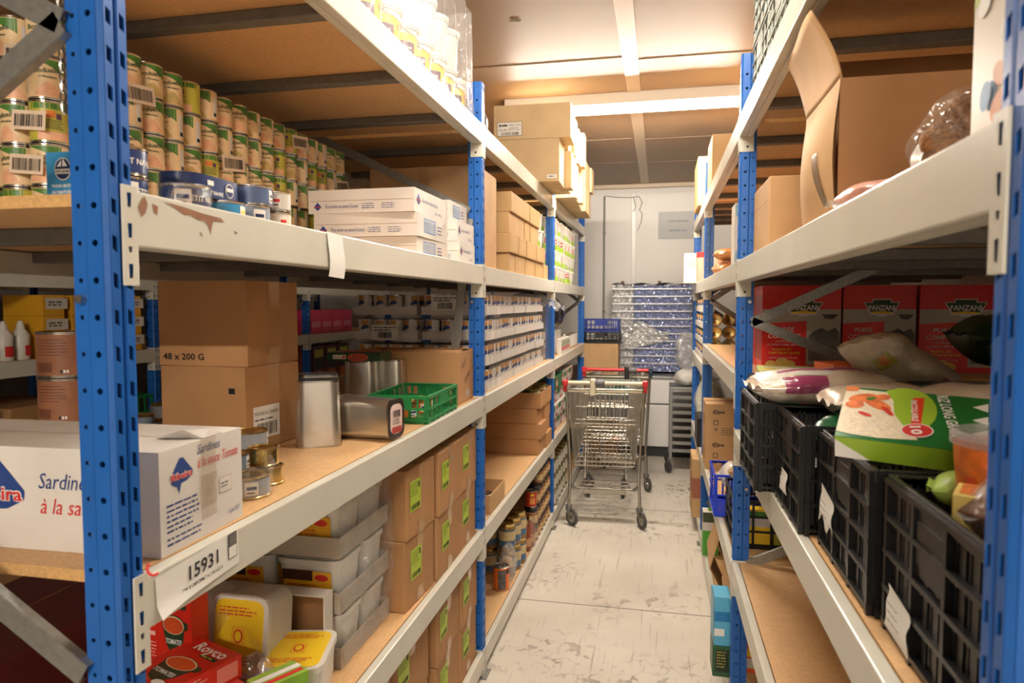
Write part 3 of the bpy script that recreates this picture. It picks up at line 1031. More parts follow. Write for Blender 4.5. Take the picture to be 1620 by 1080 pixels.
# ------------------------------------------------------------------ left rack, near bay, shelf at 1.75 m
S2 = ZL[3] + ZB + 0.0007
NV = 19
for k in range(5):
    for i in range(NV):
        y = 1.2365 + 0.0735 * i
        a = -0.95 + RND.uniform(-0.7, 0.5) + (PI if RND.random() < 0.4 else 0)
        x = -1.276 + RND.uniform(-0.002, 0.002)
        VEG[RND.choice((0, 0, 1, 2, 2))].put((x, y, S2 + 0.0005 + k * (VH + 0.0008)), a,
            'cream and green vegetable tin, %s tier, %s along the aisle face of its stack' % (tier_word(k, 5), ORD[i]), 'vegetable tins stacked five high')
    for j in range(5):
        a = -1.6 + RND.uniform(-0.5, 0.5)
        VEG[RND.choice((0, 0, 1, 2))].put((-1.276 - 0.0735 * (j + 1), 1.2365, S2 + 0.0005 + k * (VH + 0.0008)), a,
            'cream and green vegetable tin, %s tier, %s from the corner on the stack end' % (tier_word(k, 5), ORD[j]), 'vegetable tins stacked five high')

def barcode_sticker(label, p, U, w_=0.085, h=0.036, seed=1, tilt=0.0):
    t = thing('barcode_sticker', label, 'sticker', p, 0, 'barcode stickers on the tin stack')
    U = Vector(U); V = Vector((0, 0, 1))
    V2 = (V + U * tilt).normalized(); U2 = (U - V * tilt).normalized()
    fr = ((0, 0, 0), tuple(U2), tuple(V2))
    m = MB(); m.rect(fr, 0, 0, w_, h, flat('sticker_white', (226, 206, 182), 0.5), 0.0)
    m.obj('paper', t)
    b = MB(); b.barcode(fr, w_ * 0.08, h * 0.18, w_ * 0.82, h * 0.62, INK, seed, 0.0006); b.obj('barcode', t)
XS = -1.2385
for lab, y, z, sd in (('barcode sticker on the tin stack beside the near blue post', 1.405, 2.078, 2),
                      ('barcode sticker low on the tin stack, middle of the aisle face', 1.78, 1.985, 3),
                      ('barcode sticker on the top tier of the tin stack', 2.17, 2.135, 4),
                      ('barcode sticker near the far end of the tin stack', 2.49, 2.035, 5)):
    barcode_sticker(lab, (XS, y, z), (0, 1, 0), 0.11, 0.045, sd, -0.12)
for lab, x, z, sd in (('barcode sticker on the stack end, upper, left of the chain', -1.345, 2.10, 6),
                      ('barcode sticker on the stack end, middle, left of the chain', -1.33, 1.965, 7),
                      ('barcode sticker on the stack end, lowest, left of the chain', -1.34, 1.875, 8)):
    barcode_sticker(lab, (x, 1.198, z), (1, 0, 0), 0.085, 0.04, sd, 0.1)

# hanging chain by the near post
ch = thing('chain', 'steel chain hanging beside the near blue post', 'chain', (-0.80, 0.80, 1.868))
for k in range(34):
    m = MB()
    pts = []
    for a in range(10):
        t = 2 * PI * a / 10
        u, v = 0.0042 * math.cos(t), 0.0095 * math.sin(t)
        pts.append((u, 0, v + 0.014 * k) if k % 2 else (0, u, v + 0.014 * k))
    m.tube(pts, 0.0014, ZINC, 5, closed=True)
    m.obj('link', ch)

# tuna carton standing by the post
def petit_navire(m, F):
    fr = F['front']
    m.rect(fr, 0, 0, 0.062, 0.092, SKY)
    m.ell(fr, 0.033, 0.064, 0.0165, 0.0185, PAPER, 0.001); m.ell(fr, 0.033, 0.064, 0.0150, 0.017, NAVY, 0.0014)
    m.shape(fr, [(0.022, 0.068), (0.031, 0.068), (0.031, 0.079)], PAPER, 0.0018); m.shape(fr, [(0.033, 0.068), (0.043, 0.068), (0.034, 0.081)], PAPER, 0.0018)
    m.rect(fr, 0.019, 0.056, 0.028, 0.008, PAPER, 0.0018)
    m.text(fr, 'PETIT NAVIRE', 0.0195, 0.058, 0.005, NAVY, 0.027, 0.0022, 0.03)
    m.text(fr, 'THON ENTIER', 0.010, 0.034, 0.007, PAPER, 0.046, 0.0012, 0.03)
    m.text(fr, 'AU NATUREL', 0.010, 0.024, 0.007, PAPER, 0.044, 0.0012, 0.03)
    m.lines(fr, 0.012, 0.019, 0.04, 1, 0.004, 0.002, PAPER, 3)
    m.ell(fr, 0.033, 0.009, 0.006, 0.006, NAVY, 0.001); m.ell(fr, 0.033, 0.009, 0.004, 0.0045, PAPER, 0.0014)
carton('upright sky blue tuna carton standing left of the near blue post', 0.062, 0.05, 0.092, (-0.967, 0.985, S2), 0, SKY, tape=(), prints=petit_navire, name='tuna_carton', cat='carton')

# tins along the front of the shelf
TB = flat_tin(0.0425, 0.046, NAVY, 'PETIT NAVIRE')
TB.put((-0.862, 0.965, S2), 0.2, 'dark blue tuna tin under another, right beside the near blue post', 'dark blue tuna tins')
TB.put((-0.862, 0.965, S2 + 0.047), -0.5, 'dark blue tuna tin on top of another, beside the near blue post', 'dark blue tuna tins')
TB.put((-0.815, 1.06, S2), -0.3, 'dark blue tuna tin in glossy film, alone at the shelf edge', 'dark blue tuna tins')
m = MB(); m.lathe([(0.0445, 0.0005), (0.045, 0.047), (0.040, 0.0485), (0, 0.0488)], film('tuna_film', (1, 1, 1), 0.2, 0.9), n=22)
tag(m.obj('film_wrap', None, (-0.815, 1.06, S2)), 'clear film round the dark blue tuna tin alone at the shelf edge', 'film')
SKYT = flat_tin(0.0425, 0.040, SKY, 'THON', patch=YEL)
SKYT.put((-0.842, 1.205, S2), 0.9, 'sky blue tuna tin under the dark blue sleeve of tins')
GREYT = flat_tin(0.0425, 0.046, STEELB, None)
GREYT.put((-0.848, 1.305, S2), 0.2, 'blue grey tuna tin with bare wrapper beside the sky blue tin')
sl = thing('tuna_sleeve', 'dark blue card sleeve holding tuna tins, lying on the sky blue tin', 'tuna pack', (-0.865, 1.17, S2 + 0.0405), 0)
m = MB()
def stad(dx, dy, z, n=9):
    out = []
    for s in (0, 1):
        for k in range(n):
            a = -PI + PI * k / (n - 1) + s * PI
            out.append(((dx) * math.cos(a), (dy if s else -dy) + dx * math.sin(a), z))
    return out
a, b = stad(0.0425, 0.045, 0), stad(0.0425, 0.045, 0.04)
k = len(a)
m.add(a + b, [(i, (i + 1) % k, k + (i + 1) % k, k + i) for i in range(k)], NAVY, True)
m.add(b, [tuple(range(k))], NAVY); m.add(a, [tuple(reversed(range(k)))], NAVY)
fr = ((0.0425, -0.045, 0), (0, 1, 0), (0, 0, 1))
m.text(fr, 'PETIT NAVIRE', 0.002, 0.006, 0.010, PAPER, 0.052, 0.001, 0.02)
m.rect(fr, 0.008, 0.022, 0.018, 0.009, PAPER, 0.001); m.ell(fr, 0.074, 0.02, 0.013, 0.014, PAPER, 0.001); m.ell(fr, 0.074, 0.02, 0.011, 0.012, NAVY, 0.0014)
m.rect(fr, 0.064, 0.018, 0.02, 0.007, PAPER, 0.0018)
m.obj('sleeve', sl)
GREYB = flat_tin(0.0425, 0.042, flat('dull_blue_print', (96, 116, 156), 0.35, 0.2), None)
GREYB.put((-0.848, 1.313, S2 + 0.0465), 1.0, 'dull blue tuna tin on top of the blue grey tin')
WT = flat_tin(0.030, 0.044, WPLAS, None, 'pate_tin', patch=REDINK)
WT.put((-0.835, 1.392, S2), 0.1, 'small white tin under its red and white twin, by the vegetable tins', 'small white tins')
WT.put((-0.835, 1.392, S2 + 0.0445), -0.4, 'small white tin with red mark on top of its twin', 'small white tins')

# white tuna trays: outer cartons
def thon(m, F, w_, d, h, side=True):
    sx, sy = min(1.0, w_ / 0.36), min(1.0, d / 0.33)
    fr = (F['front'][0], (sx, 0, 0), F['front'][2])
    m.shape(fr, [(0.02, h * 0.28), (0.034, h * 0.12), (0.048, h * 0.28), (0.034, h * 0.48)], BLUEINK)
    m.text(fr, 'Ribeira', 0.023, h * 0.25, 0.008, REDINK, 0.022, 0.0012, 0.02)
    m.text(fr, 'Thon entier au naturel (Listao)', 0.062, h * 0.22, 0.017, BLUEINK, 0.12, 0.001, 0.0, 0.25)
    m.lines(fr, 0.195, h * 0.36, 0.055, 3, 0.007, 0.003, BLUEINK, 4)
    m.lines(fr, 0.265, h * 0.36, 0.055, 3, 0.007, 0.003, BLUEINK, 8)
    m.rect(F['front'], 0.005, h * 0.52, w_ - 0.01, 0.0012, CARDIN)
    fr = (F['right'][0], (0, sy, 0), F['right'][2])
    if side:
        m.shape(fr, [(0.018, h * 0.5), (0.038, h * 0.3), (0.058, h * 0.5), (0.038, h * 0.8)], BLUEINK)
        m.text(fr, 'Ribeira', 0.022, h * 0.48, 0.012, REDINK, 0.032, 0.0012, 0.02)
        m.text(fr, 'Thon entier au naturel (Listao)', 0.072, h * 0.5, 0.018, BLUEINK, 0.16, 0.001, 0.0, 0.25)
        m.text(fr, '24 x 160 g', 0.2, h * 0.15, 0.014, BLUEINK, 0.07)
    else:
        m.rect(fr, 0.06, h * 0.2, 0.13, h * 0.62, flat('code_blue', (96, 140, 190), 0.5))
        m.rect(fr, 0.066, h * 0.26, 0.118, h * 0.5, WCARD, 0.001)
        m.barcode(fr, 0.07, h * 0.28, 0.11, h * 0.44, flat('code_blue', (96, 140, 190), 0.5), 6)
        m.lines(fr, 0.21, h * 0.6, 0.06, 3, 0.012, 0.006, BLUEINK, 8)
def white_tray(label, x, y, z, w_, d, h, rz, side):
    carton(label, w_, d, h, (x, y, z), rz, WHITEC, 'white tuna cartons', tape=(), prints=lambda m, F: thon(m, F, w_, d, h, side), name='tuna_carton', seam='x', cat='carton')
white_tray('long white tuna carton lying under two others, touching the shelf', -0.965, 2.32, S2, 0.36, 0.33, 0.066, 0.0, False)
white_tray('long white tuna carton with torn hole, middle of its pile', -0.966, 2.31, S2 + 0.0665, 0.37, 0.335, 0.078, 0.02, False)
white_tray('long white tuna carton on top of the pile, blue diamond facing the aisle', -0.975, 2.305, S2 + 0.145, 0.38, 0.335, 0.078, -0.01, True)
white_tray('white tuna carton at the far blue post, lowest of three', -0.86, 2.60, S2, 0.24, 0.235, 0.078, 0.02, True)
white_tray('white tuna carton at the far blue post, middle of three', -0.87, 2.60, S2 + 0.0785, 0.25, 0.235, 0.078, 0.0, True)
white_tray('white tuna carton at the far blue post, topmost of three', -0.90, 2.60, S2 + 0.157, 0.25, 0.235, 0.075, 0.0, False)
m = MB(); m.ell(((0, 0, 0), (1, 0, 0), (0, 0, 1)), 0, 0, 0.013, 0.008, INK, 0)
# paper slip on the beam
sp = thing('paper_slip', 'blank white paper slip stuck on the upper left beam', 'slip', (LX + 0.001, 1.395, 1.66))
m = MB(); m.grid(lambda u, v: (0.004 * math.sin(3 * v) * (1 - v) + 0.0012, 0.075 * u + 0.004 * math.sin(5 * v), 0.098 * v - 0.003 * u), 6, 6, PAPER); m.obj('paper', sp)

# ------------------------------------------------------------------ left rack, near bay, top shelf: soup buckets
S4 = ZL[4] + ZB + 0.0007
for k in range(3):
    for i in range(13):
        if k == 2 and i > 8: continue
        y = 0.98 + 0.142 * i + (0.03 if k == 1 else 0)
        if y > 2.69: continue
        x = -0.83 + (0.012 if k else 0) + RND.uniform(-0.004, 0.004) - 0.01 * k
        dupped = BUCKET.put((x, y, S4 + 0.001 + 0.1495 * k), (-0.55 if k != 1 else 2.2) + RND.uniform(-0.15, 0.15),
                   'white soup bucket, %s tier on the top left shelf, %s from its near end' % (('bottom', 'middle', 'top')[k], ORD[i]), 'white soup buckets on the top shelf')
FILMB = film('bucket_film', (1, 1, 1), 0.14, 1.0, haze=0.15, scale=16)
m = MB()
def wrapf(u, v):
    y = 0.9 + 1.81 * u
    b = 0.006 * math.sin(u * 82) + 0.003 * math.sin(u * 190 + 9 * v)
    return (-0.742 + b - 0.012 * v, y, S4 + 0.006 + 0.43 * v)
m.grid(wrapf, 130, 14, FILMB)
tag(m.obj('stretch_film'), 'clear stretch film along the aisle side of the white soup buckets', 'film')
m = MB()
def wrape(u, v):
    return (-0.748 - 0.5 * u - 0.002, 2.722 + 0.005 * math.sin(40 * u + 6 * v), S4 + 0.006 + 0.43 * v)
m.grid(wrape, 20, 10, FILMB)
tag(m.obj('stretch_film'), 'clear stretch film over the far end of the white soup buckets', 'film')

# dark bag on the top shelf behind the blue post
dk = thing('dark_bag', 'dark bundle on the top shelf just behind the blue post', 'bag', (-0.80, 2.93, S4))
m = MB(); m.lathe([(0, 0), (0.05, 0.0), (0.062, 0.03), (0.06, 0.07), (0.045, 0.10), (0.018, 0.118), (0, 0.121)], flat('dark_bag', (34, 30, 40), 0.35, bump=0.8, scale=24), n=16); m.obj('bundle', dk)
m = MB(); m.lathe([(0.015, 0.115), (0.02, 0.135), (0.012, 0.14), (0, 0.138)], REDINK, n=10); m.obj('tie', dk)

# ------------------------------------------------------------------ left rack, middle bay, top shelf: big pale cartons
def spontex(m, F):
    fr = F['front']
    fr = (tuple(Vector(fr[0]) + Vector((0.0, 0.0, 0.006))), fr[1], fr[2])
    m.rect(fr, 0.02, 0.015, 0.155, 0.085, INK, 0.0008); m.rect(fr, 0.0225, 0.0175, 0.150, 0.08, PAPER, 0.0012)
    m.text(fr, 'Spontex', 0.03, 0.074, 0.020, INK, 0.058, 0.0016, 0.06, 0.3); m.text(fr, '55011213', 0.098, 0.074, 0.018, INK, 0.066, 0.0016)
    m.text(fr, 'STELLAIR 1213', 0.028, 0.045, 0.018, INK, 0.08, 0.0016); m.text(fr, '6', 0.118, 0.045, 0.018, INK, None, 0.0016); m.lines(fr, 0.135, 0.05, 0.03, 1, 0.01, 0.005, INK, 2, 0.0016)
    m.lines(fr, 0.098, 0.064, 0.06, 2, 0.006, 0.003, INK, 2, 0.0016)
    m.barcode(fr, 0.045, 0.02, 0.11, 0.018, INK, 3, 0.0016)
PALE = cardboard('carton_beige', (204, 178, 138), 9.1)
G = 'pale cartons on the top left shelf'
carton('large pale carton with white address label, on top of the pale pile', 0.47, 0.24, 0.205, (-0.768, 4.245, S4 + 0.262), 0.02, PALE, G, tape=(), prints=spontex, labels=[('right', 0.02, 0.012, 0.05, 0.02, 'small')])
carton('pale carton hanging over the top shelf edge, lowest nearest of the pale pile', 0.40, 0.24, 0.26, (-0.80, 4.245, S4 + 0.0015), 0.02, PALE, G, tape=(), labels=[('front', 0.325, 0.02, 0.06, 0.022, 'small')])
ys = 3.95
for i in range(5):
    for k in range(2):
        carton('pale carton edge-on in the row behind, %s pair from the near pile, %s' % (ORD[i], ('lower', 'upper')[k]), 0.42, 0.12, 0.235, (-0.785 + RND.uniform(-0.015, 0.02) + 0.03 * (k == 1) * (i % 2), (4.445, 4.572, 4.848, 4.972, 5.096)[i], S4 + 0.0015 + 0.237 * k), RND.uniform(-0.03, 0.03), PALE, G, tape=())
for i in range(5):
    for k in range(2):
        carton('pale carton far along the top left shelf, %s from the far post, %s' % (ORD[i], ('lower', 'upper')[k]), 0.38, 0.15, 0.20, (-0.775 + RND.uniform(-0.03, 0.02), 5.245 + i * 0.165, S4 + 0.0015 + 0.202 * k), RND.uniform(-0.04, 0.04), PALE, G, tape=())

# ------------------------------------------------------------------ left rack, middle bay, shelf at 1.75 m
G = 'cartons on the upper middle left shelf'
carton('tall plain carton beside the blue post on the upper left shelf', 0.50, 0.34, 0.44, (-1.02, 3.05, S2), 0.0, CARD2, G, tape=('front',))
carton('plain carton in shade behind the white tuna cartons', 0.28, 0.4, 0.36, (-1.42, 3.05, S2), 0.0, CARD2, G, tape=())
bx = [(3.36, 0.10, 0.22), (3.47, 0.10, 0.22), (3.58, 0.11, 0.22), (3.70, 0.12, 0.2)]
def small(lab, x, y, z, w_, d, h, rz=0.0):
    carton(lab, w_, d, h, (x, y, z), rz, CARD3, 'small cartons stacked four high on the upper left shelf', tape=(), seam='x')
lay = [(0.097, [(3.43, 0.14), (3.64, 0.26), (3.93, 0.30), (4.24, 0.30), (4.49, 0.18)], 'bottom'),
       (0.097, [(3.44, 0.20), (3.655, 0.21), (3.92, 0.30), (4.23, 0.30)], 'second'),
       (0.105, [(3.55, 0.40), (3.84, 0.16), (4.06, 0.26)], 'third'),
       (0.100, [(3.60, 0.50), (4.03, 0.34)], 'top')]
z = S2
for q, (h, row, nm) in enumerate(lay):
    for i, (y, d) in enumerate(row):
        small('small carton, %s tier of the stack, %s from the near post' % (nm, ORD[i]), -0.848 + (0.012 if q % 2 else 0), y, z + 0.0003 * q, 0.22, d * 0.97, h)
    z += h + 0.0006

# white, green and red fruit pots, four high, beyond the third post and in the third bay
CGREEN = flat('pot_green', (150, 186, 60), 0.4); CRED = flat('pot_red', (206, 52, 60), 0.4)
def fruit_pot():
    t = thing('fruit_tub', '', 'tub')
    b = MB(); b.lathe([(0, 0), (0.052, 0), (0.056, 0.006), (0.062, 0.098), (0.064, 0.10)], WPLAS, n=22); b.obj('tub_body', t)
    l = MB(); l.lathe([(0.064, 0.099), (0.067, 0.1), (0.067, 0.111), (0.06, 0.113), (0, 0.112)], flat('pot_lid', (226, 224, 210), 0.35), n=22); l.obj('lid', t)
    m = MB()
    for a0 in (-1.0, 1.1, 3.2):
        cyl_patch(m, 0.0602, a0 - 0.25, a0 + 0.25, 0.052, 0.086, CRED, 0.0015)
        cyl_patch(m, 0.0592, a0 - 0.75, a0 + 0.75, 0.01, lambda q: 0.014 + 0.034 * abs(math.sin(2.6 * q)), CGREEN, 0.0006)
        cyl_patch(m, 0.0605, a0 - 0.15, a0 + 0.15, 0.062, 0.074, WPLAS, 0.002)
    m.obj('paper_label', t)
    return t
POT = Kind(fruit_pot)
for k in range(4):
    for i in range(11):
        y = 4.66 + 0.137 * i
        POT.put(((-0.80 if abs(y - 4.747) > 0.1 else -0.856) + RND.uniform(-0.006, 0.006), y, S2 + 0.0005 + 0.1135 * k), RND.uniform(-0.5, 0.4),
                'white fruit tub with green and red label, %s tier, %s from the near end' % (tier_word(k, 4), ORD[i]), 'white fruit tubs on the upper left shelf')
# ------------------------------------------------------------------ left rack, near bay, shelf at 1.2 m
S3 = ZL[2] + ZB + 0.0007
HAND_B = flat('hand_blue', (36, 62, 120), 0.6)
def sard(m, F):
    W_, D_, H_ = 0.53, 0.22, 0.165
    fr = F['front']       # big face towards the near end of the rack
    def diamond(fr, u, v, s):
        m.shape(fr, [(u - s * 0.85, v + s * 0.05), (u - s * 0.1, v + s * 0.95), (u + s * 0.18, v + s * 0.95), (u + s * 0.98, v + s * 0.1), (u + s * 0.95, v - s * 0.14), (u + s * 0.45, v - s * 0.38), (u, v - s * 0.42), (u - s * 0.16, v - s * 0.95), (u - s * 0.35, v - s * 0.55), (u - s * 0.75, v - s * 0.35)], BLUEINK)
        m.text(fr, 'Ribeira', u - s * 0.82, v - s * 0.16, s * 0.52, PAPER, s * 1.74, 0.0010, 0.055)
        m.text(fr, 'Ribeira', u - s * 0.80, v - s * 0.16, s * 0.5, REDINK, s * 1.7, 0.0016, 0.02)
    diamond(fr, 0.228, 0.088, 0.062)
    m.text(fr, 'Sardines', 0.315, 0.100, 0.036, HAND_B, 0.098, 0.001, 0.0, 0.25)
    m.text(fr, 'à la sauce', 0.317, 0.060, 0.036, REDINK, 0.118, 0.001, 0.0, 0.25)
    fr = F['right']
    diamond(fr, 0.050, 0.118, 0.030)
    m.text(fr, 'Sardines', 0.092, 0.143, 0.022, HAND_B, 0.062, 0.001, 0.0, 0.25)
    m.text(fr, 'à la sauce Tomate', 0.092, 0.120, 0.024, REDINK, 0.115, 0.001, 0.0, 0.25)
    m.lines(fr, 0.014, 0.075, 0.085, 6, 0.0082, 0.004, HAND_B, 5)
    m.lines(fr, 0.014, 0.022, 0.105, 2, 0.0085, 0.004, HAND_B, 7)
    m.rect(fr, 0.150, 0.06, 0.036, 0.028, CARDIN, 0.0007); m.rect(fr, 0.1507, 0.0607, 0.0346, 0.0266, WCARD, 0.0009); m.lines(fr, 0.154, 0.076, 0.026, 2, 0.006, 0.003, INK, 3, 0.0012)
    m.text(fr, 'Lot 357', 0.178, 0.018, 0.012, HAND_B, 0.03)
sb = thing('sardine_carton', 'large white sardine carton passing behind the near blue post', 'carton', (-1.012, 0.995, S3), 0.03)
m = MB(); m.box((-0.265, -0.11, 0), (0.265, 0.11, 0.165), WHITEC); sard(m, faces(0.53, 0.22, 0.165)); m.obj('body', sb, bevel=0.003)
m = MB()
m.shape(((-0.265, -0.11, 0.165), (1, 0, 0), (0, 1, 0)), [(0, 0.109), (0.53, 0.109), (0.53, 0.111), (0, 0.111)], CARDIN, 0.0006); m.obj('flap_seam', sb)
m = MB()   # torn, lifted corner of the lid
m.add([(0.265, 0.00, 0.166), (0.265, 0.055, 0.166), (0.20, 0.05, 0.167), (0.19, -0.02, 0.168), (0.235, -0.012, 0.182), (0.262, 0.02, 0.178)], [(0, 1, 5), (5, 1, 2, 4), (4, 2, 3), (0, 5, 4), (0, 4, 3)], WCARD); m.obj('torn_flap', sb)
m = MB(); fr = faces(0.53, 0.22, 0.165)['right']
m.rect(fr, 0.098, 0.03, 0.042, 0.136, CTAPE, 0.0022); m.rect(fr, 0.096, 0.05, 0.046, 0.055, CTAPE, 0.0030); m.obj('clear_tape', sb)

# two brown cartons, one on the other
def p48(m, F):
    fr = F['front']
    m.text(fr, '48 x 200 G', 0.012, 0.016, 0.024, INK, 0.128, 0.001, 0.02)
def pmark(m, F):
    m.rect(F['front'], 0.225, 0.155, 0.02, 0.015, INK)
def canard(o, fr):
    q = MB(); q.rect(fr, 0.03, 0.028, 0.11, 0.088, PAPER, 0.0016)
    q.text(fr, 'MOUSSE de CANARD', 0.036, 0.092, 0.014, INK, 0.098, 0.002); q.lines(fr, 0.036, 0.078, 0.095, 1, 0.01, 0.005, INK, 3, 0.002); q.barcode(fr, 0.045, 0.036, 0.08, 0.034, INK, 8, 0.002)
    q.obj('paper_label', o)
c1 = carton('brown carton with white barcode label, under the one marked by weight', 0.275, 0.235, 0.226, (-1.178, 1.712, S3), -0.10, CARD, 'brown cartons on the left shelf', tape=('right',), prints=pmark, seam='x')
canard(c1, faces(0.275, 0.235, 0.226)['right'])
carton('brown carton marked 48 x 200 G on top of another carton', 0.272, 0.24, 0.226, (-1.182, 1.718, S3 + 0.2265), -0.03, CARD, 'brown cartons on the left shelf', tape=('right',), prints=p48, seam='x')

# square tins
G = 'bare square food tins'
SQTIN.put((-0.925, 1.735, S3), 0.45, 'upright bare square tin nearest the viewer, against the brown carton', G)
SQTIN.put((-1.005, 1.885, S3), 0.55, 'upright bare square tin half hidden behind the nearest one', G)
SQTIN.put((-1.075, 2.345, S3), 0.2, 'upright bare square tin left of the green crate, flat pack on it', G)
SQTIN.put((-0.998, 2.428, S3), 0.1, 'upright bare square tin farthest back, beside the green crate', G)
lt = SQTIN.put((-0.915, 1.862, S3 + 0.0620), 0.25, 'bare square tin lying on its side before the green crate', G, rx=0.0, ry=PI / 2)
lt.rotation_euler = (0, PI / 2, -0.16)
ll = MB(); ll.frustum((0, 0), 0.085, 0.062, 0.085, 0.062, 0.1825, 0.1832, flat('tin_label_pink', (222, 196, 186), 0.5), r=0.02)
fr = ((0.03, -0.03, 0.1834), (0, 1, 0), (-1, 0, 0))
ll.rect(fr, 0.005, -0.01, 0.05, 0.018, flat('tin_label_red', (176, 70, 66), 0.5), 0.0006); ll.barcode(fr, 0.01, 0.035, 0.04, 0.02, INK, 3, 0.0006); ll.lines(fr, 0.008, 0.028, 0.045, 3, 0.006, 0.003, INK, 4, 0.0006)
ll.obj('paper_label', lt)
# flat pack on the tins
def haricots(m, F):
    fr = F['front']
    m.rect(fr, 0.0, 0.0, 0.20, 0.03, flat('pack_dark_green', (40, 74, 44), 0.35)); m.rect(fr, 0.02, 0.007, 0.05, 0.015, PAPER, 0.001); m.text(fr, 'Haricots', 0.024, 0.011, 0.008, INK, 0.03, 0.0014)
    m.ell(fr, 0.062, 0.014, 0.006, 0.005, REDINK, 0.0014)
    m.ell(fr, 0.115, 0.013, 0.04, 0.016, flat('sausage_print', (190, 88, 66), 0.4, noise=0.4, scale=160), 0.001)
    fr = F['top']
    m.rect(fr, 0, 0, 0.20, 0.13, MATS['pack_dark_green']); m.rect(fr, 0.02, 0.03, 0.16, 0.07, MATS['sausage_print'], 0.001)
carton('flat dark green food pack lying on top of the upright tins', 0.20, 0.13, 0.03, (-1.095, 2.375, S3 + 0.1825), 0.1, MATS.get('pack_dark_green') or flat('pack_dark_green', (40, 74, 44), 0.35), tape=(), prints=haricots, name='food_pack', cat='pack')

# open carton SALE / SUCRE
def open_carton(label, w_, d, h, loc, rz, mat, prints=None, flaps=(), group=None, th=0.005, name='open_carton', inner=None):
    t = thing(name, label, 'box', loc, rz, group)
    inner = inner or CARDIN
    m = MB(); m.box((-w_ / 2, -d / 2, 0), (w_ / 2, d / 2, th), mat); m.obj('base', t)
    m = MB()
    for s in (-1, 1):
        m.box((s * w_ / 2, -d / 2, th), (s * (w_ / 2 - th), d / 2, h), mat)
        m.box((-w_ / 2 + th, s * d / 2, th), (w_ / 2 - th, s * (d / 2 - th), h), mat)
    if prints: prints(m, faces(w_, d, h))
    m.obj('wall', t, bevel=0.0015)
    for (side, ln, ang) in flaps:     # ang: 0 = straight up, + outwards
        q = MB()
        ca, sa = math.cos(ang), math.sin(ang)
        if side in 'lr':
            s = 1 if side == 'r' else -1
            x0 = s * (w_ / 2 - th / 2)
            q.bar((x0, 0, h), (x0 + s * sa * ln, 0, h + ca * ln), d - 0.004, th * 0.8, mat, up=(1, 0, 0.001))
        else:
            s = 1 if side == 'k' else -1
            y0 = s * (d / 2 - th / 2)
            q.bar((0, y0, h), (0, y0 + s * sa * ln, h + ca * ln), w_ - 0.004, th * 0.8, mat, up=(0, 1, 0.001))
        q.obj('flap', t)
    return t
def salesucre(m, F):
    fr = F['right']
    ink = flat('pencil', (86, 62, 44), 0.7)
    m.text(fr, 'SALE', 0.05, 0.13, 0.034, ink, 0.075, 0.001, -0.005, 0.2, rot=0.35); m.text(fr, 'SUCRE', 0.10, 0.075, 0.034, ink, 0.085, 0.001, -0.005, 0.2, rot=0.35)
    m.rect(fr, 0.12, 0.02, 0.04, 0.03, GREYCARD)
open_carton('big open brown carton with pencilled words beside the blue post', 0.42, 0.235, 0.205, (-0.962, 2.612, S3), 0.02, CARD, salesucre, flaps=[('f', 0.08, -1.52), ('k', 0.10, -1.5)])

# green folding crate
GRN = flat('green_plastic', (18, 122, 62), 0.4, spec=0.5)
def slat_crate(name, label, w_, d, h, loc, rz, mat, rows, cols, group=None, cat='crate', rimw=0.012, th=0.004, handle=True, skip_rows=(), dense=False):
    """open plastic crate: rim, floor, four pierced walls made of ribs"""
    t = thing(name, label, cat, loc, rz, group)
    m = MB(); m.box((-w_ / 2 + th, -d / 2 + th, 0), (w_ / 2 - th, d / 2 - th, 0.006), mat); m.obj('crate_floor', t)
    m = MB()
    for s in (-1, 1):
        m.box((s * (w_ / 2 + 0.004), -d / 2 - 0.004, h - rimw), (s * (w_ / 2 - th), d / 2 + 0.004, h), mat)
        m.box((-w_ / 2 + th, s * (d / 2 + 0.004), h - rimw), (w_ / 2 - th, s * (d / 2 - th), h), mat)
    m.obj('rim', t, bevel=0.002)
    for (ax, s) in (('x', 1), ('x', -1), ('y', 1), ('y', -1)):
        L = d if ax == 'x' else w_
        q = MB()
        def bx_(u0, u1, v0, v1, out=0.0, thk=th):
            if ax == 'x':
                a = s * (w_ / 2 + out)
                q.box((a, u0, v0), (a - s * thk, u1, v1), mat)
            else:
                a = s * (d / 2 + out)
                q.box((u0, a, v0), (u1, a - s * thk, v1), mat)
        bx_(-L / 2, L / 2, 0.0, 0.02)
        for k in range(rows + 1):
            z = 0.012 + (h - 0.02) * k / rows
            if k not in skip_rows: bx_(-L / 2, L / 2, z - 0.0035, z + 0.0035, 0.010 if dense else 0.005, th + (0.010 if dense else 0.005))
        n = cols if ax == 'x' else max(2, int(cols * w_ / d + 0.5))
        for k in range(n + 1):
            u = -L / 2 + 0.006 + (L - 0.012) * k / n
            if dense:
                bx_(u - 0.005, u + 0.005, 0.0, h - 0.004, 0.009 if k % 3 == 0 else 0.002, th + (0.009 if k % 3 == 0 else 0.002))
                if k < n:
                    for part in (0.36, 0.70):
                        c = u + (L - 0.012) / n * part
                        bx_(c - 0.0036, c + 0.0036, 0.0, h - 0.004)
            else:
                wd = 0.006 if k in (0, n) else (0.0045 if k % 2 else 0.003)
                bx_(u - wd, u + wd, 0.0, h - 0.004, 0.003 if k % 2 == 0 else 0.0)
        if handle:
            bx_(-0.05, 0.05, h * 0.55, h - 0.004, 0.0045, 0.003)
            bx_(-0.042, 0.042, h * 0.62, h - 0.03, 0.0065, 0.003) if h > 0.15 else None
        q.obj('side_wall', t)
    return t
gc = slat_crate('green_crate', 'low green folding crate at the shelf edge before the open carton', 0.205, 0.345, 0.093, (-0.838, 2.265, S3), 0.02, GRN, 2, 12, handle=True)
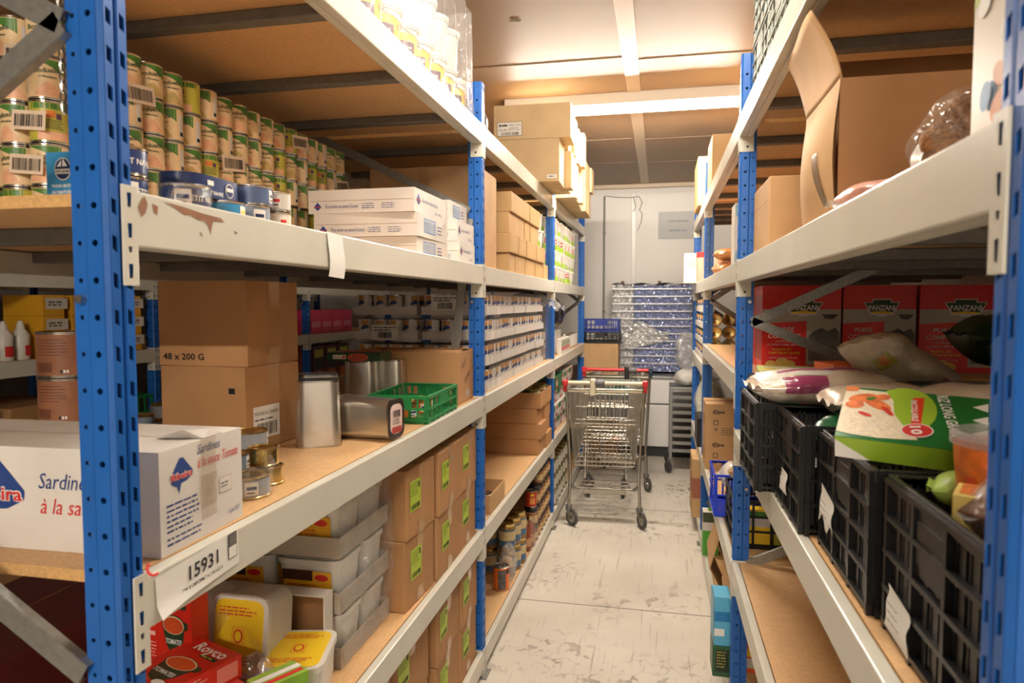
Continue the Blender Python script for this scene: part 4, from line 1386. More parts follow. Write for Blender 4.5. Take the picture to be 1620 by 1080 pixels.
for i, (x, y) in enumerate(((-0.83, 2.17), (-0.84, 2.27), (-0.84, 2.36))):
    q = flat_tin(0.042, 0.045, flat('orange_pack', (200, 110, 44), 0.4), None, 'terrine_tin', gold=True)
    q.put((x, y, S3 + 0.0065), 0.3 * i, 'gold topped orange tin inside the green crate, %s from its near end' % ORD[i], 'tins in the green crate')

# small tins, front of the shelf by the white carton and behind it
MIX = [flat_tin(0.0335, 0.040, STEELB, None, 'pate_tin', gold=True), flat_tin(0.0335, 0.040, None, None, 'pate_tin', gold=True),
       flat_tin(0.042, 0.044, flat('grey_print', (150, 156, 164), 0.4), None, 'fish_tin', gold=True)]
MIX[0].put((-0.872, 1.262, S3), 0.3, 'grey wrapped small tin under a twin, beside the white carton', 'small tins by the white carton')
MIX[0].put((-0.872, 1.262, S3 + 0.041), 1.0, 'grey wrapped small tin on top of a twin, beside the white carton', 'small tins by the white carton')
MIX[1].put((-0.835, 1.335, S3), 0.3, 'bare small tin at the back of the pile beside the white carton', 'small tins by the white carton')
MIX[1].put((-0.843, 1.33, S3 + 0.041), 0.3, 'bare small tin lying on another at the back of the pile beside the white carton', 'small tins by the white carton')
MIX[2].put((-0.818, 1.238, S3), -0.2, 'small flat tin in film at the shelf edge beside the white carton', 'small tins by the white carton')
m = MB(); m.lathe([(0.046, 0.0), (0.049, 0.02), (0.0445, 0.047), (0.03, 0.050), (0, 0.0495)], FILM, n=18); m.tube([(0.03, 0.02, 0.05), (0.035, 0.03, 0.062), (0.02, 0.045, 0.07), (0.0, 0.05, 0.058)], [0.012, 0.008, 0.006, 0.002], FILM, 6)
tag(m.obj('film_wrap', None, (-0.818, 1.238, S3)), 'clear film round the small flat tin at the shelf edge', 'film')
spots = [(-1.47, 1.80, 2), (-1.40, 1.62, 2), (-1.36, 1.52, 1), (-1.28, 1.42, 2), (-1.24, 1.50, 1), (-1.15, 1.36, 2), (-1.10, 1.45, 1), (-1.02, 1.35, 2), (-1.03, 1.44, 1), (-1.33, 1.35, 1), (-1.56, 1.72, 3), (-1.50, 1.93, 2), (-0.96, 1.46, 2)]
nm = ['nearest the white carton', 'in the middle', 'farther back', 'by the brown cartons']
for i, (x, y, n) in enumerate(spots):
    for k in range(n):
        MIX[2 if (i + k) % 2 else 0].put((x, y, S3 + 0.0452 * k), RND.uniform(-2.5, 0), 'small round tin behind the white carton, %s spot, %s of its pile' % (ORD[i], ('lowest', 'second', 'third')[k]), 'small round tins behind the white carton')

# tall brown tins in a tower behind the near post, seen through the end of the rack
BRN = flat('brown_wrapper', (150, 98, 68), 0.42, noise=0.12, scale=30)
BRND = flat('brown_print', (110, 66, 46), 0.5)
def brown_tin():
    t = thing('large_brown_tin', '', 'tin')
    tin_body(t, 0.064, 0.108, TIN, TINLID, 32)
    m = MB(); q = 0.0625
    m.lathe([(q, 0.006), (q, 0.102)], BRN, n=32)
    for a0 in (-1.4, 1.2):
        rr = random.Random(3)
        for k in range(6): cyl_patch(m, q, a0 - 0.7, a0 + rr.uniform(0.2, 0.6), 0.088 - 0.007 * k, 0.0905 - 0.007 * k, BRND, 0.0005)
        cyl_patch(m, q, a0 - 0.75, a0 - 0.1, 0.014, 0.036, BRND, 0.0005)
        for k in range(3): cyl_patch(m, q, a0 + 0.18 + 0.1 * k, a0 + 0.25 + 0.1 * k, 0.012, 0.019, PAPER if k else INK, 0.0007)
    m.obj('paper_wrapper', t)
    return t
BROWNT = Kind(brown_tin)
for k in range(3):
    BROWNT.put((-1.40, 1.385, S3 + 0.109 * k), 0.1 * k, 'large brown tin in the tower left of the near post, %s' % ('lowest', 'middle', 'topmost')[k], 'tower of large brown tins')
BROWNT.put((-1.285, 1.295, S3), -0.2, 'large brown tin right of the tower, just above the white carton', 'tower of large brown tins')
BROWNT.put((-1.475, 2.16, S3), -0.2, 'large brown tin standing alone deep on the shelf left of the brown cartons', 'tower of large brown tins')
BROWNT.put((-1.475, 2.16, S3 + 0.109), 0.6, 'large brown tin on top of another, deep on the shelf left of the brown cartons', 'tower of large brown tins')
yt = thing('yellow_lid_pot', 'brown pot with yellow lid at the far left behind the white carton', 'pot', (-1.56, 1.36, S3))
m = MB(); m.lathe([(0, 0), (0.055, 0), (0.062, 0.08), (0.062, 0.09)], flat('pot_brown', (92, 52, 34), 0.4), n=24); m.obj('pot_body', yt)
m = MB(); m.lathe([(0.063, 0.085), (0.066, 0.086), (0.066, 0.100), (0.058, 0.104), (0, 0.102)], flat('mustard_lid', (206, 158, 52), 0.4), n=24); m.obj('lid', yt)

# trays of bean tins behind the open carton (end of the stack in the middle bay), and its aisle side
TR = 'white trays of bean tins'
def bean_tray(label, x, y, z, nx, ny, rz=0.0, row=''):
    w_, d = nx * 0.0755 + 0.006, ny * 0.0755 + 0.006
    low_tray('card_tray', label, w_, d, 0.038, (x, y, z), rz, WCARD, TR)
    for i in range(nx):
        for j in range(ny):
            if nx > 1 and i < nx - 1 and j > 1: continue
            BEANTIN.put((x - w_ / 2 + 0.041 + 0.0755 * i, y - d / 2 + 0.041 + 0.0755 * j, z + 0.003), (-1.57 + RND.uniform(-0.35, 0.35)) if (nx > 1 and i < nx - 1) else RND.choice((-0.9, -0.5, 0.2)) + RND.uniform(-0.2, 0.2),
                        'bean tin in %s, %s across, %s deep' % (row, ORD[i], ORD[j]), 'bean tins in white trays')
for k in range(4):
    tw = ('lowest', 'second', 'third', 'top')[k]
    z = S3 + 0.0005 + 0.1135 * k
    for j in range(5):
        bean_tray('white card tray of bean tins, %s tier, %s tray from the near post' % (tw, ORD[j]), -0.902 - 0.010 * RND.random(), 3.11 + 0.31 * j, z, 4 if j == 0 else 1, 4, 0, '%s tier tray %s from the post' % (tw, ORD[j])) if j == 0 else \
        bean_tray('white card tray of bean tins, %s tier, %s tray from the near post' % (tw, ORD[j]), -0.795 - 0.012 * RND.random(), 3.115 + 0.316 * j, z, 1, 4, 0, '%s tier tray %s from the post' % (tw, ORD[j]))
    bean_tray('white card tray of bean tins at the rear of the stack end, %s tier' % tw, -1.235, 3.035, z, 4, 2, 0, '%s tier rear tray' % tw)
for lab, x, z, sd in (('barcode label on the top tray of bean tins, right', -1.01, S3 + 0.36, 3), ('barcode label on the third tray of bean tins, left', -1.30, S3 + 0.225, 5)):
    t = thing('tray_label', lab, 'label', (x, 2.951, z), 0, 'labels on the bean trays')
    m = MB(); fr = ((0, 0, 0), (1, 0, 0), (0, 0, 1)); m.rect(fr, 0, 0, 0.13, 0.07, PAPER, 0.0); m.lines(fr, 0.01, 0.055, 0.11, 2, 0.012, 0.006, INK, 2); m.barcode(fr, 0.03, 0.008, 0.07, 0.028, INK, sd); m.obj('paper', t)
m = MB()
m.grid(lambda u, v: (-0.748 + 0.004 * math.sin(u * 90) + 0.003 * math.sin(u * 33 + 8 * v), 2.97 + 1.72 * u, S3 + 0.01 + 0.44 * v), 120, 8, FILM)
tag(m.obj('shrink_film'), 'clear shrink film over the aisle side of the bean tin trays', 'film')
m = MB()   # loose torn film end at the top far corner
m.grid(lambda u, v: (-0.735 + 0.10 * u, 4.60 + 0.04 * u + 0.08 * v * (1 - 0.5 * u), S3 + 0.36 + 0.07 * v * (1 - u) + 0.02 * math.sin(9 * u + 5 * v)), 12, 6, FILMH)
tag(m.obj('torn_film'), 'torn end of film sticking out by the third blue post', 'film')
# ------------------------------------------------------------------ number slip and red clip on the middle left beam
ns = thing('shelf_label', 'white paper slip numbered 15931 on the middle left beam', 'label', (LX + 0.0008, 0.845, ZL[2] - 0.068))
m = MB()
m.grid(lambda u, v: (0.001 + 0.010 * max(0, 0.28 - v) * (1 - u) ** 2 * 3, 0.20 * u + 0.003 * (1 - v), 0.060 * v + 0.008 * u - 0.012 * max(0, 0.3 - u) * (1 - v)), 16, 6, PAPER); m.obj('paper', ns)
fr = ((0.0016, 0, 0), (0, 1, 0.03), (0, 0, 1))
m = MB(); m.text(fr, '15931', 0.072, 0.026, 0.032, INK, 0.072, 0.0006, 0.015); m.obj('number', ns)
m = MB(); m.text(fr, 'CDB 20 UNIFORME 7 A 2 V4 A LE 16', 0.055, 0.012, 0.009, INK, 0.1, 0.0006, 0.01); m.obj('small_print', ns)
m = MB(); m.rect(fr, 0.171, 0.018, 0.024, 0.044, INK, 0.0005); m.rect(fr, 0.1725, 0.0195, 0.021, 0.02, PAPER, 0.0009); m.rect(fr, 0.1725, 0.041, 0.021, 0.0195, flat('ink_grey', (110, 106, 100), 0.7), 0.0009); m.obj('grey_box', ns)
rc = thing('red_clip', 'small red hook clip on the near post above the middle beam', 'clip', (-0.712, 0.822, ZL[2] + 0.008))
m = MB(); m.tube([(0.002 + 0.002 * k, 0.007 * math.cos(a), 0.007 + 0.007 * math.sin(a)) for k, a in enumerate([PI * 0.2 + PI * 1.5 * q / 8 for q in range(9)])], 0.002, REDINK, 6); m.obj('hook', rc)

# ------------------------------------------------------------------ left rack, near bay, shelf at 0.64 m
S5 = ZL[1] + ZB + 0.0007
G = 'cartons with lime labels'
def lime_col(tag_, x, y, rz, d, z, h=0.222, n=2, where=''):
    for k in range(n):
        carton('brown carton with lime label, %s %s' % (tag_, ('lower', 'upper')[k]), 0.40, d, h, (x + 0.004 * k, y + 0.004 * k, z + (h + 0.0006) * k), rz + 0.015 * k, CARD, G, tape=('right',), seam='x',
               labels=[('right', d * (0.18 if k == 0 else 0.10), h * 0.38, 0.085, 0.098, 'lime')])
lime_col('nearest column on the second shelf,', -0.95, 2.075, -0.06, 0.235, S5)
lime_col('middle column on the second shelf,', -0.938, 2.345, 0.0, 0.285, S5)
lime_col('column at the far post on the second shelf,', -0.944, 2.606, 0.0, 0.235, S5)
S6 = ZL[0] + ZB + 0.0007
lime_col('nearest column on the lowest shelf,', -0.965, 2.02, -0.06, 0.28, S6, 0.215)
lime_col('middle column on the lowest shelf,', -0.945, 2.335, 0.0, 0.28, S6, 0.216)
lime_col('column at the far post on the lowest shelf,', -0.942, 2.600, 0.0, 0.245, S6, 0.216)
TUBW.put((-0.84, 1.745, S6), -PI / 2, 'white tub alone before the cartons on the lowest shelf', 'white rectangular tubs')
TUBW.put((-0.84, 1.745, S6 + 0.134), -PI / 2, 'white tub on another before the cartons on the lowest shelf', 'white rectangular tubs')
TUBW.put((-0.845, 1.745, S6 + 0.268), -PI / 2, 'white tub topmost of three before the cartons on the lowest shelf', 'white rectangular tubs')

# three trays of white tubs in film
for k in range(3):
    z = S5 + 0.1475 * k
    low_tray('card_tray', 'white card tray under tubs, %s of three trays in film' % ('lowest', 'middle', 'topmost')[k], 0.60, 0.325, 0.055, (-1.105, 1.770, z), 0.0, GREYCARD, 'trays of white tubs')
    for i in range(3):
        for j in range(2):
            if i and j: continue
            TUBW.put((-0.905 - 0.198 * i, 1.693 + 0.155 * j, z + 0.003), -PI / 2,
                     'white tub with amber label in the %s tray, %s from the aisle, %s' % (('lowest', 'middle', 'topmost')[k], ORD[i], ('near side', 'far side')[j]), 'white rectangular tubs')
FILMT = film('tub_film', (1, 1, 1), 0.15, 1.0, haze=0.10, scale=20)
m = MB(); m.grid(lambda u, v: (-0.795 + 0.005 * math.sin(u * 24 + 5 * v) + 0.004 * math.sin(v * 40), 1.60 + 0.34 * u, S5 + 0.01 + 0.425 * v), 30, 30, FILMT)
tag(m.obj('shrink_film'), 'clear shrink film over the aisle side of the tub trays', 'film')
# an empty tray stood on its side before the stack
et = thing('empty_card_tray', 'empty card tray stood on its side before the tub stack', 'tray', (-0.82, 1.595, S5))
m = MB()
m.box((-0.30, 0, 0), (0, 0.003, 0.215), CARDIN); m.obj('tray_floor', et)
for k, (a, b) in enumerate((((-0.30, -0.045, 0.0), (0.0, -0.0002, 0.003)), ((-0.30, -0.045, 0.215), (0.0, 0.003, 0.218)), ((-0.003, -0.045, 0.0032), (0.0, -0.0002, 0.2148)))):
    m = MB(); m.box(a, b, WCARD); m.obj('tray_wall', et)
# tubs with yellow lids
carton('flat brown carton under the lying yellow lidded tubs', 0.32, 0.10, 0.062, (-1.055, 1.475, S5), 0.0, CARD, None, tape=())
TUBY.put((-0.965, 1.535, S5 + 0.158), 0.0, 'yellow lidded tub lying on its side, right of two', 'yellow lidded tubs', rx=PI / 2 - 0.12)
TUBY.put((-1.123, 1.53, S5 + 0.158), 0.05, 'yellow lidded tub lying on its side, left of two', 'yellow lidded tubs', rx=PI / 2 - 0.12)
TUBY.put((-0.836, 1.452, S5), 0.25, 'yellow lidded tub standing upright at the shelf edge', 'yellow lidded tubs')
m = MB()
def bagf(c, a, b, h, seed, k1=5, k2=7, amp=0.10):
    rr = random.Random(seed); p1, p2, p3 = rr.random() * 6, rr.random() * 6, rr.random() * 6
    def f(u, v):
        t = 2 * PI * u; s = PI * v
        q = 1 + amp * math.sin(k1 * t + p1 + 3 * s) * math.sin(s) + amp * 0.6 * math.sin(k2 * t - 4 * s + p2)* math.sin(s)
        return (c[0] + a * q * math.sin(s) ** 0.7 * math.cos(t), c[1] + b * q * math.sin(s) ** 0.7 * math.sin(t), c[2] + h * (1 - math.cos(s)) / 2 * (1 + 0.5 * amp * math.sin(3 * t + p3)))
    return f
m.grid(lambda u, v: (-1.07 + 0.20 * u, 1.412 - 0.008 * math.sin(9 * u) - 0.02 * u * v, S5 + 0.01 + (0.19 + 0.03 * math.sin(5 * u)) * v), 18, 10, FILM)
tag(m.obj('film_bag'), 'clear film hanging over the lying yellow lidded tubs', 'film')

# red tomato soup boxes
RED1 = flat('soup_red', (206, 44, 30), 0.32, noise=0.08, scale=18)
PINKR = flat('soup_red_film', (214, 70, 66), 0.22, noise=0.12, scale=30)
CUPG = flat('cup_green', (40, 62, 40), 0.4)
SOUPO = flat('soup_orange', (206, 84, 38), 0.4, noise=0.1, scale=50)
def royco_face(m, fr, w_, h):
    m.text(fr, 'Royco', w_ * 0.24, h * 0.80, h * 0.2, PAPER, w_ * 0.66, 0.0012, 0.025)
    m.rect(fr, w_ * 0.52, h * 0.72, w_ * 0.36, h * 0.055, CUPG, 0.0010)
    m.lines(fr, w_ * 0.55, h * 0.735, w_ * 0.3, 1, 0.01, h * 0.03, LIME, 3, 0.0014)
    m.shape(fr, [(w_ * 0.20, h * 0.52), (w_ * 0.84, h * 0.52), (w_ * 0.76, h * 0.30), (w_ * 0.62, h * 0.18), (w_ * 0.42, h * 0.18), (w_ * 0.28, h * 0.30)], CUPG, 0.0010)
    m.ell(fr, w_ * 0.52, h * 0.52, w_ * 0.33, h * 0.125, CUPG, 0.0014); m.ell(fr, w_ * 0.52, h * 0.525, w_ * 0.305, h * 0.11, flat('cup_rim', (214, 190, 150), 0.4), 0.0018); m.ell(fr, w_ * 0.52, h * 0.52, w_ * 0.28, h * 0.095, SOUPO, 0.0022)
    m.ell(fr, w_ * 0.86, h * 0.53, w_ * 0.07, h * 0.05, CUPG, 0.0012)
    m.text(fr, 'TOMATES', w_ * 0.29, h * 0.30, h * 0.085, PAPER, w_ * 0.46, 0.0018, 0.02)
    m.ell(fr, w_ * 0.34, h * 0.13, w_ * 0.2, h * 0.075, SOUPO, 0.0022); m.ell(fr, w_ * 0.72, h * 0.17, w_ * 0.13, h * 0.05, PAPER, 0.0026)
def royco_spine(m, fr, w_, h, bar=False):
    for k, (a, b) in enumerate(((0.72, 0.07), (0.60, 0.06), (0.48, 0.05), (0.36, 0.05))):
        m.rect(fr, w_ * 0.22, h * a, w_ * 0.55, h * b, flat('soup_icon', (240, 190, 176), 0.5), 0.0012)
    m.lines(fr, w_ * 0.18, h * 0.27, w_ * 0.65, 5, h * 0.04, h * 0.018, MATS['soup_icon'], 5, 0.0012)
def royco_box(label, loc, rz, lying, mat=None, rx=0.0, hh=0.05):
    mat = mat or RED1
    t = thing('soup_box', label, 'box', loc, rz, 'red tomato soup boxes')
    m = MB()
    if lying:
        w_, d, h = 0.148, 0.195, hh
        m.box((-w_ / 2, -d / 2, 0), (w_ / 2, d / 2, h), mat)
        F = faces(w_, d, h)
        royco_face(m, F['top'], w_, d)
        fr = F['front']
        m.rect(fr, 0.075, 0.010, 0.044, 0.030, PAPER, 0.001); m.barcode(fr, 0.079, 0.014, 0.036, 0.022, INK, 4, 0.0014)
        m.lines(fr, 0.02, 0.036, 0.045, 4, 0.007, 0.0035, MATS['soup_icon'] if 'soup_icon' in MATS else PAPER, 6)
        fr = F['right']
        m.lines(fr, 0.015, 0.04, 0.10, 5, 0.007, 0.003, flat('soup_icon', (240, 190, 176), 0.5), 9)
        m.rect(fr, 0.135, 0.008, 0.05, 0.034, flat('soup_pale', (226, 130, 116), 0.5), 0.001)
    else:
        w_, d, h = 0.132, 0.05, 0.195
        m.box((-w_ / 2, -d / 2, 0), (w_ / 2, d / 2, h), mat)
        F = faces(w_, d, h)
        fr = F['front']
        royco_spine(m, ((-w_ / 2 + 0.002, -d / 2, 0), (1, 0, 0), (0, 0, 1)), 0.034, h)
        O = Vector(fr[0]) + Vector((0.030, 0, 0))
        royco_face(m, (tuple(O), fr[1], fr[2]), w_ - 0.032, h)
    m.obj('body', t, bevel=0.0015)
    m = MB(); 
    if lying: m.rect(F['left'], 0.004, 0.004, d - 0.008, h - 0.008, mat, 0.0012)
    else: m.rect(F['top'], 0.004, 0.004, w_ - 0.008, d - 0.008, mat, 0.0012)
    m.obj('end_flap', t)
    return t
for k in range(2):
    royco_box('red soup box %s in the pile at the near post' % ('lowest', 'second')[k], (-0.985, 1.195, S5 + 0.0507 * k), -0.32 + 0.1 * k, True)
royco_box('red soup box in clear film, third in the pile at the near post', (-0.955, 1.205, S5 + 0.1014), -0.50, True, PINKR)
royco_box('red tomato soup box lying on top of the pile', (-0.978, 1.215, S5 + 0.1521), -0.34, True)
for k in range(3):
    royco_box('red soup box %s in the row behind, under the upright one' % ('lowest', 'second', 'third')[k], (-1.10, 1.405, S5 + 0.0442 * k), 0.05, True, hh=0.0435)
royco_box('red tomato soup box standing upright under the beam', (-1.075, 1.335, S5 + 0.1330), -0.12, False)
m = MB(); m.grid(bagf((-0.965, 1.335, S5), 0.055, 0.045, 0.155, 3, amp=0.16), 28, 16, film('bag_film', (0.96, 0.93, 0.9), 0.16, 1.0, haze=0.05, scale=14))
bo = m.obj('clear_bag'); tag(bo, 'crumpled clear bag of brown goods beside the red soup boxes', 'bag')
bo.location = (0.075, 0.02, 0)
m = MB(); m.grid(bagf((-0.89, 1.355, S5), 0.034, 0.03, 0.10, 5, amp=0.05), 18, 10, flat('brown_goods', (92, 52, 36), 0.6, noise=0.3, scale=60)); m.obj('brown_filling', bo, (-0.075, -0.02, 0))
# green soup carton in front
def pois(m, F):
    fr = F['right']
    m.rect(fr, 0, 0, 0.11, 0.155, flat('leek_green', (120, 166, 52), 0.35, noise=0.25, scale=22))
    m.ell(fr, 0.030, 0.105, 0.017, 0.030, REDINK, 0.001, rot=-0.3); m.text(fr, 'Liebig', 0.018, 0.098, 0.013, PAPER, 0.026, 0.0014, 0.02, rot=0.4)
    for k, s in enumerate(('Velouté de', 'Poireaux et', 'au Tartare')): m.text(fr, s, 0.034, 0.082 - 0.018 * k, 0.015, DKGREEN, 0.068, 0.001, 0.01)
    fr = F['front']
    m.rect(fr, 0, 0, 0.062, 0.155, MATS['leek_green']); m.lines(fr, 0.01, 0.13, 0.04, 8, 0.01, 0.004, DKGREEN, 6)
    m.rect(F['top'], 0.018, 0, 0.016, 0.11, PAPER, 0.0008); m.rect(F['top'], 0.04, 0.005, 0.012, 0.1, REDINK, 0.0008)
carton('green leek soup carton standing at the front edge by the yellow lid', 0.062, 0.11, 0.155, (-0.80, 1.300, S5), -0.52, flat('leek_light', (150, 186, 74), 0.35, noise=0.2, scale=20), tape=(), prints=pois, name='soup_carton', cat='carton')

# ------------------------------------------------------------------ left rack, middle bay, lower shelves
G = 'brown trays stacked four high'
for c, y in enumerate((4.325, 4.552)):
    for k in range(4):
        lab = 'brown tray, %s tier of the %s column on the second shelf' % (('lowest', 'second', 'third', 'top')[k], ('near', 'far')[c])
        if k < 3:
            carton(lab, 0.46, 0.218, 0.098, (-0.965 + 0.014 * ((k + c) % 2) - 0.012 * (k == 2), y, S5 + 0.0988 * k), 0.02 * (k % 2), CARD, G, tape=(), seam='x')
        else:
            open_carton(lab, 0.46, 0.218, 0.098, (-0.955, y, S5 + 0.0988 * k), 0, CARD, group=G)
            for i in range(5):
                for j in range(2):
                    flat_tin(0.040, 0.112, flat('olive_print', (126, 116, 60), 0.4), None, 'oil_tin', gold=True).put((-0.79 - 0.084 * i, y - 0.05 + 0.1 * j, S5 + 0.0988 * k + 0.006), i * 0.7,
                        'gold lidded tin in the %s top tray, %s from the aisle, %s' % (('near', 'far')[c], ORD[i], ('near row', 'far row')[j]), 'tins in the open top trays')
open_carton('low open carton with small tins beside the second blue post', 0.30, 0.30, 0.085, (-0.892, 3.125, S5), 0.0, CARD2)
for i, (x, y) in enumerate(((-0.80, 3.05), (-0.81, 3.15), (-0.90, 3.05), (-0.90, 3.15))):
    flat_tin(0.042, 0.04, WPLAS, None, 'white_tin', patch=YEL).put((x, y, S5 + 0.006), i, 'white and yellow small tin in the low open carton, %s' % ('near the aisle, nearer', 'near the aisle, farther', 'deeper, nearer', 'deeper, farther')[i], 'tins in the low open carton')

# lowest shelf: tins and jars
t = thing('orange_tin', 'large orange tin with black and white picture at the second post', 'tin', (-0.79, 3.40, S6))
tin_body(t, 0.043, 0.125, TIN, TINLID, 26)
m = MB(); q = 0.0416
m.lathe([(q, 0.006), (q, 0.119)], flat('orange_wrapper', (222, 112, 40), 0.4), n=26)
cyl_patch(m, q, -1.75, -0.75, 0.01, 0.112, flat('picture_grey', (84, 82, 84), 0.5, noise=0.7, scale=34), 0.0006); cyl_patch(m, q, -0.7, 0.2, 0.088, 0.112, flat('dark_band', (44, 32, 30), 0.5), 0.0006)
m.obj('paper_wrapper', t)
JBLUE = flat('jar_blue', (74, 108, 140), 0.4); JCREAM = flat('jar_cream', (206, 186, 140), 0.4, noise=0.1, scale=60)
def tall_jar():
    t = thing('preserve_jar', '', 'jar')
    m = MB(); m.lathe([(0, 0), (0.043, 0), (0.046, 0.006), (0.046, 0.118), (0.040, 0.130)], flat('bean_glass', (150, 116, 66), 0.15, noise=0.25, scale=90), n=22); m.obj('glass', t)
    m = MB(); m.lathe([(0.041, 0.128), (0.042, 0.130), (0.042, 0.144), (0.036, 0.147), (0, 0.146)], TING, n=22); m.obj('lid', t)
    m = MB(); m.lathe([(0.0466, 0.02), (0.0466, 0.055)], JBLUE, n=22); m.lathe([(0.0466, 0.055), (0.0466, 0.105)], JCREAM, n=22); m.lathe([(0.0466, 0.105), (0.0466, 0.114)], JBLUE, n=22); m.obj('paper_label', t)
    return t
TJ = Kind(tall_jar)
for i, (x, y) in enumerate(((-0.80, 3.585), (-0.79, 3.69), (-0.78, 3.795), (-0.905, 3.60), (-0.90, 3.71))):
    for k in range(2 if i < 3 else 3):
        TJ.put((x, y, S6 + 0.1475 * k), RND.uniform(-1, 1), 'preserve jar with blue and cream label, %s stack behind the orange tin, %s' % (ORD[i], ('lower', 'upper', 'topmost')[k]), 'preserve jars on the lowest shelf')
t = thing('clear_bag', 'clear bag with a pale bun leaning behind the orange tin', 'bag', (-0.775, 3.50, S6))
m = MB(); m.grid(bagf((0, 0, 0.0), 0.045, 0.035, 0.2, 8, amp=0.12), 24, 14, FILMH); m.obj('film', t)
m = MB(); m.grid(bagf((-0.005, 0, 0.075), 0.03, 0.024, 0.06, 9, amp=0.03), 18, 10, flat('bun', (210, 180, 140), 0.6)); m.obj('bun', t)
def sauce_bottle():
    t = thing('sauce_bottle', '', 'bottle')
    m = MB(); m.lathe([(0, 0), (0.032, 0), (0.035, 0.006), (0.035, 0.10), (0.030, 0.13), (0.015, 0.15), (0.014, 0.165)], flat('tomato_glass', (146, 74, 44), 0.2, noise=0.15, scale=30), n=18); m.obj('glass', t)
    m = MB(); m.lathe([(0.017, 0.16), (0.018, 0.185), (0.014, 0.19), (0, 0.19)], TING, n=16); m.obj('cap', t)
    m = MB(); m.lathe([(0.0356, 0.03), (0.0356, 0.08)], flat('label_peach', (200, 150, 110), 0.5), n=18); m.obj('paper_label', t)
    return t
SB = Kind(sauce_bottle)
for i, (x, y) in enumerate(((-0.81, 3.90), (-0.775, 3.975), (-0.765, 4.06), (-0.85, 3.98))):
    SB.put((x, y, S6), i, 'brown sauce bottle, %s from the preserve jars' % ORD[i], 'brown sauce bottles on the lowest shelf')
m = MB(); m.grid(lambda u, v: (-0.726 + 0.006 * math.sin(20 * u + 4 * v), 3.90 + 0.22 * u, S6 + 0.005 + (0.20 + 0.015 * math.sin(9 * u)) * v), 20, 10, FILM)
tag(m.obj('film_wrap'), 'clear film over the brown sauce bottles', 'film')
JB = flat('paste_glass', (150, 104, 70), 0.15, noise=0.1, scale=40)
def paste_jar():
    t = thing('paste_jar', '', 'jar')
    m = MB(); m.lathe([(0, 0), (0.042, 0), (0.045, 0.005), (0.045, 0.07), (0.041, 0.078)], JB, n=22); m.obj('glass', t)
    m = MB(); m.lathe([(0.0425, 0.076), (0.0435, 0.078), (0.0435, 0.102), (0.037, 0.106), (0, 0.105)], DARK, n=22); m.obj('lid', t)
    m = MB(); m.lathe([(0.0456, 0.018), (0.0456, 0.056)], flat('label_straw', (196, 170, 120), 0.5), n=22); m.obj('paper_label', t)
    return t
PJ = Kind(paste_jar)
for i, y in enumerate((4.17, 4.265, 4.36, 4.455, 4.55, 4.645)):
    for k in range(4 if i > 1 else (2 if i == 0 else 3)):
        PJ.put((-0.775, y, S6 + 0.1065 * k), 0, 'black lidded jar, %s column from the sauce bottles, %s tier' % (ORD[i], ('bottom', 'second', 'third', 'top')[k]), 'black lidded jars on the lowest shelf')
t = thing('red_tin', 'small red and yellow tin on top of the nearest black lidded jars', 'tin', (-0.775, 4.17, S6 + 0.213))
tin_body(t, 0.036, 0.10, TIN, TINLID, 22)
m = MB(); m.lathe([(0.0348, 0.005), (0.0348, 0.095)], flat('red_wrapper', (186, 56, 34), 0.4), n=22); cyl_patch(m, 0.0348, -1.6, -0.7, 0.02, 0.06, flat('pasta_print', (222, 150, 60), 0.5, noise=0.3, scale=90), 0.0006); cyl_patch(m, 0.0348, -1.5, -0.8, 0.07, 0.085, YEL, 0.0006); m.obj('paper_wrapper', t)

# ------------------------------------------------------------------ left rack, far bay
BG = flat('gold_tin_olive', (146, 138, 92), 0.35, 0.4)
def gold_tin():
    t = thing('gold_lid_tin', '', 'tin')
    tin_body(t, 0.062, 0.115, TIN, TING, 26)
    m = MB(); m.lathe([(0.0606, 0.005), (0.0606, 0.11)], BG, n=26); cyl_patch(m, 0.0606, -1.5, 0.2, 0.02, 0.09, flat('tin_white', (206, 202, 190), 0.4), 0.0006); m.obj('paper_wrapper', t)
    return t
GT = Kind(gold_tin)
for i in range(6):
    for k in range(3):
        GT.put((-0.79, 4.92 + 0.128 * i, S6 + 0.1155 * k), RND.uniform(-0.5, 0.5), 'gold lidded catering tin behind the front trolley, %s column, %s tier' % (ORD[i], ('bottom', 'middle', 'top')[k]), 'gold lidded catering tins')
def rg(m, F, w_, d, h):
    for fc, L in (('front', w_), ('right', d)):
        fr = F[fc]
        m.shape(fr, [(L * 0.60, h * 0.12), (L - 0.005, h * 0.12), (L - 0.005, h * 0.88), (L * 0.72, h * 0.88)], flat('box_red', (176, 40, 46), 0.4), 0.0008)
        m.rect(fr, 0.004, h * 0.55, L * 0.5, h * 0.38, flat('box_green', (30, 120, 70), 0.4), 0.0008)
        m.ell(fr, L * 0.82, h * 0.45, L * 0.08, h * 0.2, PAPER, 0.0012)
for i in range(4):
    for k in range(4):
        mt = flat('box_green', (30, 120, 70), 0.4) if k == 3 and i < 2 else WCARD
        carton('white, red and green food box, %s stack in the far left bay, %s tier' % (ORD[i], ('bottom', 'second', 'third', 'top')[k]), 0.24, 0.28, 0.104, (-0.875 + 0.01 * (k % 2), 4.97 + 0.3 * i, S5 + 0.1046 * k), 0.0, mt, 'red and green food boxes', tape=(),
               prints=lambda m, F: rg(m, F, 0.24, 0.28, 0.104), name='food_box')
bk = thing('black_wrapped_pallet', 'bulky goods in black film behind the third post', 'bundle', (-1.03, 5.56, S3))
m = MB(); m.grid(bagf((0, 0, 0.14), 0.26, 0.36, 0.34, 4, 9, 13, 0.05), 48, 20, flat('black_film', (22, 22, 26), 0.12, spec=0.8, bump=1.0, scale=14)); m.obj('film', bk)
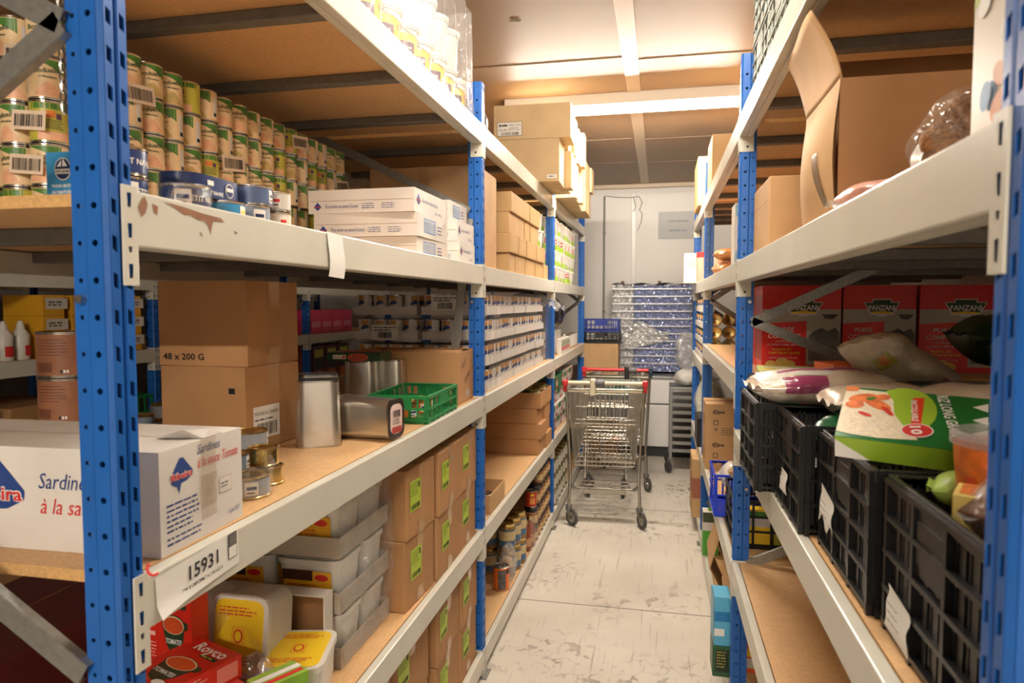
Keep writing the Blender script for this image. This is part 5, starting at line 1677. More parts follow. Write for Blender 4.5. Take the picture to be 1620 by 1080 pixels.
m = MB(); m.box((-0.2, -0.3, 0), (0.2, 0.3, 0.17), WCARD); m.obj('carton_base', bk)
def wr(m):
    pass
for i in range(12):
    t = flat_tin(0.045, 0.118, WPLAS, None, 'white_red_tin', patch=REDINK)
    t.put((-0.80 if i < 8 else -0.81, 4.86 + 0.15 * (i % 12), S3), -0.6, 'white tin with red band in the far left bay, %s along' % ORD[i], 'white and red tins in the far bay') if not (2 <= i <= 6) else None
for i in range(5):
    t = thing('white_red_box', 'white and red pack before the black bundle, %s from the near end' % ORD[i], 'pack', (-0.745, 5.22 + 0.1 * i, S3), 0, 'white and red packs')
    m = MB(); m.box((-0.018, -0.046, 0), (0.018, 0.046, 0.12), WCARD); fr = ((0.018, -0.046, 0), (0, 1, 0), (0, 0, 1)); m.rect(fr, 0.01, 0.03, 0.07, 0.03, REDINK); m.ell(fr, 0.046, 0.085, 0.03, 0.025, LEAF); m.obj('body', t, bevel=0.002)
    m = MB(); m.rect(((-0.018, -0.046, 0.12), (1, 0, 0), (0, 1, 0)), 0.004, 0.004, 0.028, 0.084, PAPER, 0.0008); m.obj('end_flap', t)

# ------------------------------------------------------------------ goods on the next rack, seen dimly through the left shelves
SN = 1.325 + ZB + 0.0007
YB = flat('yellow_box', (206, 152, 30), 0.45)
for r in range(3):
    for c in range(4):
        x, y = -3.13, 2.885 + 0.178 * c
        t = thing('yellow_box', 'yellow box in the next aisle, %s row, %s from the left' % (('bottom', 'middle', 'top')[r], ORD[c]), 'box', (x, y, SN + 0.106 * r), 0, 'yellow boxes in the next aisle')
        m = MB(); m.box((-0.12, -0.045, 0), (0.12, 0.085, 0.1055), YB); m.obj('body', t, bevel=0.002)
        fr = ((0.12, -0.045, 0), (0, 1, 0), (0, 0, 1)); m = MB(); m.rect(fr, 0.02, 0.035, 0.13, 0.055, flat('label_greyish', (196, 192, 184), 0.5), 0.001); m.lines(fr, 0.035, 0.065, 0.1, 2, 0.014, 0.012, flat('label_ink', (90, 80, 70), 0.5), 3, 0.0014); m.obj('paper_label', t)
def squeeze():
    t = thing('white_bottle', '', 'bottle')
    m = MB(); m.lathe([(0, 0), (0.036, 0), (0.04, 0.01), (0.036, 0.06), (0.04, 0.12), (0.02, 0.15)], WPLAS, n=18)
    cyl_patch(m, 0.04, -0.7, 0.5, 0.02, 0.07, REDINK, 0.002); m.obj('bottle_body', t)
    m = MB(); m.lathe([(0.018, 0.148), (0.017, 0.17), (0.008, 0.19), (0, 0.19)], WPLAS, n=14); m.obj('cap', t)
    return t
SQ = Kind(squeeze)
for i in range(4):
    SQ.put((-3.07, 2.50 + 0.09 * i, SN), 0.3 * i - 0.5, 'white bottle with red label in the next aisle, %s from the left' % ORD[i], 'white bottles in the next aisle')
for i in range(4):
    t = thing('pink_box', 'pink box in the next aisle, %s from the left' % ORD[i], 'box', (-3.13, 5.66 + 0.21 * i, SN), 0, 'pink boxes in the next aisle')
    m = MB(); m.box((-0.1, -0.1, 0), (0.1, 0.1, 0.215), flat('pink_pack', (206, 52, 92), 0.4)); m.obj('body', t, bevel=0.002)
    m = MB(); m.rect(((0.1, -0.1, 0), (0, 1, 0), (0, 0, 1)), 0.02, 0.06, 0.16, 0.05, flat('pink_pale', (222, 120, 140), 0.4), 0.001); m.obj('paper_label', t)
SM = 0.75 + ZB + 0.0007
for i in range(3):
    t = thing('dark_yellow_box', 'dark box with yellow top in the next aisle, %s from the left' % ORD[i], 'box', (-3.13, 5.70 + 0.25 * i, SM), 0, 'dark boxes in the next aisle')
    m = MB(); m.box((-0.1, -0.11, 0), (0.1, 0.11, 0.46), flat('jar_red', (120, 50, 30), 0.4)); fr = ((0.1, -0.11, 0), (0, 1, 0), (0, 0, 1)); m.rect(fr, 0, 0.25, 0.22, 0.2, flat('box_dark', (40, 34, 28), 0.4)); m.rect(fr, 0.03, 0.36, 0.16, 0.07, LIME, 0.001); m.obj('body', t, bevel=0.002)
    m = MB(); m.ell(fr, 0.11, 0.18, 0.08, 0.06, flat('jar_orange', (196, 96, 40), 0.4), 0.001); m.obj('picture', t)
gcx = slat_crate('green_crate', 'green crate low in the next aisle beside its blue post', 0.3, 0.34, 0.30, (-3.17, 3.42, SM), 0, GRN, 3, 6)
for i in range(5):
    BEANTIN.put((-3.06, 1.80 + 0.12 * i, SN), 0.2, 'dim tin in the next aisle, %s from the left end' % ORD[i], 'dim tins in the next aisle')
for i, (y, h, d) in enumerate(((1.9, 0.32, 0.4), (2.4, 0.36, 0.4), (2.9, 0.34, 0.42))):
    carton('brown carton low in the next aisle, %s from the left' % ORD[i], 0.4, d, h, (-3.26, y, SM), 0, CARD, 'cartons in the next aisle', tape=())
# goods low in the near bay behind the end braces: dark cartons
for i, (x, y, w_, d, h, mt) in enumerate(((-1.40, 1.22, 0.34, 0.4, 0.27, flat('dark_red_box', (72, 22, 22), 0.5)), (-1.54, 1.72, 0.26, 0.42, 0.3, CARD))):
    carton(('dark red carton behind the lower end brace of the left rack', 'brown carton deep behind the yellow lidded tubs')[i], w_, d, h, (x, y, S5), 0, mt, None, tape=())
for i in range(3):
    carton('brown carton on the lowest shelf behind the end brace, %s from the viewer' % ORD[i], 0.42, 0.30, 0.30, (-1.28, 1.02 + 0.31 * i, S6), 0, CARD, 'cartons on the lowest shelf by the end', tape=())
# ------------------------------------------------------------------ shopping trolleys
CW = flat('trolley_wire', (158, 152, 140), 0.34, 0.9)
HANDLE_CREAM = flat('handle_cream', (214, 206, 176), 0.35)
HANDLE_RED = flat('handle_red', (196, 40, 46), 0.3)
CAPBLUE = flat('cap_dark_blue', (30, 48, 66), 0.35)
def trolley(label, x, y, rz, hmat, capmat, lock_x):
    """origin on the floor under the handle end; the basket runs away along +y"""
    t = thing('shopping_trolley', label, 'trolley', (x, y, 0), rz, 'shopping trolleys')
    R = 0.0027
    zt0, zt1 = 0.985, 0.955            # top rim near/far
    zb0, zb1 = 0.43, 0.56              # basket floor near/far
    y0, y1 = 0.03, 0.88
    wt0, wt1, wb0, wb1 = 0.265, 0.20, 0.215, 0.165
    def pt(v, u, k):                    # v: 0 near..1 far; u: -1..1 across; k: 0 floor..1 rim
        zz = (zb0 + (zb1 - zb0) * v) * (1 - k) + (zt0 + (zt1 - zt0) * v) * k
        w_ = (wb0 + (wb1 - wb0) * v) * (1 - k) + (wt0 + (wt1 - wt0) * v) * k
        return (u * w_, y0 + (y1 - y0) * v + 0.05 * k * v, zz)
    for s in (-1, 1):
        m = MB()
        for k in (0.0, 0.14, 0.42, 0.70, 0.86): m.tube([pt(v, s, k) for v in (0, 0.5, 1)], R * (1.4 if k in (0, 0.42) else 1), CW, 5)
        for q in range(27):
            v = q / 26
            m.tube([pt(v, s, 0), pt(v, s, 1)], R, CW, 5)
        m.obj('side_grid', t)
    m = MB()
    for k in (0, 0.2, 0.45, 0.7, 0.9): m.tube([pt(1, -1, k), pt(1, 1, k)], R, CW, 5)
    for q in range(13): m.tube([pt(1, -1 + q / 6, 0), pt(1, -1 + q / 6, 1)], R, CW, 5)
    m.obj('end_grid', t)
    m = MB()                             # near gate, hinged at the top, with the child seat behind it
    for k in (0.0, 0.05, 0.52, 0.56, 1.0): m.tube([pt(0, -1, k), pt(0, 1, k)], R * 1.3, CW, 5)
    for q in range(15):
        u = -0.95 + 1.9 * q / 14
        m.tube([pt(0, u, 0.0), pt(0, u, 1.0)], R, CW, 5)
    m.obj('gate_grid', t)
    m = MB()
    sz = 0.70
    for q in range(13):
        u = -0.21 + 0.42 * q / 12
        m.tube([(u, 0.05, sz), (u, 0.24, sz + 0.03), (u, 0.33, 0.95)], R, CW, 5)
    for yy, zz in ((0.05, sz), (0.14, sz + 0.015), (0.24, sz + 0.03), (0.285, 0.82), (0.33, 0.95)): m.tube([(-0.22, yy, zz), (0.22, yy, zz)], R * 1.3, CW, 5)
    m.obj('child_seat', t)
    m = MB()
    for q in range(15): m.tube([pt(0, -1 + q / 7, 0), pt(1, -1 + q / 7, 0)], R, CW, 5)
    for v in [k / 10 for k in range(11)]: m.tube([pt(v, -1, 0), pt(v, 1, 0)], R * 1.2, CW, 5)
    m.obj('basket_floor', t)
    m = MB(); m.tube([pt(0, -1, 1), pt(1, -1, 1), pt(1, 1, 1), pt(0, 1, 1)], 0.005, CW, 7); m.obj('rim', t)
    # frame: posts from the handle to the near wheels, chassis to the far wheels
    for s in (-1, 1):
        m = MB()
        m.tube([(s * 0.282, -0.01, 1.03), (s * 0.275, 0.02, 0.98), (s * 0.25, 0.05, 0.44), (s * 0.245, 0.04, 0.34), (s * 0.252, 0.0, 0.19), (s * 0.252, 0.0, 0.14)], 0.0115, CW, 8)
        m.obj('frame_post', t)
        m = MB()
        m.tube([(s * 0.245, 0.02, 0.30), (s * 0.225, 0.12, 0.24), (s * 0.19, 0.3, 0.19), (s * 0.165, 0.6, 0.18), (s * 0.15, 0.75, 0.18), (s * 0.15, 0.78, 0.14)], 0.0105, CW, 8)
        m.tube([(s * 0.165, 0.62, 0.18), (s * 0.16, 0.70, 0.54)], 0.008, CW, 7)
        m.obj('chassis_rail', t)
    m = MB()
    for yy in (0.14, 0.30, 0.45): m.tube([(-0.215 + yy * 0.08, yy, 0.236 - 0.1 * (yy - 0.14)), (0.215 - yy * 0.08, yy, 0.236 - 0.1 * (yy - 0.14))], 0.006, CW, 6)
    m.box((-0.15, 0.13, 0.196), (0.15, 0.137, 0.228), CW)
    for q in range(9): m.tube([(-0.16 + 0.04 * q, 0.14, 0.236), (-0.16 + 0.04 * q, 0.45, 0.205)], R, CW, 5)
    m.tube([(-0.15, 0.12, 0.235), (-0.15, 0.11, 0.262), (-0.055, 0.11, 0.262), (-0.055, 0.12, 0.235)], 0.003, CW, 5)
    m.tube([(0.055, 0.12, 0.235), (0.055, 0.11, 0.262), (0.15, 0.11, 0.262), (0.15, 0.12, 0.235)], 0.003, CW, 5)
    m.obj('bottom_tray', t)
    m = MB(); m.tube([(-0.27, -0.012, 1.035), (0.27, -0.012, 1.035)], 0.0145, hmat, 12); m.obj('handle_bar', t)
    m = MB(); m.tube([(-0.262, 0.006, 0.972), (0.262, 0.006, 0.972)], 0.0075, hmat if hmat is HANDLE_CREAM else CW, 8); m.obj('lower_bar', t)
    for s in (-1, 1):
        m = MB(); m.box((s * 0.262, -0.034, 1.010), (s * 0.300, 0.014, 1.056), capmat if s > 0 or capmat is HANDLE_RED else HANDLE_RED)
        m.box((s * 0.270, -0.018, 0.968), (s * 0.296, 0.012, 1.012), capmat if s > 0 or capmat is HANDLE_RED else HANDLE_RED); m.obj('handle_cap', t, bevel=0.008, seg=3)
    m = MB(); m.box((lock_x - 0.024, -0.036, 0.945), (lock_x + 0.016, 0.018, 1.066), HANDLE_CREAM if hmat is HANDLE_CREAM else DARK); m.obj('coin_lock', t, bevel=0.010, seg=3)
    m = MB(); m.at((lock_x + 0.045, -0.014, 1.035), ry=PI / 2); m.lathe([(0, -0.034), (0.024, -0.034), (0.030, -0.024), (0.030, 0.024), (0.024, 0.034), (0, 0.034)], flat('lock_grey', (96, 96, 98), 0.4), n=18); m.at(); m.obj('lock_housing', t)
    for (wx, wy, a) in ((-0.252, 0.0, 0.75), (0.252, 0.0, 0.45), (-0.15, 0.78, 0.2), (0.15, 0.78, -0.2)):
        ca, sa = math.cos(a), math.sin(a)
        fk = MB()
        fk.at((wx, wy, 0), rz=a)
        fk.lathe([(0, 0.145), (0.021, 0.145), (0.024, 0.138), (0.024, 0.112), (0.018, 0.106), (0, 0.106)], GALVD, n=16)
        for s in (-1, 1):
            fk.add([(s * 0.0165, -0.02, 0.115), (s * 0.0165, 0.02, 0.115), (s * 0.0165, -0.022, 0.048), (s * 0.0165, -0.045, 0.055),
                    (s * 0.0135, -0.02, 0.115), (s * 0.0135, 0.02, 0.115), (s * 0.0135, -0.022, 0.048), (s * 0.0135, -0.045, 0.055)],
                   [(0, 1, 2, 3), (7, 6, 5, 4), (0, 4, 5, 1), (1, 5, 6, 2), (2, 6, 7, 3), (3, 7, 4, 0)], CW)
        fo = fk.obj('caster_fork', t)
        wm = MB()
        wm.at((wx + 0.034 * sa, wy - 0.034 * ca, 0.0625), rz=a, ry=PI / 2)
        wm.lathe([(0, -0.010), (0.012, -0.012), (0.014, -0.006), (0.040, -0.006), (0.043, -0.011), (0.055, -0.012), (0.062, -0.006), (0.062, 0.006), (0.055, 0.012), (0.043, 0.011), (0.040, 0.006), (0.014, 0.006), (0.012, 0.012), (0, 0.010)], RUBBER, n=28,
                 mats=[CW, CW, flat('wheel_hub', (150, 146, 138), 0.5), RUBBER, RUBBER, RUBBER, RUBBER, RUBBER, RUBBER, RUBBER, flat('wheel_hub', (150, 146, 138), 0.5), CW, CW])
        wm.at()
        wm.obj('wheel', fo)
    return t
trolley('front shopping trolley with cream handle and red end caps', -0.372, 4.87, 0.06, HANDLE_CREAM, HANDLE_RED, -0.08)
trolley('rear shopping trolley with red handle, behind the one with the cream handle', -0.345, 5.88, 0.02, HANDLE_RED, CAPBLUE, 0.085)
m = MB(); m.rect(((-0.36, 5.45, 0.522), (1, 0, 0), (0, 0.97, 0.15)), 0, 0, 0.06, 0.02, REDINK, 0.003)
tag(m.obj('red_tag'), 'small red tag on the floor of the front shopping trolley', 'tag')
tc = slat_crate('teal_crate', 'teal crate standing in the rear trolley', 0.32, 0.30, 0.115, (-0.36, 6.45, 0.7705), 0.02, flat('teal_plastic', (26, 96, 92), 0.45), 2, 6)
gb = thing('grey_crate', 'grey plastic box under the teal crate in the rear trolley', 'crate', (-0.375, 6.45, 0.558))
m = MB(); m.frustum((0, 0), 0.29, 0.36, 0.31, 0.40, 0, 0.19, flat('grey_plastic', (96, 98, 98), 0.5), r=0.015, n=3); m.obj('box_body', gb)
m = MB(); m.frustum((0, 0), 0.32, 0.41, 0.32, 0.41, 0.19, 0.212, flat('grey_plastic', (96, 98, 98), 0.5), r=0.015, n=3); m.obj('rim', gb)

# ------------------------------------------------------------------ far end of the aisle
fz = thing('chest_freezer', 'white chest cabinet with dark plinth below the foil', 'freezer', (0.02, 7.55, 0.0))
FW = flat('freezer_white', (240, 238, 236), 0.35)
m = MB(); m.box((-0.56, -0.30, 0.0), (0.56, 0.36, 0.11), flat('plinth_dark', (52, 52, 54), 0.6)); m.obj('plinth', fz)
m = MB(); m.box((-0.58, -0.33, 0.11), (0.58, 0.36, 0.545), FW); m.obj('cabinet', fz, bevel=0.006)
m = MB(); m.box((-0.575, -0.322, 0.545), (0.575, 0.355, 0.562), GALVD); m.obj('seam_rail', fz)
m = MB(); m.box((-0.58, -0.33, 0.562), (0.58, 0.36, 0.815), FW); m.obj('upper_panel', fz, bevel=0.006)
m = MB(); m.box((-0.59, -0.34, 0.815), (0.59, 0.36, 0.845), GALV); m.obj('top_rail', fz, bevel=0.004)
# rack covered in foil
FOIL = flat('foil', (232, 232, 232), 0.34, 0.72)
FOIL_REFLECT = flat('foil_blue_reflection', (176, 184, 214), 0.36, 0.72)  # blue reflection of the racks tinted into the foil colour
ff = thing('foil_covered_rack', 'tall shelf rack wrapped in crinkled silver foil at the end of the aisle', 'rack', (-0.08, 7.55, 0.8465))
def crink(u, v, seed):
    return 0.016 * math.sin(31 * u + 9 * v + seed) * math.sin(23 * v + 7 * u) + 0.010 * math.sin(67 * u - 41 * v + seed) + 0.007 * math.sin(113 * v + 37 * u) + 0.006 * math.sin(151 * u + 87 * v)
m = MB(); m.grid(lambda u, v: (-0.42 + 0.23 * u, -0.02 + crink(u * 0.4, v, 1) * 1.3, 0.02 + 0.945 * v), 26, 70, FOIL, smooth=False); m.obj('foil_sheet', ff)
m = MB(); m.grid(lambda u, v: (-0.185 + 0.61 * u, -0.03 + crink(u, v, 4) * 0.9, 0.02 + 0.93 * v), 50, 60, FOIL_REFLECT, smooth=False); m.obj('foil_sheet', ff)
m = MB(); m.grid(lambda u, v: (-0.30 + 0.48 * u, -0.056 + crink(u, v, 2) * 0.9 - 0.01 * v, 0.25 + 0.28 * v * (0.7 + 0.3 * math.sin(5 * u)) + 0.10 * u), 24, 14, FOIL, smooth=False); m.obj('foil_sheet', ff)
m = MB(); m.box((-0.425, 0.0, 0.0), (-0.405, 0.3, 0.965), GALV); m.obj('rack_post', ff)
m = MB(); m.box((0.405, 0.0, 0.0), (0.425, 0.3, 0.965), GALV); m.obj('rack_post', ff)
m = MB(); m.box((-0.425, 0.28, 0.0), (0.425, 0.3, 0.96), GALVD); m.obj('rear_panel', ff)
for k in range(11):
    m = MB(); m.box((-0.42, -0.062 - 0.003 * (k % 2), 0.105 + 0.08 * k), (0.42, -0.05, 0.117 + 0.08 * k), flat('rail_white', (226, 228, 230), 0.25, 0.2)); m.obj('shelf_rail', ff)
m = MB(); m.grid(lambda u, v: (-0.42 + 0.84 * u, -0.055 + 0.34 * v, 0.968 + 0.010 * math.sin(21 * u + 5 * v) * math.sin(8 * v + 1)), 40, 12, FOIL, smooth=False); m.obj('foil_top', ff)
for x in (-0.31, 0.08):
    m = MB(); m.box((x - 0.016, -0.07, 0.965), (x + 0.016, -0.03, 0.995), flat('clip_brown', (96, 54, 36), 0.5)); m.obj('clip', ff, bevel=0.004)

# crates and carton on the floor at the far left
carton('large brown carton at the far end of the aisle, under another', 0.36, 0.36, 0.80, (-0.575, 7.025, 0.0006), 0, CARD, 'cartons at the aisle end', tape=())
carton('brown carton at the aisle end, under the black crate', 0.36, 0.36, 0.40, (-0.575, 7.025, 0.8012), 0, CARD2, 'cartons at the aisle end', tape=(), prints=lambda m, F: m.rect(F['front'], 0.29, 0.02, 0.05, 0.35, CARD3))
slat_crate('black_crate', 'low black crate on the carton at the aisle end', 0.38, 0.36, 0.115, (-0.575, 7.025, 1.202), 0, CRATEBLK, 2, 8)
slat_crate('blue_crate', 'low blue crate on the black crate at the aisle end', 0.36, 0.35, 0.125, (-0.575, 7.025, 1.3175), 0, flat('blue_plastic', (26, 52, 150), 0.4), 2, 8)
# tray trolley on casters
tt = thing('tray_trolley', 'steel tray trolley on casters beside the white cabinet', 'trolley', (0.255, 6.80, 0.0))
for sx in (-1, 1):
    for sy in (-1, 1):
        m = MB(); m.box((sx * 0.135 - 0.013, sy * 0.2 - 0.013, 0.13), (sx * 0.135 + 0.013, sy * 0.2 + 0.013, 0.79), GALV); m.obj('corner_post', tt, bevel=0.002)
        m = MB(); m.at((sx * 0.135 - 0.02, sy * 0.2 - 0.03, 0.056), rz=0.5, ry=PI / 2)
        m.lathe([(0, -0.012), (0.02, -0.012), (0.04, -0.010), (0.05, -0.013), (0.056, -0.008), (0.056, 0.008), (0.05, 0.013), (0.04, 0.010), (0.02, 0.012), (0, 0.012)], RUBBER, n=22); m.at()
        w_ = m.obj('wheel', tt)
        m = MB(); m.box((sx * 0.135 - 0.016, sy * 0.2 - 0.03, 0.06), (sx * 0.135 - 0.012, sy * 0.2 + 0.012, 0.13), GALVD); m.box((sx * 0.135 - 0.022, sy * 0.2 - 0.022, 0.115), (sx * 0.135 + 0.022, sy * 0.2 + 0.022, 0.135), GALVD); m.obj('caster_fork', w_)
for k in range(8):
    m = MB(); m.box((-0.12, -0.2, 0.19 + 0.073 * k), (0.12, 0.2, 0.205 + 0.073 * k), GALV); m.box((-0.12, -0.2, 0.205 + 0.073 * k), (0.12, -0.19, 0.222 + 0.073 * k), GALV); m.obj('tray', tt)
m = MB(); m.box((-0.15, -0.215, 0.79), (0.15, 0.215, 0.81), GALV); m.obj('top', tt, bevel=0.003)
bg = thing('white_sack', 'pale clear sack standing on the tray trolley', 'bag', (0.27, 6.78, 0.811))
m = MB(); m.grid(bagf((0, 0, 0), 0.12, 0.15, 0.16, 3, amp=0.06), 28, 16, flat('white_sack', (222, 220, 216), 0.5, bump=0.6, scale=12)); m.obj('filling', bg)
m = MB(); m.grid(bagf((0.0, 0, 0.15), 0.11, 0.12, 0.34, 12, amp=0.14), 30, 18, film('sack_film', (0.97, 0.97, 0.97), 0.22, 1.0, haze=0.22, scale=9)); m.obj('bag_neck', bg)
# ------------------------------------------------------------------ right rack
T4, T3, T2, T1 = 2.285 + 0.0007, 1.757 + 0.0007, 1.125 + 0.0007, 0.625 + 0.0007
M3, M2, M1 = 1.335 + 0.0007, 0.60 + 0.0007, 0.10 + 0.0007
# grey crates on the top
for i, (y, n) in enumerate(((2.44, 2), (2.06, 2), (1.68, 2))):
    for k in range(n):
        slat_crate('grey_crate', 'grey green crate on the top right shelf, %s from the blue post, %s' % (ORD[i], ('lower', 'upper')[k]), 0.56, 0.36, 0.215, (0.60, y, T4 + 0.216 * k), 0.0, flat('crate_sage', (142, 148, 140), 0.45), 4, 9, 'grey green crates on top of the right rack')
# big open carton on the shelf at 1.75 m, its flap up
bc = thing('open_carton', 'big open bulging carton with raised flap on the upper right shelf', 'box', (0.0, 0.0, T3))
x0, x1, y0, y1, h = 0.335, 0.86, 1.44, 1.75, 0.275
def bul(s): return math.sin(PI * s)
m = MB(); m.grid(lambda u, v: (x0 - 0.030 * bul(min(1, v * 1.05)) * (0.35 + 0.65 * bul(u)) , y1 + (y0 - y1) * u, h * v), 16, 16, CARD2)
m.grid(lambda u, v: (x0 + 0.004 - 0.030 * bul(min(1, v * 1.05)) * (0.35 + 0.65 * bul(u)), y0 + (y1 - y0) * u, h * v), 16, 16, CARDIN)
fr = ((x0 - 0.031, y1, 0), (0, -1, 0), (0, 0, 1))
ink = flat('marker_grey', (70, 60, 52), 0.7)
m.obj('side_wall', bc)
m = MB()
m.grid(lambda u, v: (x0 - 0.0012 - 0.030 * bul(min(1, v * 1.05)) * (0.35 + 0.65 * bul(0.62 + 0.10 * u + 0.22 * (1 - v) ** 2)), y1 + (y0 - y1) * (0.62 + 0.10 * u + 0.22 * (1 - v) ** 2), h * v * 0.86 + 0.01), 4, 18, flat('brown_tape', (112, 92, 72), 0.25)); m.obj('tape', bc)
m = MB(); m.box((x0, y0, 0), (x1, y0 + 0.005, h), CARD); m.box((x0, y1 - 0.005, 0), (x1, y1, h), CARD); m.box((x1 - 0.005, y0, 0), (x1, y1, h), CARD); m.obj('wall', bc)
m = MB(); m.box((x0, y0, 0), (x1, y1, 0.005), CARD); m.obj('base', bc)
m = MB(); m.grid(lambda u, v: (x0 - 0.012 * v - 0.028 * v * v + 0.010 * math.sin(3 * u + 2 * v) * v, y1 + (y0 - y1) * u + 0.05 * v * (1 - u) + 0.045 * v, h + (0.158 - 0.012 * u + 0.004 * math.sin(9 * u)) * v), 14, 10, CARD2); 
fo = m.obj('raised_flap', bc); md = fo.modifiers.new('thickness', 'SOLIDIFY'); md.thickness = 0.004
m = MB(); m.grid(lambda u, v: (x0 + (x1 - x0) * u, y1 + 0.05 * v, h + 0.145 * v), 6, 4, CARDIN); fo = m.obj('rear_flap', bc); md = fo.modifiers.new('thickness', 'SOLIDIFY'); md.thickness = 0.004
# carton behind it, and a small one
carton('plain carton with white label behind the big open carton', 0.55, 0.34, 0.232, (0.60, 2.40, T3), 0.0, CARD2, 'cartons on the upper right shelf', tape=(), prints=lambda m, F: m.rect(F['left'], 0.0, 0.16, 0.34, 0.0015, CARDIN))
q = [o for o in COL.objects if o.get('label') == 'plain carton with white label behind the big open carton'][0]
m = MB(); fr = faces(0.55, 0.34, 0.232)['front']; m.rect(fr, 0.105, 0.03, 0.06, 0.045, PAPER, 0.0014); m.lines(fr, 0.11, 0.065, 0.05, 1, 0.01, 0.004, INK, 3, 0.0018); m.rect(fr, 0.115, 0.036, 0.02, 0.02, INK, 0.0018); m.obj('paper_label', q)
carton('small plain carton lying on the carton behind the big open one', 0.30, 0.22, 0.035, (0.60, 2.45, T3 + 0.2326), 0.0, CARD, 'cartons on the upper right shelf', tape=())
# bag of dark cereal rolls, pink bag, printed carton at the near post
cb = thing('cereal_bag', 'clear bag of dark brown cereal rolls at the upper right shelf edge', 'bag', (0.452, 1.13, T3))
m = MB()
CER = flat('cereal', (158, 112, 72), 0.8, noise=0.6, scale=150, bump=1.0)
for k, (x, y, z, r, L, a) in enumerate(((0.0, 0, 0.115, 0.040, 0.075, 0.1), (-0.05, -0.01, 0.078, 0.028, 0.04, 0.4), (0.03, 0.02, 0.045, 0.044, 0.09, -0.1))):
    m = MB(); m.grid(bagf((0, 0, 0), 0.052 if k != 1 else 0.034, r * 0.92, r * 1.75, k, amp=0.04), 22, 12, CER); o = m.obj('cereal_roll', cb, (x, y, z - r * 0.95)); o.rotation_euler = (0, 0, a)
m = MB(); m.grid(bagf((-0.005, 0, 0.0), 0.080, 0.068, 0.150, 4, amp=0.09), 32, 20, film('cereal_film', (1, 1, 1), 0.14, 1.0, haze=0.05, scale=22)); m.obj('film', cb)
m = MB(); m.grid(lambda u, v: (-0.062 - 0.02 * math.sin(PI * v) , -0.02 + 0.045 * u, 0.01 + 0.075 * v + 0.01 * u), 8, 10, flat('bag_white', (226, 220, 212), 0.35)); m.obj('printed_panel', cb)
pb = thing('pink_bag', 'flat pink bag lying under the cereal bag on the upper right shelf', 'bag', (0.375, 1.30, T3))
m = MB(); m.grid(bagf((0, 0, 0), 0.07, 0.12, 0.05, 7, amp=0.05), 26, 14, flat('pink_film', (206, 150, 132), 0.25, noise=0.3, scale=30, bump=0.5)); m.obj('bag_body', pb)
m = MB(); m.grid(lambda u, v: (-0.06 - 0.02 * u, 0.06 - 0.10 * v, 0.018 + 0.012 * u * math.sin(6 * v)), 6, 8, FILMH); m.obj('film_edge', pb)
def nearbox(m, F):
    fr = F['front']; 
    m.rect(fr, 0, 0, 0.10, 0.40, flat('baby_white', (214, 206, 190), 0.4)); m.rect(fr, 0, 0.19, 0.10, 0.21, flat('baby_green', (170, 186, 92), 0.4), 0.0009)
    for k in range(5): m.ell(fr, 0.02 + 0.014 * k, 0.05 + 0.06 * (k % 3) + 0.02 * k, 0.009, 0.012, (flat('dot_blue', (120, 160, 200), 0.5), flat('dot_pink', (220, 170, 140), 0.5))[k % 2], 0.0014)
    fr = F['left']
    m.rect(fr, 0, 0, 0.16, 0.40, MATS['baby_white']); m.shape(fr, [(0, 0.175), (0.16, 0.20), (0.16, 0.40), (0, 0.40)], MATS['baby_green'], 0.0009)
    rr = random.Random(4)
    for k in range(9): m.ell(fr, rr.uniform(0.02, 0.14), rr.uniform(0.03, 0.38), 0.012, 0.016, (MATS['dot_blue'], MATS['dot_pink'], PAPER)[k % 3], 0.0014 + 0.0004 * k, rot=k)
    m.ell(fr, 0.09, 0.045, 0.03, 0.02, flat('biscuit_print', (206, 130, 80), 0.5), 0.0062)
carton('tall pale green and white pack at the near right post', 0.10, 0.16, 0.40, (0.398, 0.81, T3), 0.0, WCARD, None, tape=(), prints=nearbox, name='food_pack', cat='pack')

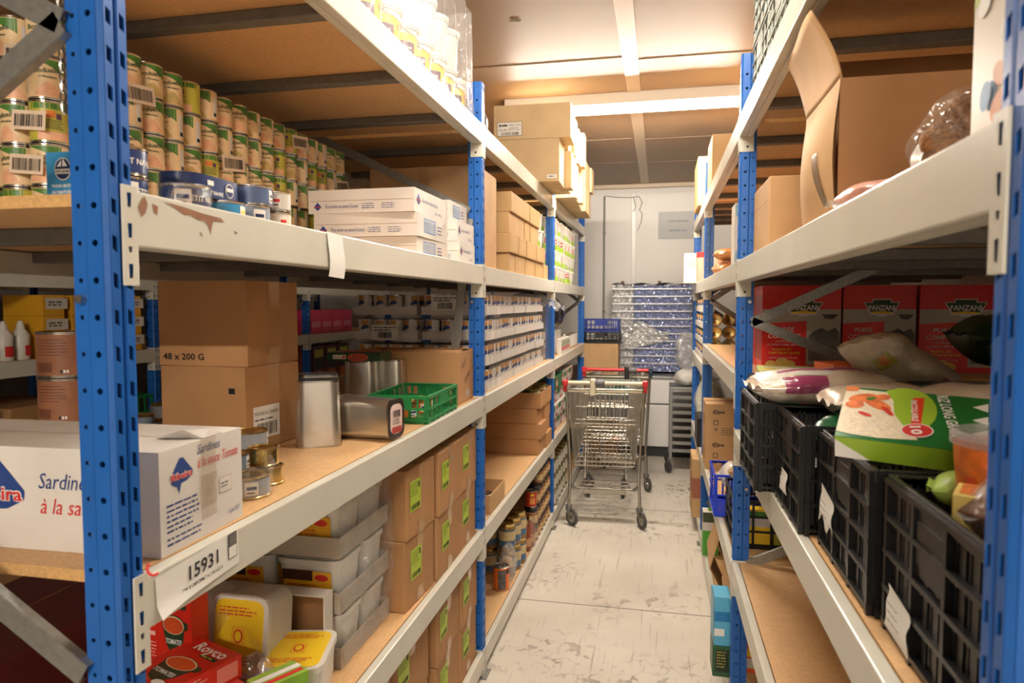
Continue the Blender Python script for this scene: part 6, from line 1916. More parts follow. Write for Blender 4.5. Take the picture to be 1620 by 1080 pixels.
# Panzani cartons standing behind the end brace
PRED = flat('puree_red', (222, 40, 32), 0.36, noise=0.04)
def panz(m, F, w_, h):
    fr = F['front']
    m.rect(fr, 0, 0, w_, h, PRED)
    g = flat('puree_grey', (182, 176, 164), 0.5, noise=0.12, scale=9)
    m.rect(fr, 0.0, 0.02, w_, h * 0.66, g, 0.0008)
    m.shape(fr, [(0.0, 0.0), (w_ * 0.57, 0.0), (w_ * 0.57, h * 0.58), (0.0, h * 0.55)], PRED, 0.0012)
    dk = flat('pan_dark', (60, 58, 54), 0.5, noise=0.4, scale=30)
    ph = flat('pan_photo', (104, 100, 92), 0.5, noise=0.85, scale=11)
    m.shape(fr, [(w_ * 0.60, h * 0.10), (w_ * 0.99, h * 0.10), (w_ * 0.99, h * 0.44), (w_ * 0.93, h * 0.50), (w_ * 0.84, h * 0.46), (w_ * 0.76, h * 0.50), (w_ * 0.66, h * 0.46), (w_ * 0.60, h * 0.40)], ph, 0.0010)
    m.shape(fr, [(w_ * 0.76, h * 0.66), (w_ * 0.80, h * 0.61), (w_ * 0.90, h * 0.60), (w_ * 0.97, h * 0.66)], dk, 0.0012)
    c = w_ * 0.53; z = h * 0.72; a = w_ * 0.24
    m.shape(fr, [(c - a * 0.66, z - h * 0.065), (c - a * 0.25, z - h * 0.065), (c - a * 0.25, z - h * 0.085), (c + a * 0.25, z - h * 0.085), (c + a * 0.25, z - h * 0.065), (c + a * 0.66, z - h * 0.065), (c + a * 1.03, z + h * 0.082), (c + a * 0.55, z + h * 0.082), (c + a * 0.55, z + h * 0.118), (c - a * 0.55, z + h * 0.118), (c - a * 0.55, z + h * 0.082), (c - a * 1.03, z + h * 0.082)], PAPER, 0.0016)
    m.shape(fr, [(c - a * 0.6, z - h * 0.05), (c + a * 0.6, z - h * 0.05), (c + a * 0.95, z + h * 0.074), (c + a * 0.5, z + h * 0.074), (c + a * 0.5, z + h * 0.108), (c - a * 0.5, z + h * 0.108), (c - a * 0.5, z + h * 0.074), (c - a * 0.95, z + h * 0.074)], DKGREEN, 0.002)
    m.shape(fr, [(c - a * 0.6, z - h * 0.05), (c + a * 0.6, z - h * 0.05), (c + a * 0.64, z - h * 0.032), (c, z - h * 0.02), (c - a * 0.64, z - h * 0.032)], YEL, 0.0024)
    m.text(fr, 'PANZANI', c, z - h * 0.012, h * 0.085, PAPER, a * 1.5, 0.0026, 0.03, centre=True)
    m.text(fr, 'PURÉE', w_ * 0.29, h * 0.455, h * 0.07, PAPER, w_ * 0.26, 0.0018, 0.01, 0.2, centre=True)
    m.text(fr, 'COMPLÈTE', w_ * 0.29, h * 0.375, h * 0.07, PAPER, w_ * 0.42, 0.0018, 0.01, 0.2, centre=True)
    m.text(fr, '«FLOCONS»', w_ * 0.30, h * 0.325, h * 0.03, PAPER, w_ * 0.24, 0.0018, centre=True)
    m.text(fr, 'À FAIRE CUIRE, EN SEL', w_ * 0.29, h * 0.285, h * 0.03, PAPER, w_ * 0.44, 0.0018, centre=True)
    m.text(fr, 'RAPIDE ET', w_ * 0.26, h * 0.225, h * 0.035, YEL, w_ * 0.24, 0.0018, 0.02, centre=True)
    m.text(fr, 'À METTRE EN ŒUVRE', w_ * 0.29, h * 0.185, h * 0.035, YEL, w_ * 0.40, 0.0018, 0.02, centre=True)
    m.text(fr, 'Liaison chaude ou froide', w_ * 0.28, h * 0.13, h * 0.03, PAPER, w_ * 0.36, 0.0018, centre=True)
    pt = flat('potato', (226, 190, 96), 0.5, noise=0.1)
    for a_, b_, r in ((0.12, 0.055, 0.07), (0.27, 0.085, 0.09), (0.36, 0.06, 0.08)): m.ell(fr, w_ * a_, h * b_, w_ * r, h * 0.05, pt, 0.0018 + r * 0.004)
    fr = F['left']
    m.rect(fr, 0, 0, 0.006, h, PAPER, 0.0008)
    m.rect(fr, 0.03, h * 0.1, 0.2, h * 0.8, flat('puree_dark', (150, 28, 28), 0.4), 0.0008)
for i, (xa, w_, yy) in enumerate(((0.408, 0.295, 0), (0.712, 0.262, 0.004), (0.985, 0.30, 0.0))):
    hh = 0.336
    carton(('red mash carton leftmost, behind the grey brace', 'red mash carton in the middle of three', 'red mash carton rightmost, in shade by the near post')[i], w_, 0.24, hh, (xa + w_ / 2, 3.035 + yy, M3), 0.0, PRED, 'red mash cartons', tape=(), prints=lambda m, F: panz(m, F, w_, hh), name='mash_carton', cat='carton')
for i in range(2):
    carton('red carton in the row behind the leftmost mash carton, %s' % ORD[i], 0.28, 0.24, 0.33, (0.535, 3.29 + 0.25 * i, M3), 0.0, PRED, 'red mash cartons', tape=(), name='mash_carton', cat='carton')

# ------------------------------------------------------------------ black crates along the shelf edge
def bigcrate(label, x, yn, yf, rz=0.0):
    d = yf - yn
    return slat_crate('black_crate', label, 0.38, d, 0.226, (x + 0.194, (yn + yf) / 2, T2), rz, CRATEBLK, 4, 9, 'black crates along the right shelf', rimw=0.02, dense=True)
XC = [(0.244, 1.80, 2.10), (0.290, 1.475, 1.762), (0.318, 1.105, 1.432), (0.330, 0.752, 1.075)]
nmc = ['farthest black crate of the front row, jutting over the shelf edge', 'black crate second from the far end of the front row, pale label low on it', 'black crate with torn paper note on its side', 'nearest black crate beside the near right post']
for (x, a, b), nm in zip(XC, nmc): bigcrate(nm, x, a, b)
bigcrate('black crate behind the farthest one, by the far blue post', 0.318, 2.215, 2.56)
for i, (a, b) in enumerate(((0.76, 1.07), (1.10, 1.42), (1.47, 1.79), (1.85, 2.16), (2.21, 2.53))):
    slat_crate('black_crate', 'black crate in the shaded back row, %s from the near end' % ORD[i], 0.38, b - a, 0.20, (0.935, (a + b) / 2, T2), 0.0, CRATEBLK, 3, 5, 'black crates in the back row')
for lab, x, y, z, w_, h, tilt in (('pale card label low on the second black crate', 0.284, 1.60, 0.045, 0.075, 0.05, 0.0), ('torn white paper note hanging on the third black crate', 0.311, 1.305, 0.052, 0.095, 0.062, 0.16), ('white card tag at the foot of the nearest black crate', 0.323, 0.955, 0.010, 0.085, 0.06, 0.1)):
    t = thing('paper_note', lab, 'note', (x, y, T2 + z), 0, 'paper notes on the black crates')
    m = MB(); m.grid(lambda u, v: (-0.0008 - 0.004 * math.sin(4 * v + u) * (1 - v), w_ * (u - (0.06 * math.sin(9 * v))) , h * v + tilt * 0.1 * u + (0.012 * math.sin(11 * u) * (1 - v) if tilt > 0.15 else 0)), 10, 8, PAPER); m.obj('paper', t)
    m = MB(); m.lines(((-0.006, w_ * 0.9, 0), (0, -1, 0), (0, 0, 1)), w_ * 0.1, h * 0.8, w_ * 0.6, 3, h * 0.2, h * 0.05, flat('faint_ink', (150, 140, 130), 0.6), 3, 0.0005); m.obj('writing', t)

# goods lying in the crates ------------------------------------------------
def pillow(name, label, c, L, W, H, rz, mats, cat='bag', tilt=(0, 0), group=None, wob=0.05, seed=1, panel=None, film_=None):
    """a filled pouch: cushion body with two crimped ends"""
    t = thing(name, label, cat, c, rz, group, tilt[0], tilt[1])
    rr = random.Random(seed); p1, p2 = rr.random() * 6, rr.random() * 6
    def prof(u, v):
        a = 2 * PI * u
        s = 2 * v - 1
        e = max(0.0, 1 - abs(s) ** 3.2)
        r = e ** 0.5
        k = 1 + wob * math.sin(3 * a + p1 + 4 * s) + wob * 0.7 * math.sin(9 * s + p2 + a)
        return (s * L / 2, W / 2 * (0.86 + 0.14 * r) * math.cos(a) * k * (0.96 + 0.04 * r), H / 2 * r * math.sin(a) * k + H / 2)
    m = MB(); m.grid(prof, 36, 30, mats[0]); m.obj('pouch', t)
    for s in (-1, 1):
        m = MB(); m.grid(lambda u, v: (s * (L / 2 - 0.004 + 0.010 * v), W * 0.40 * (2 * u - 1), H / 2 + 0.005 * math.sin(13 * u + p1) * (0.4 + v)), 14, 3, mats[-1]); m.obj('crimp', t)
    if panel:
        m = MB()
        for (v0, v1, u0, u1, pm) in panel:
            def pf(u, v):
                x, y, z = prof(u0 + (u1 - u0) * u, v0 + (v1 - v0) * v)
                q = Vector((0, y, z - H / 2)); q = q.normalized() * 0.0016 if q.length > 1e-6 else q
                return (x, y + q.y, z + q.z)
            m.grid(pf, 12, 12, pm)
        m.obj('printed_panel', t)
    if film_:
        m = MB(); m.grid(lambda u, v: tuple(Vector(prof(u, v)) * 1.0 + Vector((0, 0.004 * math.cos(2 * PI * u), 0.004 * math.sin(2 * PI * u)))), 36, 24, film_); m.obj('film', t)
    return t
RICE = flat('rice_bag', (214, 194, 168), 0.28, noise=0.14, scale=26, bump=0.5)
WBAG = flat('white_bag', (222, 214, 202), 0.26, noise=0.06, scale=14, bump=0.4)
MAG = flat('magenta_print', (150, 32, 92), 0.35); 
FB = film('bag_clear', (1, 1, 1), 0.12, 1.0, haze=0.03, scale=18)
def box_at(name, label, c, w_, d, h, rz, mat, prints=None, rx=0.0, ry=0.0, cat='pack', group=None):
    t = thing(name, label, cat, c, rz, group, rx, ry)
    m = MB(); m.box((-w_ / 2, -d / 2, 0), (w_ / 2, d / 2, h), mat)
    if prints: prints(m, faces(w_, d, h))
    m.obj('body', t, bevel=0.0015)
    m = MB(); m.rect(faces(w_, d, h)['left'], 0.003, 0.003, d - 0.006, h - 0.006, mat, 0.0012); m.obj('end_flap', t)
    return t
CT = T2 + 0.226          # crate rims
# filler bags low in the crates carry the goods on top
for i, (x, y, L, W, H, mt) in enumerate(((0.44, 1.95, 0.25, 0.22, 0.165, RICE), (0.484, 1.62, 0.25, 0.22, 0.17, WBAG), (0.512, 1.27, 0.27, 0.25, 0.165, RICE), (0.524, 0.914, 0.28, 0.24, 0.12, flat('brown_bag', (120, 84, 58), 0.5, noise=0.5, scale=90)), (0.512, 2.388, 0.27, 0.26, 0.185, flat('red_bag', (150, 40, 44), 0.35)),
                              (0.93, 0.92, 0.27, 0.24, 0.19, flat('dark_green_bag', (24, 58, 30), 0.35, bump=0.5, scale=14)), (0.93, 1.26, 0.27, 0.24, 0.21, flat('amber_bag', (196, 140, 34), 0.3, bump=0.4)), (0.93, 1.63, 0.27, 0.24, 0.21, RICE), (0.93, 2.0, 0.27, 0.24, 0.21, MATS['dark_green_bag']), (0.93, 2.37, 0.27, 0.24, 0.2, MATS['dark_green_bag']))):
    pillow('food_bag', 'filled bag low in the %s crate, %s' % (('farthest front', 'second front', 'third front', 'nearest front', 'far post', 'nearest back', 'second back', 'third back', 'fourth back', 'farthest back')[i], ('pale rice', 'white', 'rice', 'brown', 'red', 'dark green', 'amber', 'pale', 'dark green', 'dark green')[i]), (x, y, T2 + 0.018), L, W, H, 0.03, [mt], seed=i, group='bags in the crates')
# far post crate: stacked flat packs, orange box
LG = flat('pale_lime_pack', (222, 224, 130), 0.4)
for k in range(3):
    box_at('flat_pack', 'flat %s pack in the pile over the farthest crate' % ('red', 'white', 'yellow and lime')[k], (0.45 - 0.01 * k, 2.33, CT + 0.0135 * k + 0.001), 0.27 - 0.02 * k, 0.17, 0.013, -0.35 + 0.12 * k, (flat('red_pack', (196, 36, 48), 0.3), WCARD, LG)[k],
           (lambda m, F: [m.rect(F['top'], 0.02, 0.02 + 0.05 * q, 0.19, 0.03, (YEL, WCARD, LIME)[q], 0.0008) for q in range(3)]) if k == 2 else None, group='flat packs over the farthest crate')
def orr(m, F):
    fr = F['left']; m.shape(fr, [(0, 0), (0.11, 0), (0.11, 0.02), (0.03, 0.055), (0, 0.02)], LIME); m.shape(fr, [(0.0, 0.055), (0.0, 0.02), (0.03, 0.055)], flat('bright_lime', (176, 196, 60), 0.4), 0.001)
    fr = F['front']; m.ell(fr, 0.045, 0.03, 0.012, 0.012, YEL); m.ell(fr, 0.045, 0.03, 0.007, 0.007, flat('orange_card', (226, 96, 32), 0.35), 0.0012); m.lines(fr, 0.015, 0.068, 0.06, 2, 0.008, 0.005, PAPER, 3)
box_at('orange_box', 'small orange and lime box over the farthest crate', (0.525, 2.20, CT - 0.01), 0.085, 0.12, 0.082, 0.25, flat('orange_card', (226, 96, 32), 0.35), orr, group=None)
box_at('green_box', 'red and green box edge under the rice bag', (0.43, 2.02, CT - 0.03), 0.20, 0.05, 0.045, 0.05, flat('box_green', (30, 120, 70), 0.4), lambda m, F: m.rect(F['front'], 0.05, 0, 0.15, 0.04, flat('red_pack', (196, 36, 48), 0.3)))
# the white and magenta rice bag lying over crates one and two
pillow('rice_bag', 'white and magenta rice bag lying over the farthest front crates', (0.395, 1.80, CT + 0.004), 0.34, 0.17, 0.085, 0.15, [RICE, WBAG], seed=3,
       panel=[(0.02, 0.24, 0.0, 1.0, WBAG), (0.84, 0.98, 0.0, 1.0, WBAG), (0.16, 0.46, 0.38, 0.54, MAG), (0.16, 0.88, 0.27, 0.31, MAG), (0.24, 0.50, 0.31, 0.37, WBAG), (0.50, 0.6, 0.40, 0.5, RICE)], film_=FB)
t = COL.objects[-1]
pillow('rice_bag', 'big clear bag of rice standing against the red cartons', (0.62, 2.02, CT + 0.02), 0.28, 0.20, 0.125, 0.35, [RICE], seed=5, tilt=(-0.25, 0.55), panel=[(0.10, 0.24, 0.60, 0.70, LIME), (0.11, 0.2, 0.63, 0.67, ORANGEP), (0.7, 0.92, 0.52, 0.7, flat('faded_magenta', (160, 96, 110), 0.4))], film_=FB)
pillow('pasta_bag', 'small orange brown pouch left of the big rice bag', (0.515, 2.07, CT - 0.02), 0.10, 0.07, 0.05, 1.3, [flat('brown_pouch', (140, 74, 40), 0.35, noise=0.3, scale=40)], tilt=(0.0, 0.5), seed=8)
def redui(m, F):
    fr = F['front']; m.rect(fr, 0, 0.0, 0.24, 0.012, flat('brown_strip', (110, 62, 34), 0.4)); m.text(fr, 'ENSEMBLE, RÉDUISONS', 0.02, 0.026, 0.016, PAPER, 0.17, 0.001, 0.02); m.text(fr, "D'EAU", 0.16, 0.013, 0.011, PAPER, 0.03, 0.001, 0.02)
box_at('green_tray', 'green printed card tray before the big rice bag', (0.60, 1.83, CT - 0.005), 0.24, 0.12, 0.048, -0.05, flat('eco_green', (74, 128, 50), 0.4), redui)
pillow('rice_bag', 'pale beige rice bag lying before the printed green tray', (0.475, 1.60, CT + 0.0), 0.24, 0.17, 0.075, 0.05, [RICE, WBAG], seed=11, panel=[(0.3, 0.45, 0.5, 0.62, flat('pink_dots', (206, 130, 140), 0.4)), (0.05, 0.12, 0.5, 0.7, INK)], film_=FB)
pillow('rice_bag', 'pale beige bag behind the green rice box', (0.61, 1.43, CT + 0.004), 0.26, 0.20, 0.095, -0.15, [RICE, WBAG], seed=13, panel=[(0.4, 0.6, 0.72, 0.85, MAG)], film_=FB)
# small dark green pouch peeking out of crate two
pillow('green_pouch', 'small green and yellow pouch sticking up in the second crate', (0.355, 1.53, CT - 0.03), 0.09, 0.06, 0.035, 0.9, [flat('deep_green', (20, 84, 46), 0.3), flat('deep_green', (20, 84, 46), 0.3)], seed=15, tilt=(0, -0.4), panel=[(0.1, 0.3, 0.5, 0.8, LIME)])
# green rice box, tilted
def riz(m, F):
    g = flat('rice_green', (18, 104, 44), 0.32)
    fr = F['top']
    W_, H_ = 0.20, 0.135
    m.rect(fr, 0, 0, W_, H_, g)
    m.ell(fr, 0.088, 0.085, 0.045, 0.06, flat('rice_lime', (150, 186, 52), 0.35), 0.001)
    m.shape(fr, [(0.0, 0.012), (0.02, 0.008), (0.06, 0.006), (0.112, 0.012), (0.092, 0.04), (0.076, 0.07), (0.072, 0.105), (0.06, 0.128), (0.0, 0.13)], flat('rice_white', (228, 214, 186), 0.45, noise=0.16, scale=160), 0.0014)
    pr = flat('prawn', (222, 120, 66), 0.4, noise=0.35, scale=70)
    for a, b, r1, r2, q in ((0.028, 0.105, 0.022, 0.012, 0.4), (0.05, 0.092, 0.024, 0.011, -0.6), (0.018, 0.085, 0.014, 0.010, 0.2), (0.056, 0.112, 0.012, 0.008, 0.3)): m.ell(fr, a, b, r1, r2, pr, 0.0018 + 0.0002 * q, rot=q)
    m.ell(fr, 0.04, 0.105, 0.008, 0.004, LEAF, 0.0026, rot=0.5); m.ell(fr, 0.035, 0.062, 0.011, 0.004, flat('pepper_red', (204, 56, 44), 0.4), 0.0022, rot=-0.4); m.ell(fr, 0.066, 0.075, 0.014, 0.004, MATS['pepper_red'], 0.0026, rot=-0.9)
    fr2 = (Vector(fr[0]) + Vector((0.100, 0.128, 0)), (0.22, -0.975, 0), (0.975, 0.22, 0))
    m.text(fr2, 'RIZ LONG GRAIN', 0.004, 0.030, 0.021, PAPER, 0.105, 0.0018, 0.02, 0.2)
    m.shape(fr2, [(0.01, 0.012), (0.07, -0.002), (0.105, -0.01), (0.105, -0.024), (0.07, -0.016), (0.01, -0.004)], flat('rice_redband', (214, 62, 36), 0.35), 0.0018)
    m.text(fr2, 'INCOLLABLE', 0.016, -0.008, 0.012, PAPER, 0.055, 0.0022, 0.02, rot=-0.12)
    m.ell(fr2, 0.094, -0.012, 0.017, 0.022, PAPER, 0.0022); m.ell(fr2, 0.094, -0.012, 0.015, 0.020, REDINK, 0.0026); m.text(fr2, '10', 0.084, -0.020, 0.02, PAPER, 0.02, 0.003, 0.03)
    for k in range(4): m.shape(fr, [(W_ - 0.002, 0.12 - 0.033 * k), (W_ - 0.002, 0.098 - 0.033 * k), (W_ - 0.022, 0.108 - 0.033 * k)], PAPER, 0.0014)
    m.shape(fr, [(0.0, H_), (0.02, H_), (0.018, H_ - 0.012), (0.0, H_ - 0.014)], ORANGEP, 0.0022)
    fr = F['left']; m.rect(fr, 0, 0, H_, 0.04, g); m.text(fr, 'RIZ', 0.03, 0.008, 0.028, flat('faint_green', (90, 160, 110), 0.4), 0.06, 0.001, 0.04)
    fr = F['front']; m.rect(fr, 0, 0, W_, 0.040, flat('rice_lime', (150, 186, 52), 0.35)); m.shape(fr, [(0, 0), (0.05, 0), (0, 0.035)], PAPER, 0.001)
box_at('rice_box', 'green box of long grain rice tilted on top of the third crate', (0.392, 1.18, CT + 0.036), 0.20, 0.135, 0.040, -0.36, flat('rice_green', (18, 104, 44), 0.32), riz, rx=0.50, ry=0.03, cat='box')
pillow('lettuce_pouch', 'small crumpled light green pouch under the green rice box', (0.415, 1.02, CT - 0.03), 0.09, 0.06, 0.05, -0.4, [flat('pale_green', (160, 190, 90), 0.35, noise=0.2, scale=50)], seed=21)
# orange tub with clear lid
tb = thing('clear_lid_tub', 'orange patterned tub with clear lid beside the near right post', 'tub', (0.435, 0.965, CT - 0.03))
m = MB(); m.lathe([(0, 0), (0.050, 0), (0.053, 0.004), (0.062, 0.10)], flat('tub_orange', (228, 120, 46), 0.3, noise=0.25, scale=60), n=28); m.obj('tub_body', tb)
m = MB(); m.lathe([(0.0622, 0.098), (0.066, 0.10), (0.066, 0.114), (0.061, 0.117), (0.058, 0.106), (0, 0.106)], film('lid_clear', (0.95, 0.95, 0.95), 0.12, 0.1, haze=0.2), n=28); m.obj('lid', tb)
m = MB()
for k in range(7):
    a = -2.9 + 0.42 * k
    cyl_patch(m, 0.0555, a - 0.1, a + 0.1, lambda q: 0.02 + 0.012 * abs(q - 0.5) * 2, lambda q: 0.03 + 0.012 * abs(q - 0.5) * 2, flat('tub_red', (206, 66, 40), 0.4), 0.0022); cyl_patch(m, 0.0575, a + 0.1, a + 0.3, 0.052, 0.062, YEL if k % 2 else MATS['tub_red'], 0.0022)
m.obj('printed_pattern', tb)
def juice(m, F):
    fr = F['front']; m.ell(fr, 0.03, 0.026, 0.012, 0.008, LEAF); m.rect(F['top'], 0.006, 0.006, 0.05, 0.035, ORANGEP); m.lines(F['left'], 0.006, 0.04, 0.03, 4, 0.009, 0.004, DKGREEN, 3)
box_at('yellow_carton', 'small yellow carton in front of the orange tub', (0.385, 0.905, CT - 0.03), 0.062, 0.045, 0.055, -0.5, flat('soft_yellow', (222, 196, 110), 0.4), juice, rx=0.12)
pillow('brown_bag', 'clear bag of brown grain bulging out of the nearest crate', (0.462, 0.875, CT - 0.055), 0.18, 0.17, 0.115, 0.5, [flat('brown_grain', (126, 86, 62), 0.55, noise=0.45, scale=220), FILMH], seed=23, film_=film('grain_film', (1, 1, 1), 0.2, 1.0, haze=0.06, scale=16), panel=[(0.03, 0.16, 0.3, 0.7, flat('film_green', (90, 170, 70), 0.3))])
# yellow and dark packs in the shade behind
pillow('yellow_bag', 'glossy yellow bag behind the pale bags', (0.74, 1.37, CT + 0.0), 0.14, 0.12, 0.085, 0.3, [flat('amber_gloss', (214, 150, 30), 0.18)], seed=25)
for i, (x, y) in enumerate(((0.62, 1.62), (0.70, 1.60))):
    box_at('yellow_black_pack', 'black and yellow pack behind the pale bags, %s' % ('left', 'right')[i], (x + 0.02, y + 0.05, CT - 0.01), 0.085, 0.05, 0.075, -0.2, flat('pack_black', (24, 22, 22), 0.4), lambda m, F: (m.shape(F['front'], [(0.0, 0.0), (0.0, 0.07), (0.03, 0.07), (0.02, 0.03), (0.04, 0.0)], YEL), m.shape(F['front'], [(0.055, 0.04), (0.085, 0.02), (0.085, 0.07), (0.05, 0.07)], YEL)), group='black and yellow packs')
for i, (x, y, z, L, H) in enumerate(((0.88, 2.0, 0.10, 0.26, 0.13), (0.90, 1.75, 0.06, 0.3, 0.16))):
    pillow('dark_green_bag', 'dark green bag in shade before the right mash carton, %s' % ('upper left', 'right', 'lower left')[i], (x, y, CT + z - 0.02), L, 0.2, H, 0.3 * i, [MATS['dark_green_bag'], MATS['dark_green_bag']], seed=31 + i, tilt=(0, 0.2), group='dark green bags')
pillow('red_pouch', 'small red pouch in shade right of the big rice bag', (0.76, 2.19, CT + 0.01), 0.13, 0.09, 0.06, 0.2, [flat('dim_red', (170, 40, 36), 0.3)], seed=41)
box_at('dark_pack', 'dark box with white barcode in the shade at the back', (0.745, 1.98, CT + 0.0), 0.20, 0.05, 0.045, -0.1, flat('pack_black', (24, 22, 22), 0.4), lambda m, F: (m.rect(F['front'], 0.15, 0.004, 0.03, 0.036, PAPER), m.barcode(F['front'], 0.153, 0.008, 0.024, 0.028, INK), m.lines(F['front'], 0.03, 0.025, 0.08, 1, 0.01, 0.008, PAPER, 3)))

# ------------------------------------------------------------------ right rack, middle and far bays
# crate of packs below, with goods on top
lc = slat_crate('black_crate', 'black crate of packs on the lower shelf behind the far blue post', 0.56, 0.36, 0.20, (0.59, 3.06, M2), 0.0, CRATEBLK, 3, 5, None)
for i in range(4):
    box_at('yellow_pack', 'yellow and lime pack inside the lower black crate, %s from the left' % ORD[i], (0.40 + 0.125 * i, 2.925, M2 + 0.008), 0.115, 0.06, 0.15, 0, (YEL, LIME)[i % 2], lambda m, F: (m.rect(F['front'], 0.0, 0.08, 0.115, 0.035, WCARD), m.rect(F['front'], 0.01, 0.118, 0.09, 0.025, LEAF)), group='packs in the lower black crate')
pillow('grain_bag', 'clear bag of pale goods with print on the lower black crate', (0.54, 2.965, M2 + 0.203), 0.30, 0.16, 0.08, 0.1, [flat('grey_bag', (176, 170, 160), 0.2, noise=0.2, scale=30, bump=0.6), FILMH], seed=51, panel=[(0.6, 0.9, 0.55, 0.72, flat('fine_print', (120, 112, 104), 0.4, noise=0.6, scale=200))], film_=FB)
pillow('pasta_bag', 'tan bag of pasta on the lower black crate, at the left', (0.41, 3.165, M2 + 0.203), 0.20, 0.13, 0.10, 0.9, [flat('pasta_tan', (196, 160, 110), 0.5, noise=0.3, scale=120)], seed=53, film_=FB)
pillow('green_bag', 'dark green pouch on the lower black crate', (0.50, 3.06, M2 + 0.285), 0.14, 0.10, 0.05, 0.3, [MATS['deep_green'], WBAG], seed=55)
box_at('recipe_card', 'orange and white printed pack at the back of the lower black crate', (0.56, 3.20, M2 + 0.203), 0.14, 0.02, 0.17, 0.2, WCARD, lambda m, F: (m.rect(F['front'], 0.02, 0.03, 0.07, 0.08, ORANGEP), m.lines(F['front'], 0.03, 0.15, 0.09, 2, 0.012, 0.008, INK, 3), m.rect(F['front'], 0.1, 0.02, 0.025, 0.05, REDINK)))
slat_crate('blue_crate', 'bright blue crate at the lower shelf edge past the far blue post', 0.24, 0.30, 0.20, (0.385, 3.44, M2), 0.0, flat('bright_blue', (22, 60, 200), 0.35), 2, 5)
pillow('white_bag', 'white bag in the bright blue crate', (0.385, 3.44, M2 + 0.09), 0.16, 0.17, 0.14, 0.1, [WBAG], seed=57)
# brown printed cartons
def nes(m, F):
    for fc, L in (('front', 0.26),):
        fr = F[fc]
        m.ell(fr, 0.062, 0.148, 0.022, 0.014, INK); m.ell(fr, 0.064, 0.148, 0.018, 0.010, CARD2, 0.001); m.text(fr, 'Nestlé', 0.05, 0.142, 0.022, INK, 0.06, 0.0014, 0.03)
        m.rect(fr, 0.045, 0.07, 0.028, 0.03, INK); m.rect(fr, 0.049, 0.074, 0.02, 0.022, CARD2, 0.001); m.ell(fr, 0.06, 0.045, 0.010, 0.010, INK); m.ell(fr, 0.06, 0.045, 0.006, 0.006, CARD2, 0.001)
        m.lines(fr, 0.09, 0.05, 0.13, 4, 0.012, 0.005, INK, 4)
        m.text(fr, 'B', 0.165, 0.135, 0.034, INK, 0.03, 0.001, 0.04)
    m.barcode(F['left'], 0.08, 0.06, 0.1, 0.06, INK, 3)
for k in range(2):
    carton('brown printed carton far along the right rack, %s of two' % ('lower', 'upper')[k], 0.26, 0.28, 0.198, (0.412, 4.38, M2 + 0.1986 * k), 0.0, CARD2, 'brown printed cartons', tape=('left',), prints=nes, seam='x')
# tins lying end on, and their white tray, in the far bay on the middle shelf
F2 = 1.20 + 0.0007
t = low_tray('card_tray', 'white card tray of tins on the right rack past the third post', 0.34, 0.16, 0.07, (0.49, 4.76, F2), 0, WCARD, None)
for i in range(4): BEANTIN.put((0.36 + 0.08 * i, 4.735, F2 + 0.003), -1.2, 'bean tin in the white tray on the right rack, %s from the aisle' % ORD[i], 'bean tins on the right rack')
for r in range(3):
    for i in range(5):
        x = 0.37 + 0.09 * i
        flat_tin(0.0425, 0.11, flat('olive_print', (126, 116, 60), 0.4), None, 'gold_tin', gold=True).put((x, 4.84, F2 + 0.118 + 0.0862 * r), 0.0, 'tin lying end on above the white tray, %s row, %s from the aisle' % (('bottom', 'middle', 'top')[r], ORD[i]), 'tins lying end on', rx=PI / 2)
box_at('tin_shelf_card', 'card sheet carrying the tins that lie end on', (0.54, 4.86, F2 + 0.0702), 0.42, 0.18, 0.004, 0, CARD, None)
for k in range(4):
    for j in range(3):
        low_tray('card_tray', 'white tray of tins, far right bay, %s tier, %s' % (('lowest', 'second', 'third', 'top')[k], ('near', 'middle', 'far')[j]), 0.08, 0.31, 0.038, (0.335, 5.08 + 0.32 * j, F2 + 0.1135 * k), 0, WCARD, 'white trays on the right rack')
        for i in range(4):
            BEANTIN.put((0.335, 4.966 + 0.32 * j + 0.0755 * i, F2 + 0.1135 * k + 0.003), 3.0 + 0.3 * i, 'bean tin facing the aisle, right rack, %s tier, %s tray, %s' % (('lowest', 'second', 'third', 'top')[k], ('near', 'middle', 'far')[j], ORD[i]), 'bean tins on the right rack')
# shelf at 1.75 m beyond the far post
pillow('bread_bag', 'orange bag of rolls on the upper right shelf past the far post, lower', (0.42, 4.28, T3 + 0.006), 0.2, 0.17, 0.085, 0.3, [flat('rolls', (206, 140, 66), 0.35, noise=0.35, scale=30), FILMH], seed=61, film_=FB, group='orange bags of rolls')
pillow('bread_bag', 'orange bag of rolls on the upper right shelf past the far post, upper', (0.41, 4.28, T3 + 0.096), 0.18, 0.15, 0.075, -0.2, [MATS['rolls'], FILMH], seed=62, film_=FB, group='orange bags of rolls')
def palebl(m, F):
    m.shape(F['front'], [(0.0, 0.03), (0.10, 0.10), (0.10, 0.15), (0.0, 0.08)], flat('pale_blue', (150, 190, 210), 0.4)); m.rect(F['front'], 0, 0.24, 0.1, 0.05, MATS['pale_blue']); m.rect(F['left'], 0, 0, 0.16, 0.30, MATS['pale_blue'])
box_at('pale_box', 'white and pale blue box beside the far right post', (0.385, 3.36, T3), 0.10, 0.16, 0.30, 0.0, WCARD, palebl, cat='box')
for i in range(6):
    t = thing('red_lid_jar', 'jar with red lid, far bay of the upper right shelf, %s from the left' % ORD[i], 'jar', (0.31 + 0.105 * i, 5.20, T3), 0, 'red lidded jars')
    m = MB(); m.lathe([(0, 0), (0.046, 0), (0.048, 0.17), (0.042, 0.18)], flat('jar_rosy', (206, 150, 130), 0.2), n=18); m.obj('glass', t)
    m = MB(); m.lathe([(0.046, 0.178), (0.048, 0.18), (0.048, 0.215), (0, 0.216)], REDINK, n=18); m.obj('lid', t)
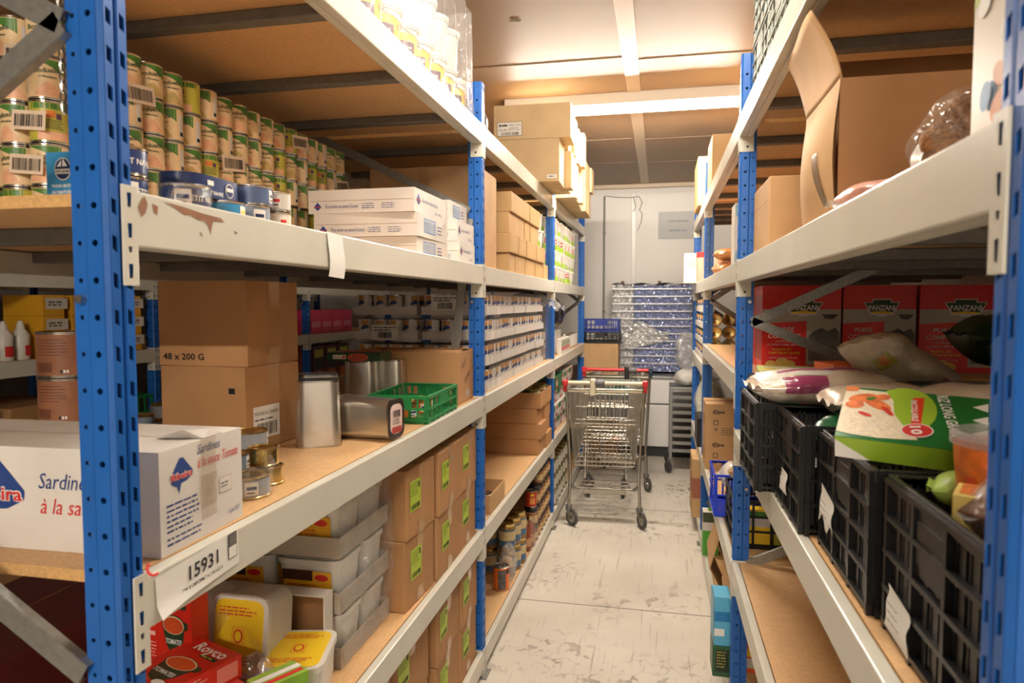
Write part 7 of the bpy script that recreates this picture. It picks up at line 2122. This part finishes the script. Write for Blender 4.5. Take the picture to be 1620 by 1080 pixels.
wb = thing('white_list_box', 'white box with handwritten list at the far end of the upper right shelf', 'box', (0.285, 5.62, T3))
m = MB(); m.box((-0.10, -0.09, 0), (0.14, 0.16, 0.235), WHITEC); m.obj('body', wb, bevel=0.004)
m = MB(); m.lines(((-0.10, -0.09, 0), (1, 0, 0), (0, 0, 1)), 0.03, 0.195, 0.14, 6, 0.016, 0.006, flat('pink_pen', (196, 130, 120), 0.6), 5, 0.001); m.obj('handwriting', wb)
m = MB(); m.rect(((-0.10, -0.09, 0), (1, 0, 0), (0, 0, 1)), 0.005, 0.05, 0.075, 0.075, PAPER, 0.002); m.obj('paper_note', wb)
carton('brown carton on the very top of the right rack at its far end', 0.40, 0.5, 0.34, (0.455, 5.25, 2.2857), 0, CARD3, 'cartons on top of the right rack', tape=())
carton('brown carton on the top of the right rack before the far end', 0.40, 0.35, 0.26, (0.48, 4.2, 2.2857), 0, CARD3, 'cartons on top of the right rack', tape=())
# lower far bay
F1 = 0.60 + 0.0007
box_at('black_box', 'black plastic box low in the far right bay', (0.40, 5.05, F1), 0.26, 0.34, 0.20, 0, DARK, lambda m, F: m.rect(F['left'], 0.1, 0.12, 0.05, 0.02, flat('grey_print', (150, 156, 164), 0.4)), cat='box')
t = thing('clear_sack', 'clear sack of green and white goods in the far right bay', 'bag', (0.39, 5.5, F1))
m = MB(); m.grid(bagf((0, 0, 0), 0.10, 0.16, 0.40, 5, amp=0.08), 30, 20, flat('pale_goods', (206, 208, 186), 0.5, noise=0.25, scale=30)); m.obj('filling', t)
m = MB(); m.grid(bagf((0, 0, 0), 0.108, 0.17, 0.42, 6, amp=0.10), 30, 20, FILMH); m.obj('film', t)
for k in range(3):
    carton('red brown carton low in the far right bay, %s' % ('lowest', 'middle', 'topmost')[k], 0.36, 0.34, 0.138, (0.42, 5.05, M1 + 0.1386 * k), 0.0, flat('red_brown', (160, 96, 74), 0.5, noise=0.1) if k == 1 else CARD3, 'red brown cartons', tape=())
# lowest shelf of the middle bay
t = thing('milk_pack', 'green and white tall pack at the right rack foot near the third post', 'pack', (0.315, 4.20, M1))
m = MB(); m.box((-0.045, -0.05, 0), (0.045, 0.05, 0.26), WCARD); 
for fr in (((-0.045, -0.05, 0), (1, 0, 0), (0, 0, 1)), ((-0.045, 0.05, 0), (0, -1, 0), (0, 0, 1))): m.rect(fr, 0.0, 0.0, 0.09, 0.15, flat('milk_green', (76, 160, 50), 0.4)); m.rect(fr, 0.0, 0.2, 0.09, 0.06, flat('milk_dark', (66, 76, 50), 0.4))
m.obj('body', t, bevel=0.002)
m = MB(); m.lathe([(0.014, 0.26), (0.014, 0.275), (0, 0.275)], MATS['milk_green'], n=14); m.obj('cap', t)
def scrap(label, pts, th=0.005):
    """a flattened, bent piece of carton: strip of quads"""
    t = thing('cardboard_scrap', label, 'cardboard', pts[0][0], 0, 'torn cardboard on the lowest right shelf')
    O = Vector(pts[0][0])
    m = MB()
    vs = []
    for a, b in pts: vs += [tuple(Vector(a) - O), tuple(Vector(b) - O)]
    m.add(vs, [(2 * k, 2 * k + 1, 2 * k + 3, 2 * k + 2) for k in range(len(pts) - 1)], CARD2)
    o = m.obj('sheet', t); md = o.modifiers.new('thickness', 'SOLIDIFY'); md.thickness = th
    return t
scrap('torn cardboard flap leaning out of the lowest right shelf, nearest', [((0.33, 2.92, 0.106), (0.33, 3.30, 0.106)), ((0.30, 2.95, 0.26), (0.31, 3.32, 0.30)), ((0.36, 2.98, 0.43), (0.37, 3.34, 0.46))])
scrap('torn cardboard flap with square print sticking into the aisle', [((0.36, 3.45, 0.106), (0.36, 3.80, 0.106)), ((0.26, 3.42, 0.30), (0.27, 3.75, 0.32)), ((0.30, 3.40, 0.46), (0.31, 3.70, 0.47))])
o = COL.objects[-2]
scrap('torn cardboard flap farthest along the lowest right shelf', [((0.40, 3.86, 0.106), (0.42, 4.10, 0.106)), ((0.33, 3.88, 0.28), (0.34, 4.08, 0.30)), ((0.38, 3.9, 0.42), (0.38, 4.08, 0.42))])
carton('brown carton deep on the lowest right shelf behind torn flaps', 0.44, 0.5, 0.33, (0.66, 3.30, M1), 0.0, CARD, 'cartons on the lowest right shelf', tape=())
carton('second brown carton deep on the lowest right shelf', 0.40, 0.46, 0.30, (0.66, 3.85, M1), 0.0, CARD, 'cartons on the lowest right shelf', tape=())
def skybox(m, F):
    fr = F['left']; m.rect(fr, 0.0, 0.06, 0.10, 0.02, PAPER); m.rect(fr, 0.0, 0.15, 0.1, 0.05, flat('sky_dark', (40, 120, 180), 0.35)); m.lines(fr, 0.01, 0.05, 0.08, 3, 0.012, 0.005, PAPER, 3); m.rect(F['front'], 0.0, 0.04, 0.04, 0.03, PAPER); m.rect(F['front'], 0.0, 0.10, 0.06, 0.04, MATS['sky_dark'])
box_at('green_tea_box', 'dark green box at the right rack foot, under the sky blue box', (0.262, 2.85, M1), 0.07, 0.13, 0.125, 0.0, flat('tea_green', (36, 84, 48), 0.35), lambda m, F: (m.rect(F['front'], 0.01, 0.02, 0.05, 0.09, flat('tea_dark', (28, 42, 32), 0.4)), m.lines(F['front'], 0.015, 0.1, 0.04, 6, 0.012, 0.005, LIME, 2)), cat='box')
box_at('sky_blue_box', 'sky blue box on the dark green box at the right rack foot', (0.262, 2.85, M1 + 0.1256), 0.066, 0.12, 0.20, 0.03, flat('sky_pack', (92, 176, 214), 0.35), skybox, cat='box')
for k in range(2):
    box_at('printed_box', 'printed box on the lowest right shelf just behind the far post, %s' % ('lower, orange', 'upper, blue')[k], (0.42, 2.93, M1 + 0.1206 * k), 0.16, 0.18, 0.12, 0.0, (flat('orange_card', (226, 96, 32), 0.35), flat('navy_card', (50, 90, 150), 0.35))[k], lambda m, F: (m.rect(F['front'], 0.01, 0.02, 0.14, 0.04, WCARD), m.ell(F['front'], 0.05, 0.085, 0.03, 0.02, YEL)), cat='box', group='printed boxes at the rack foot')
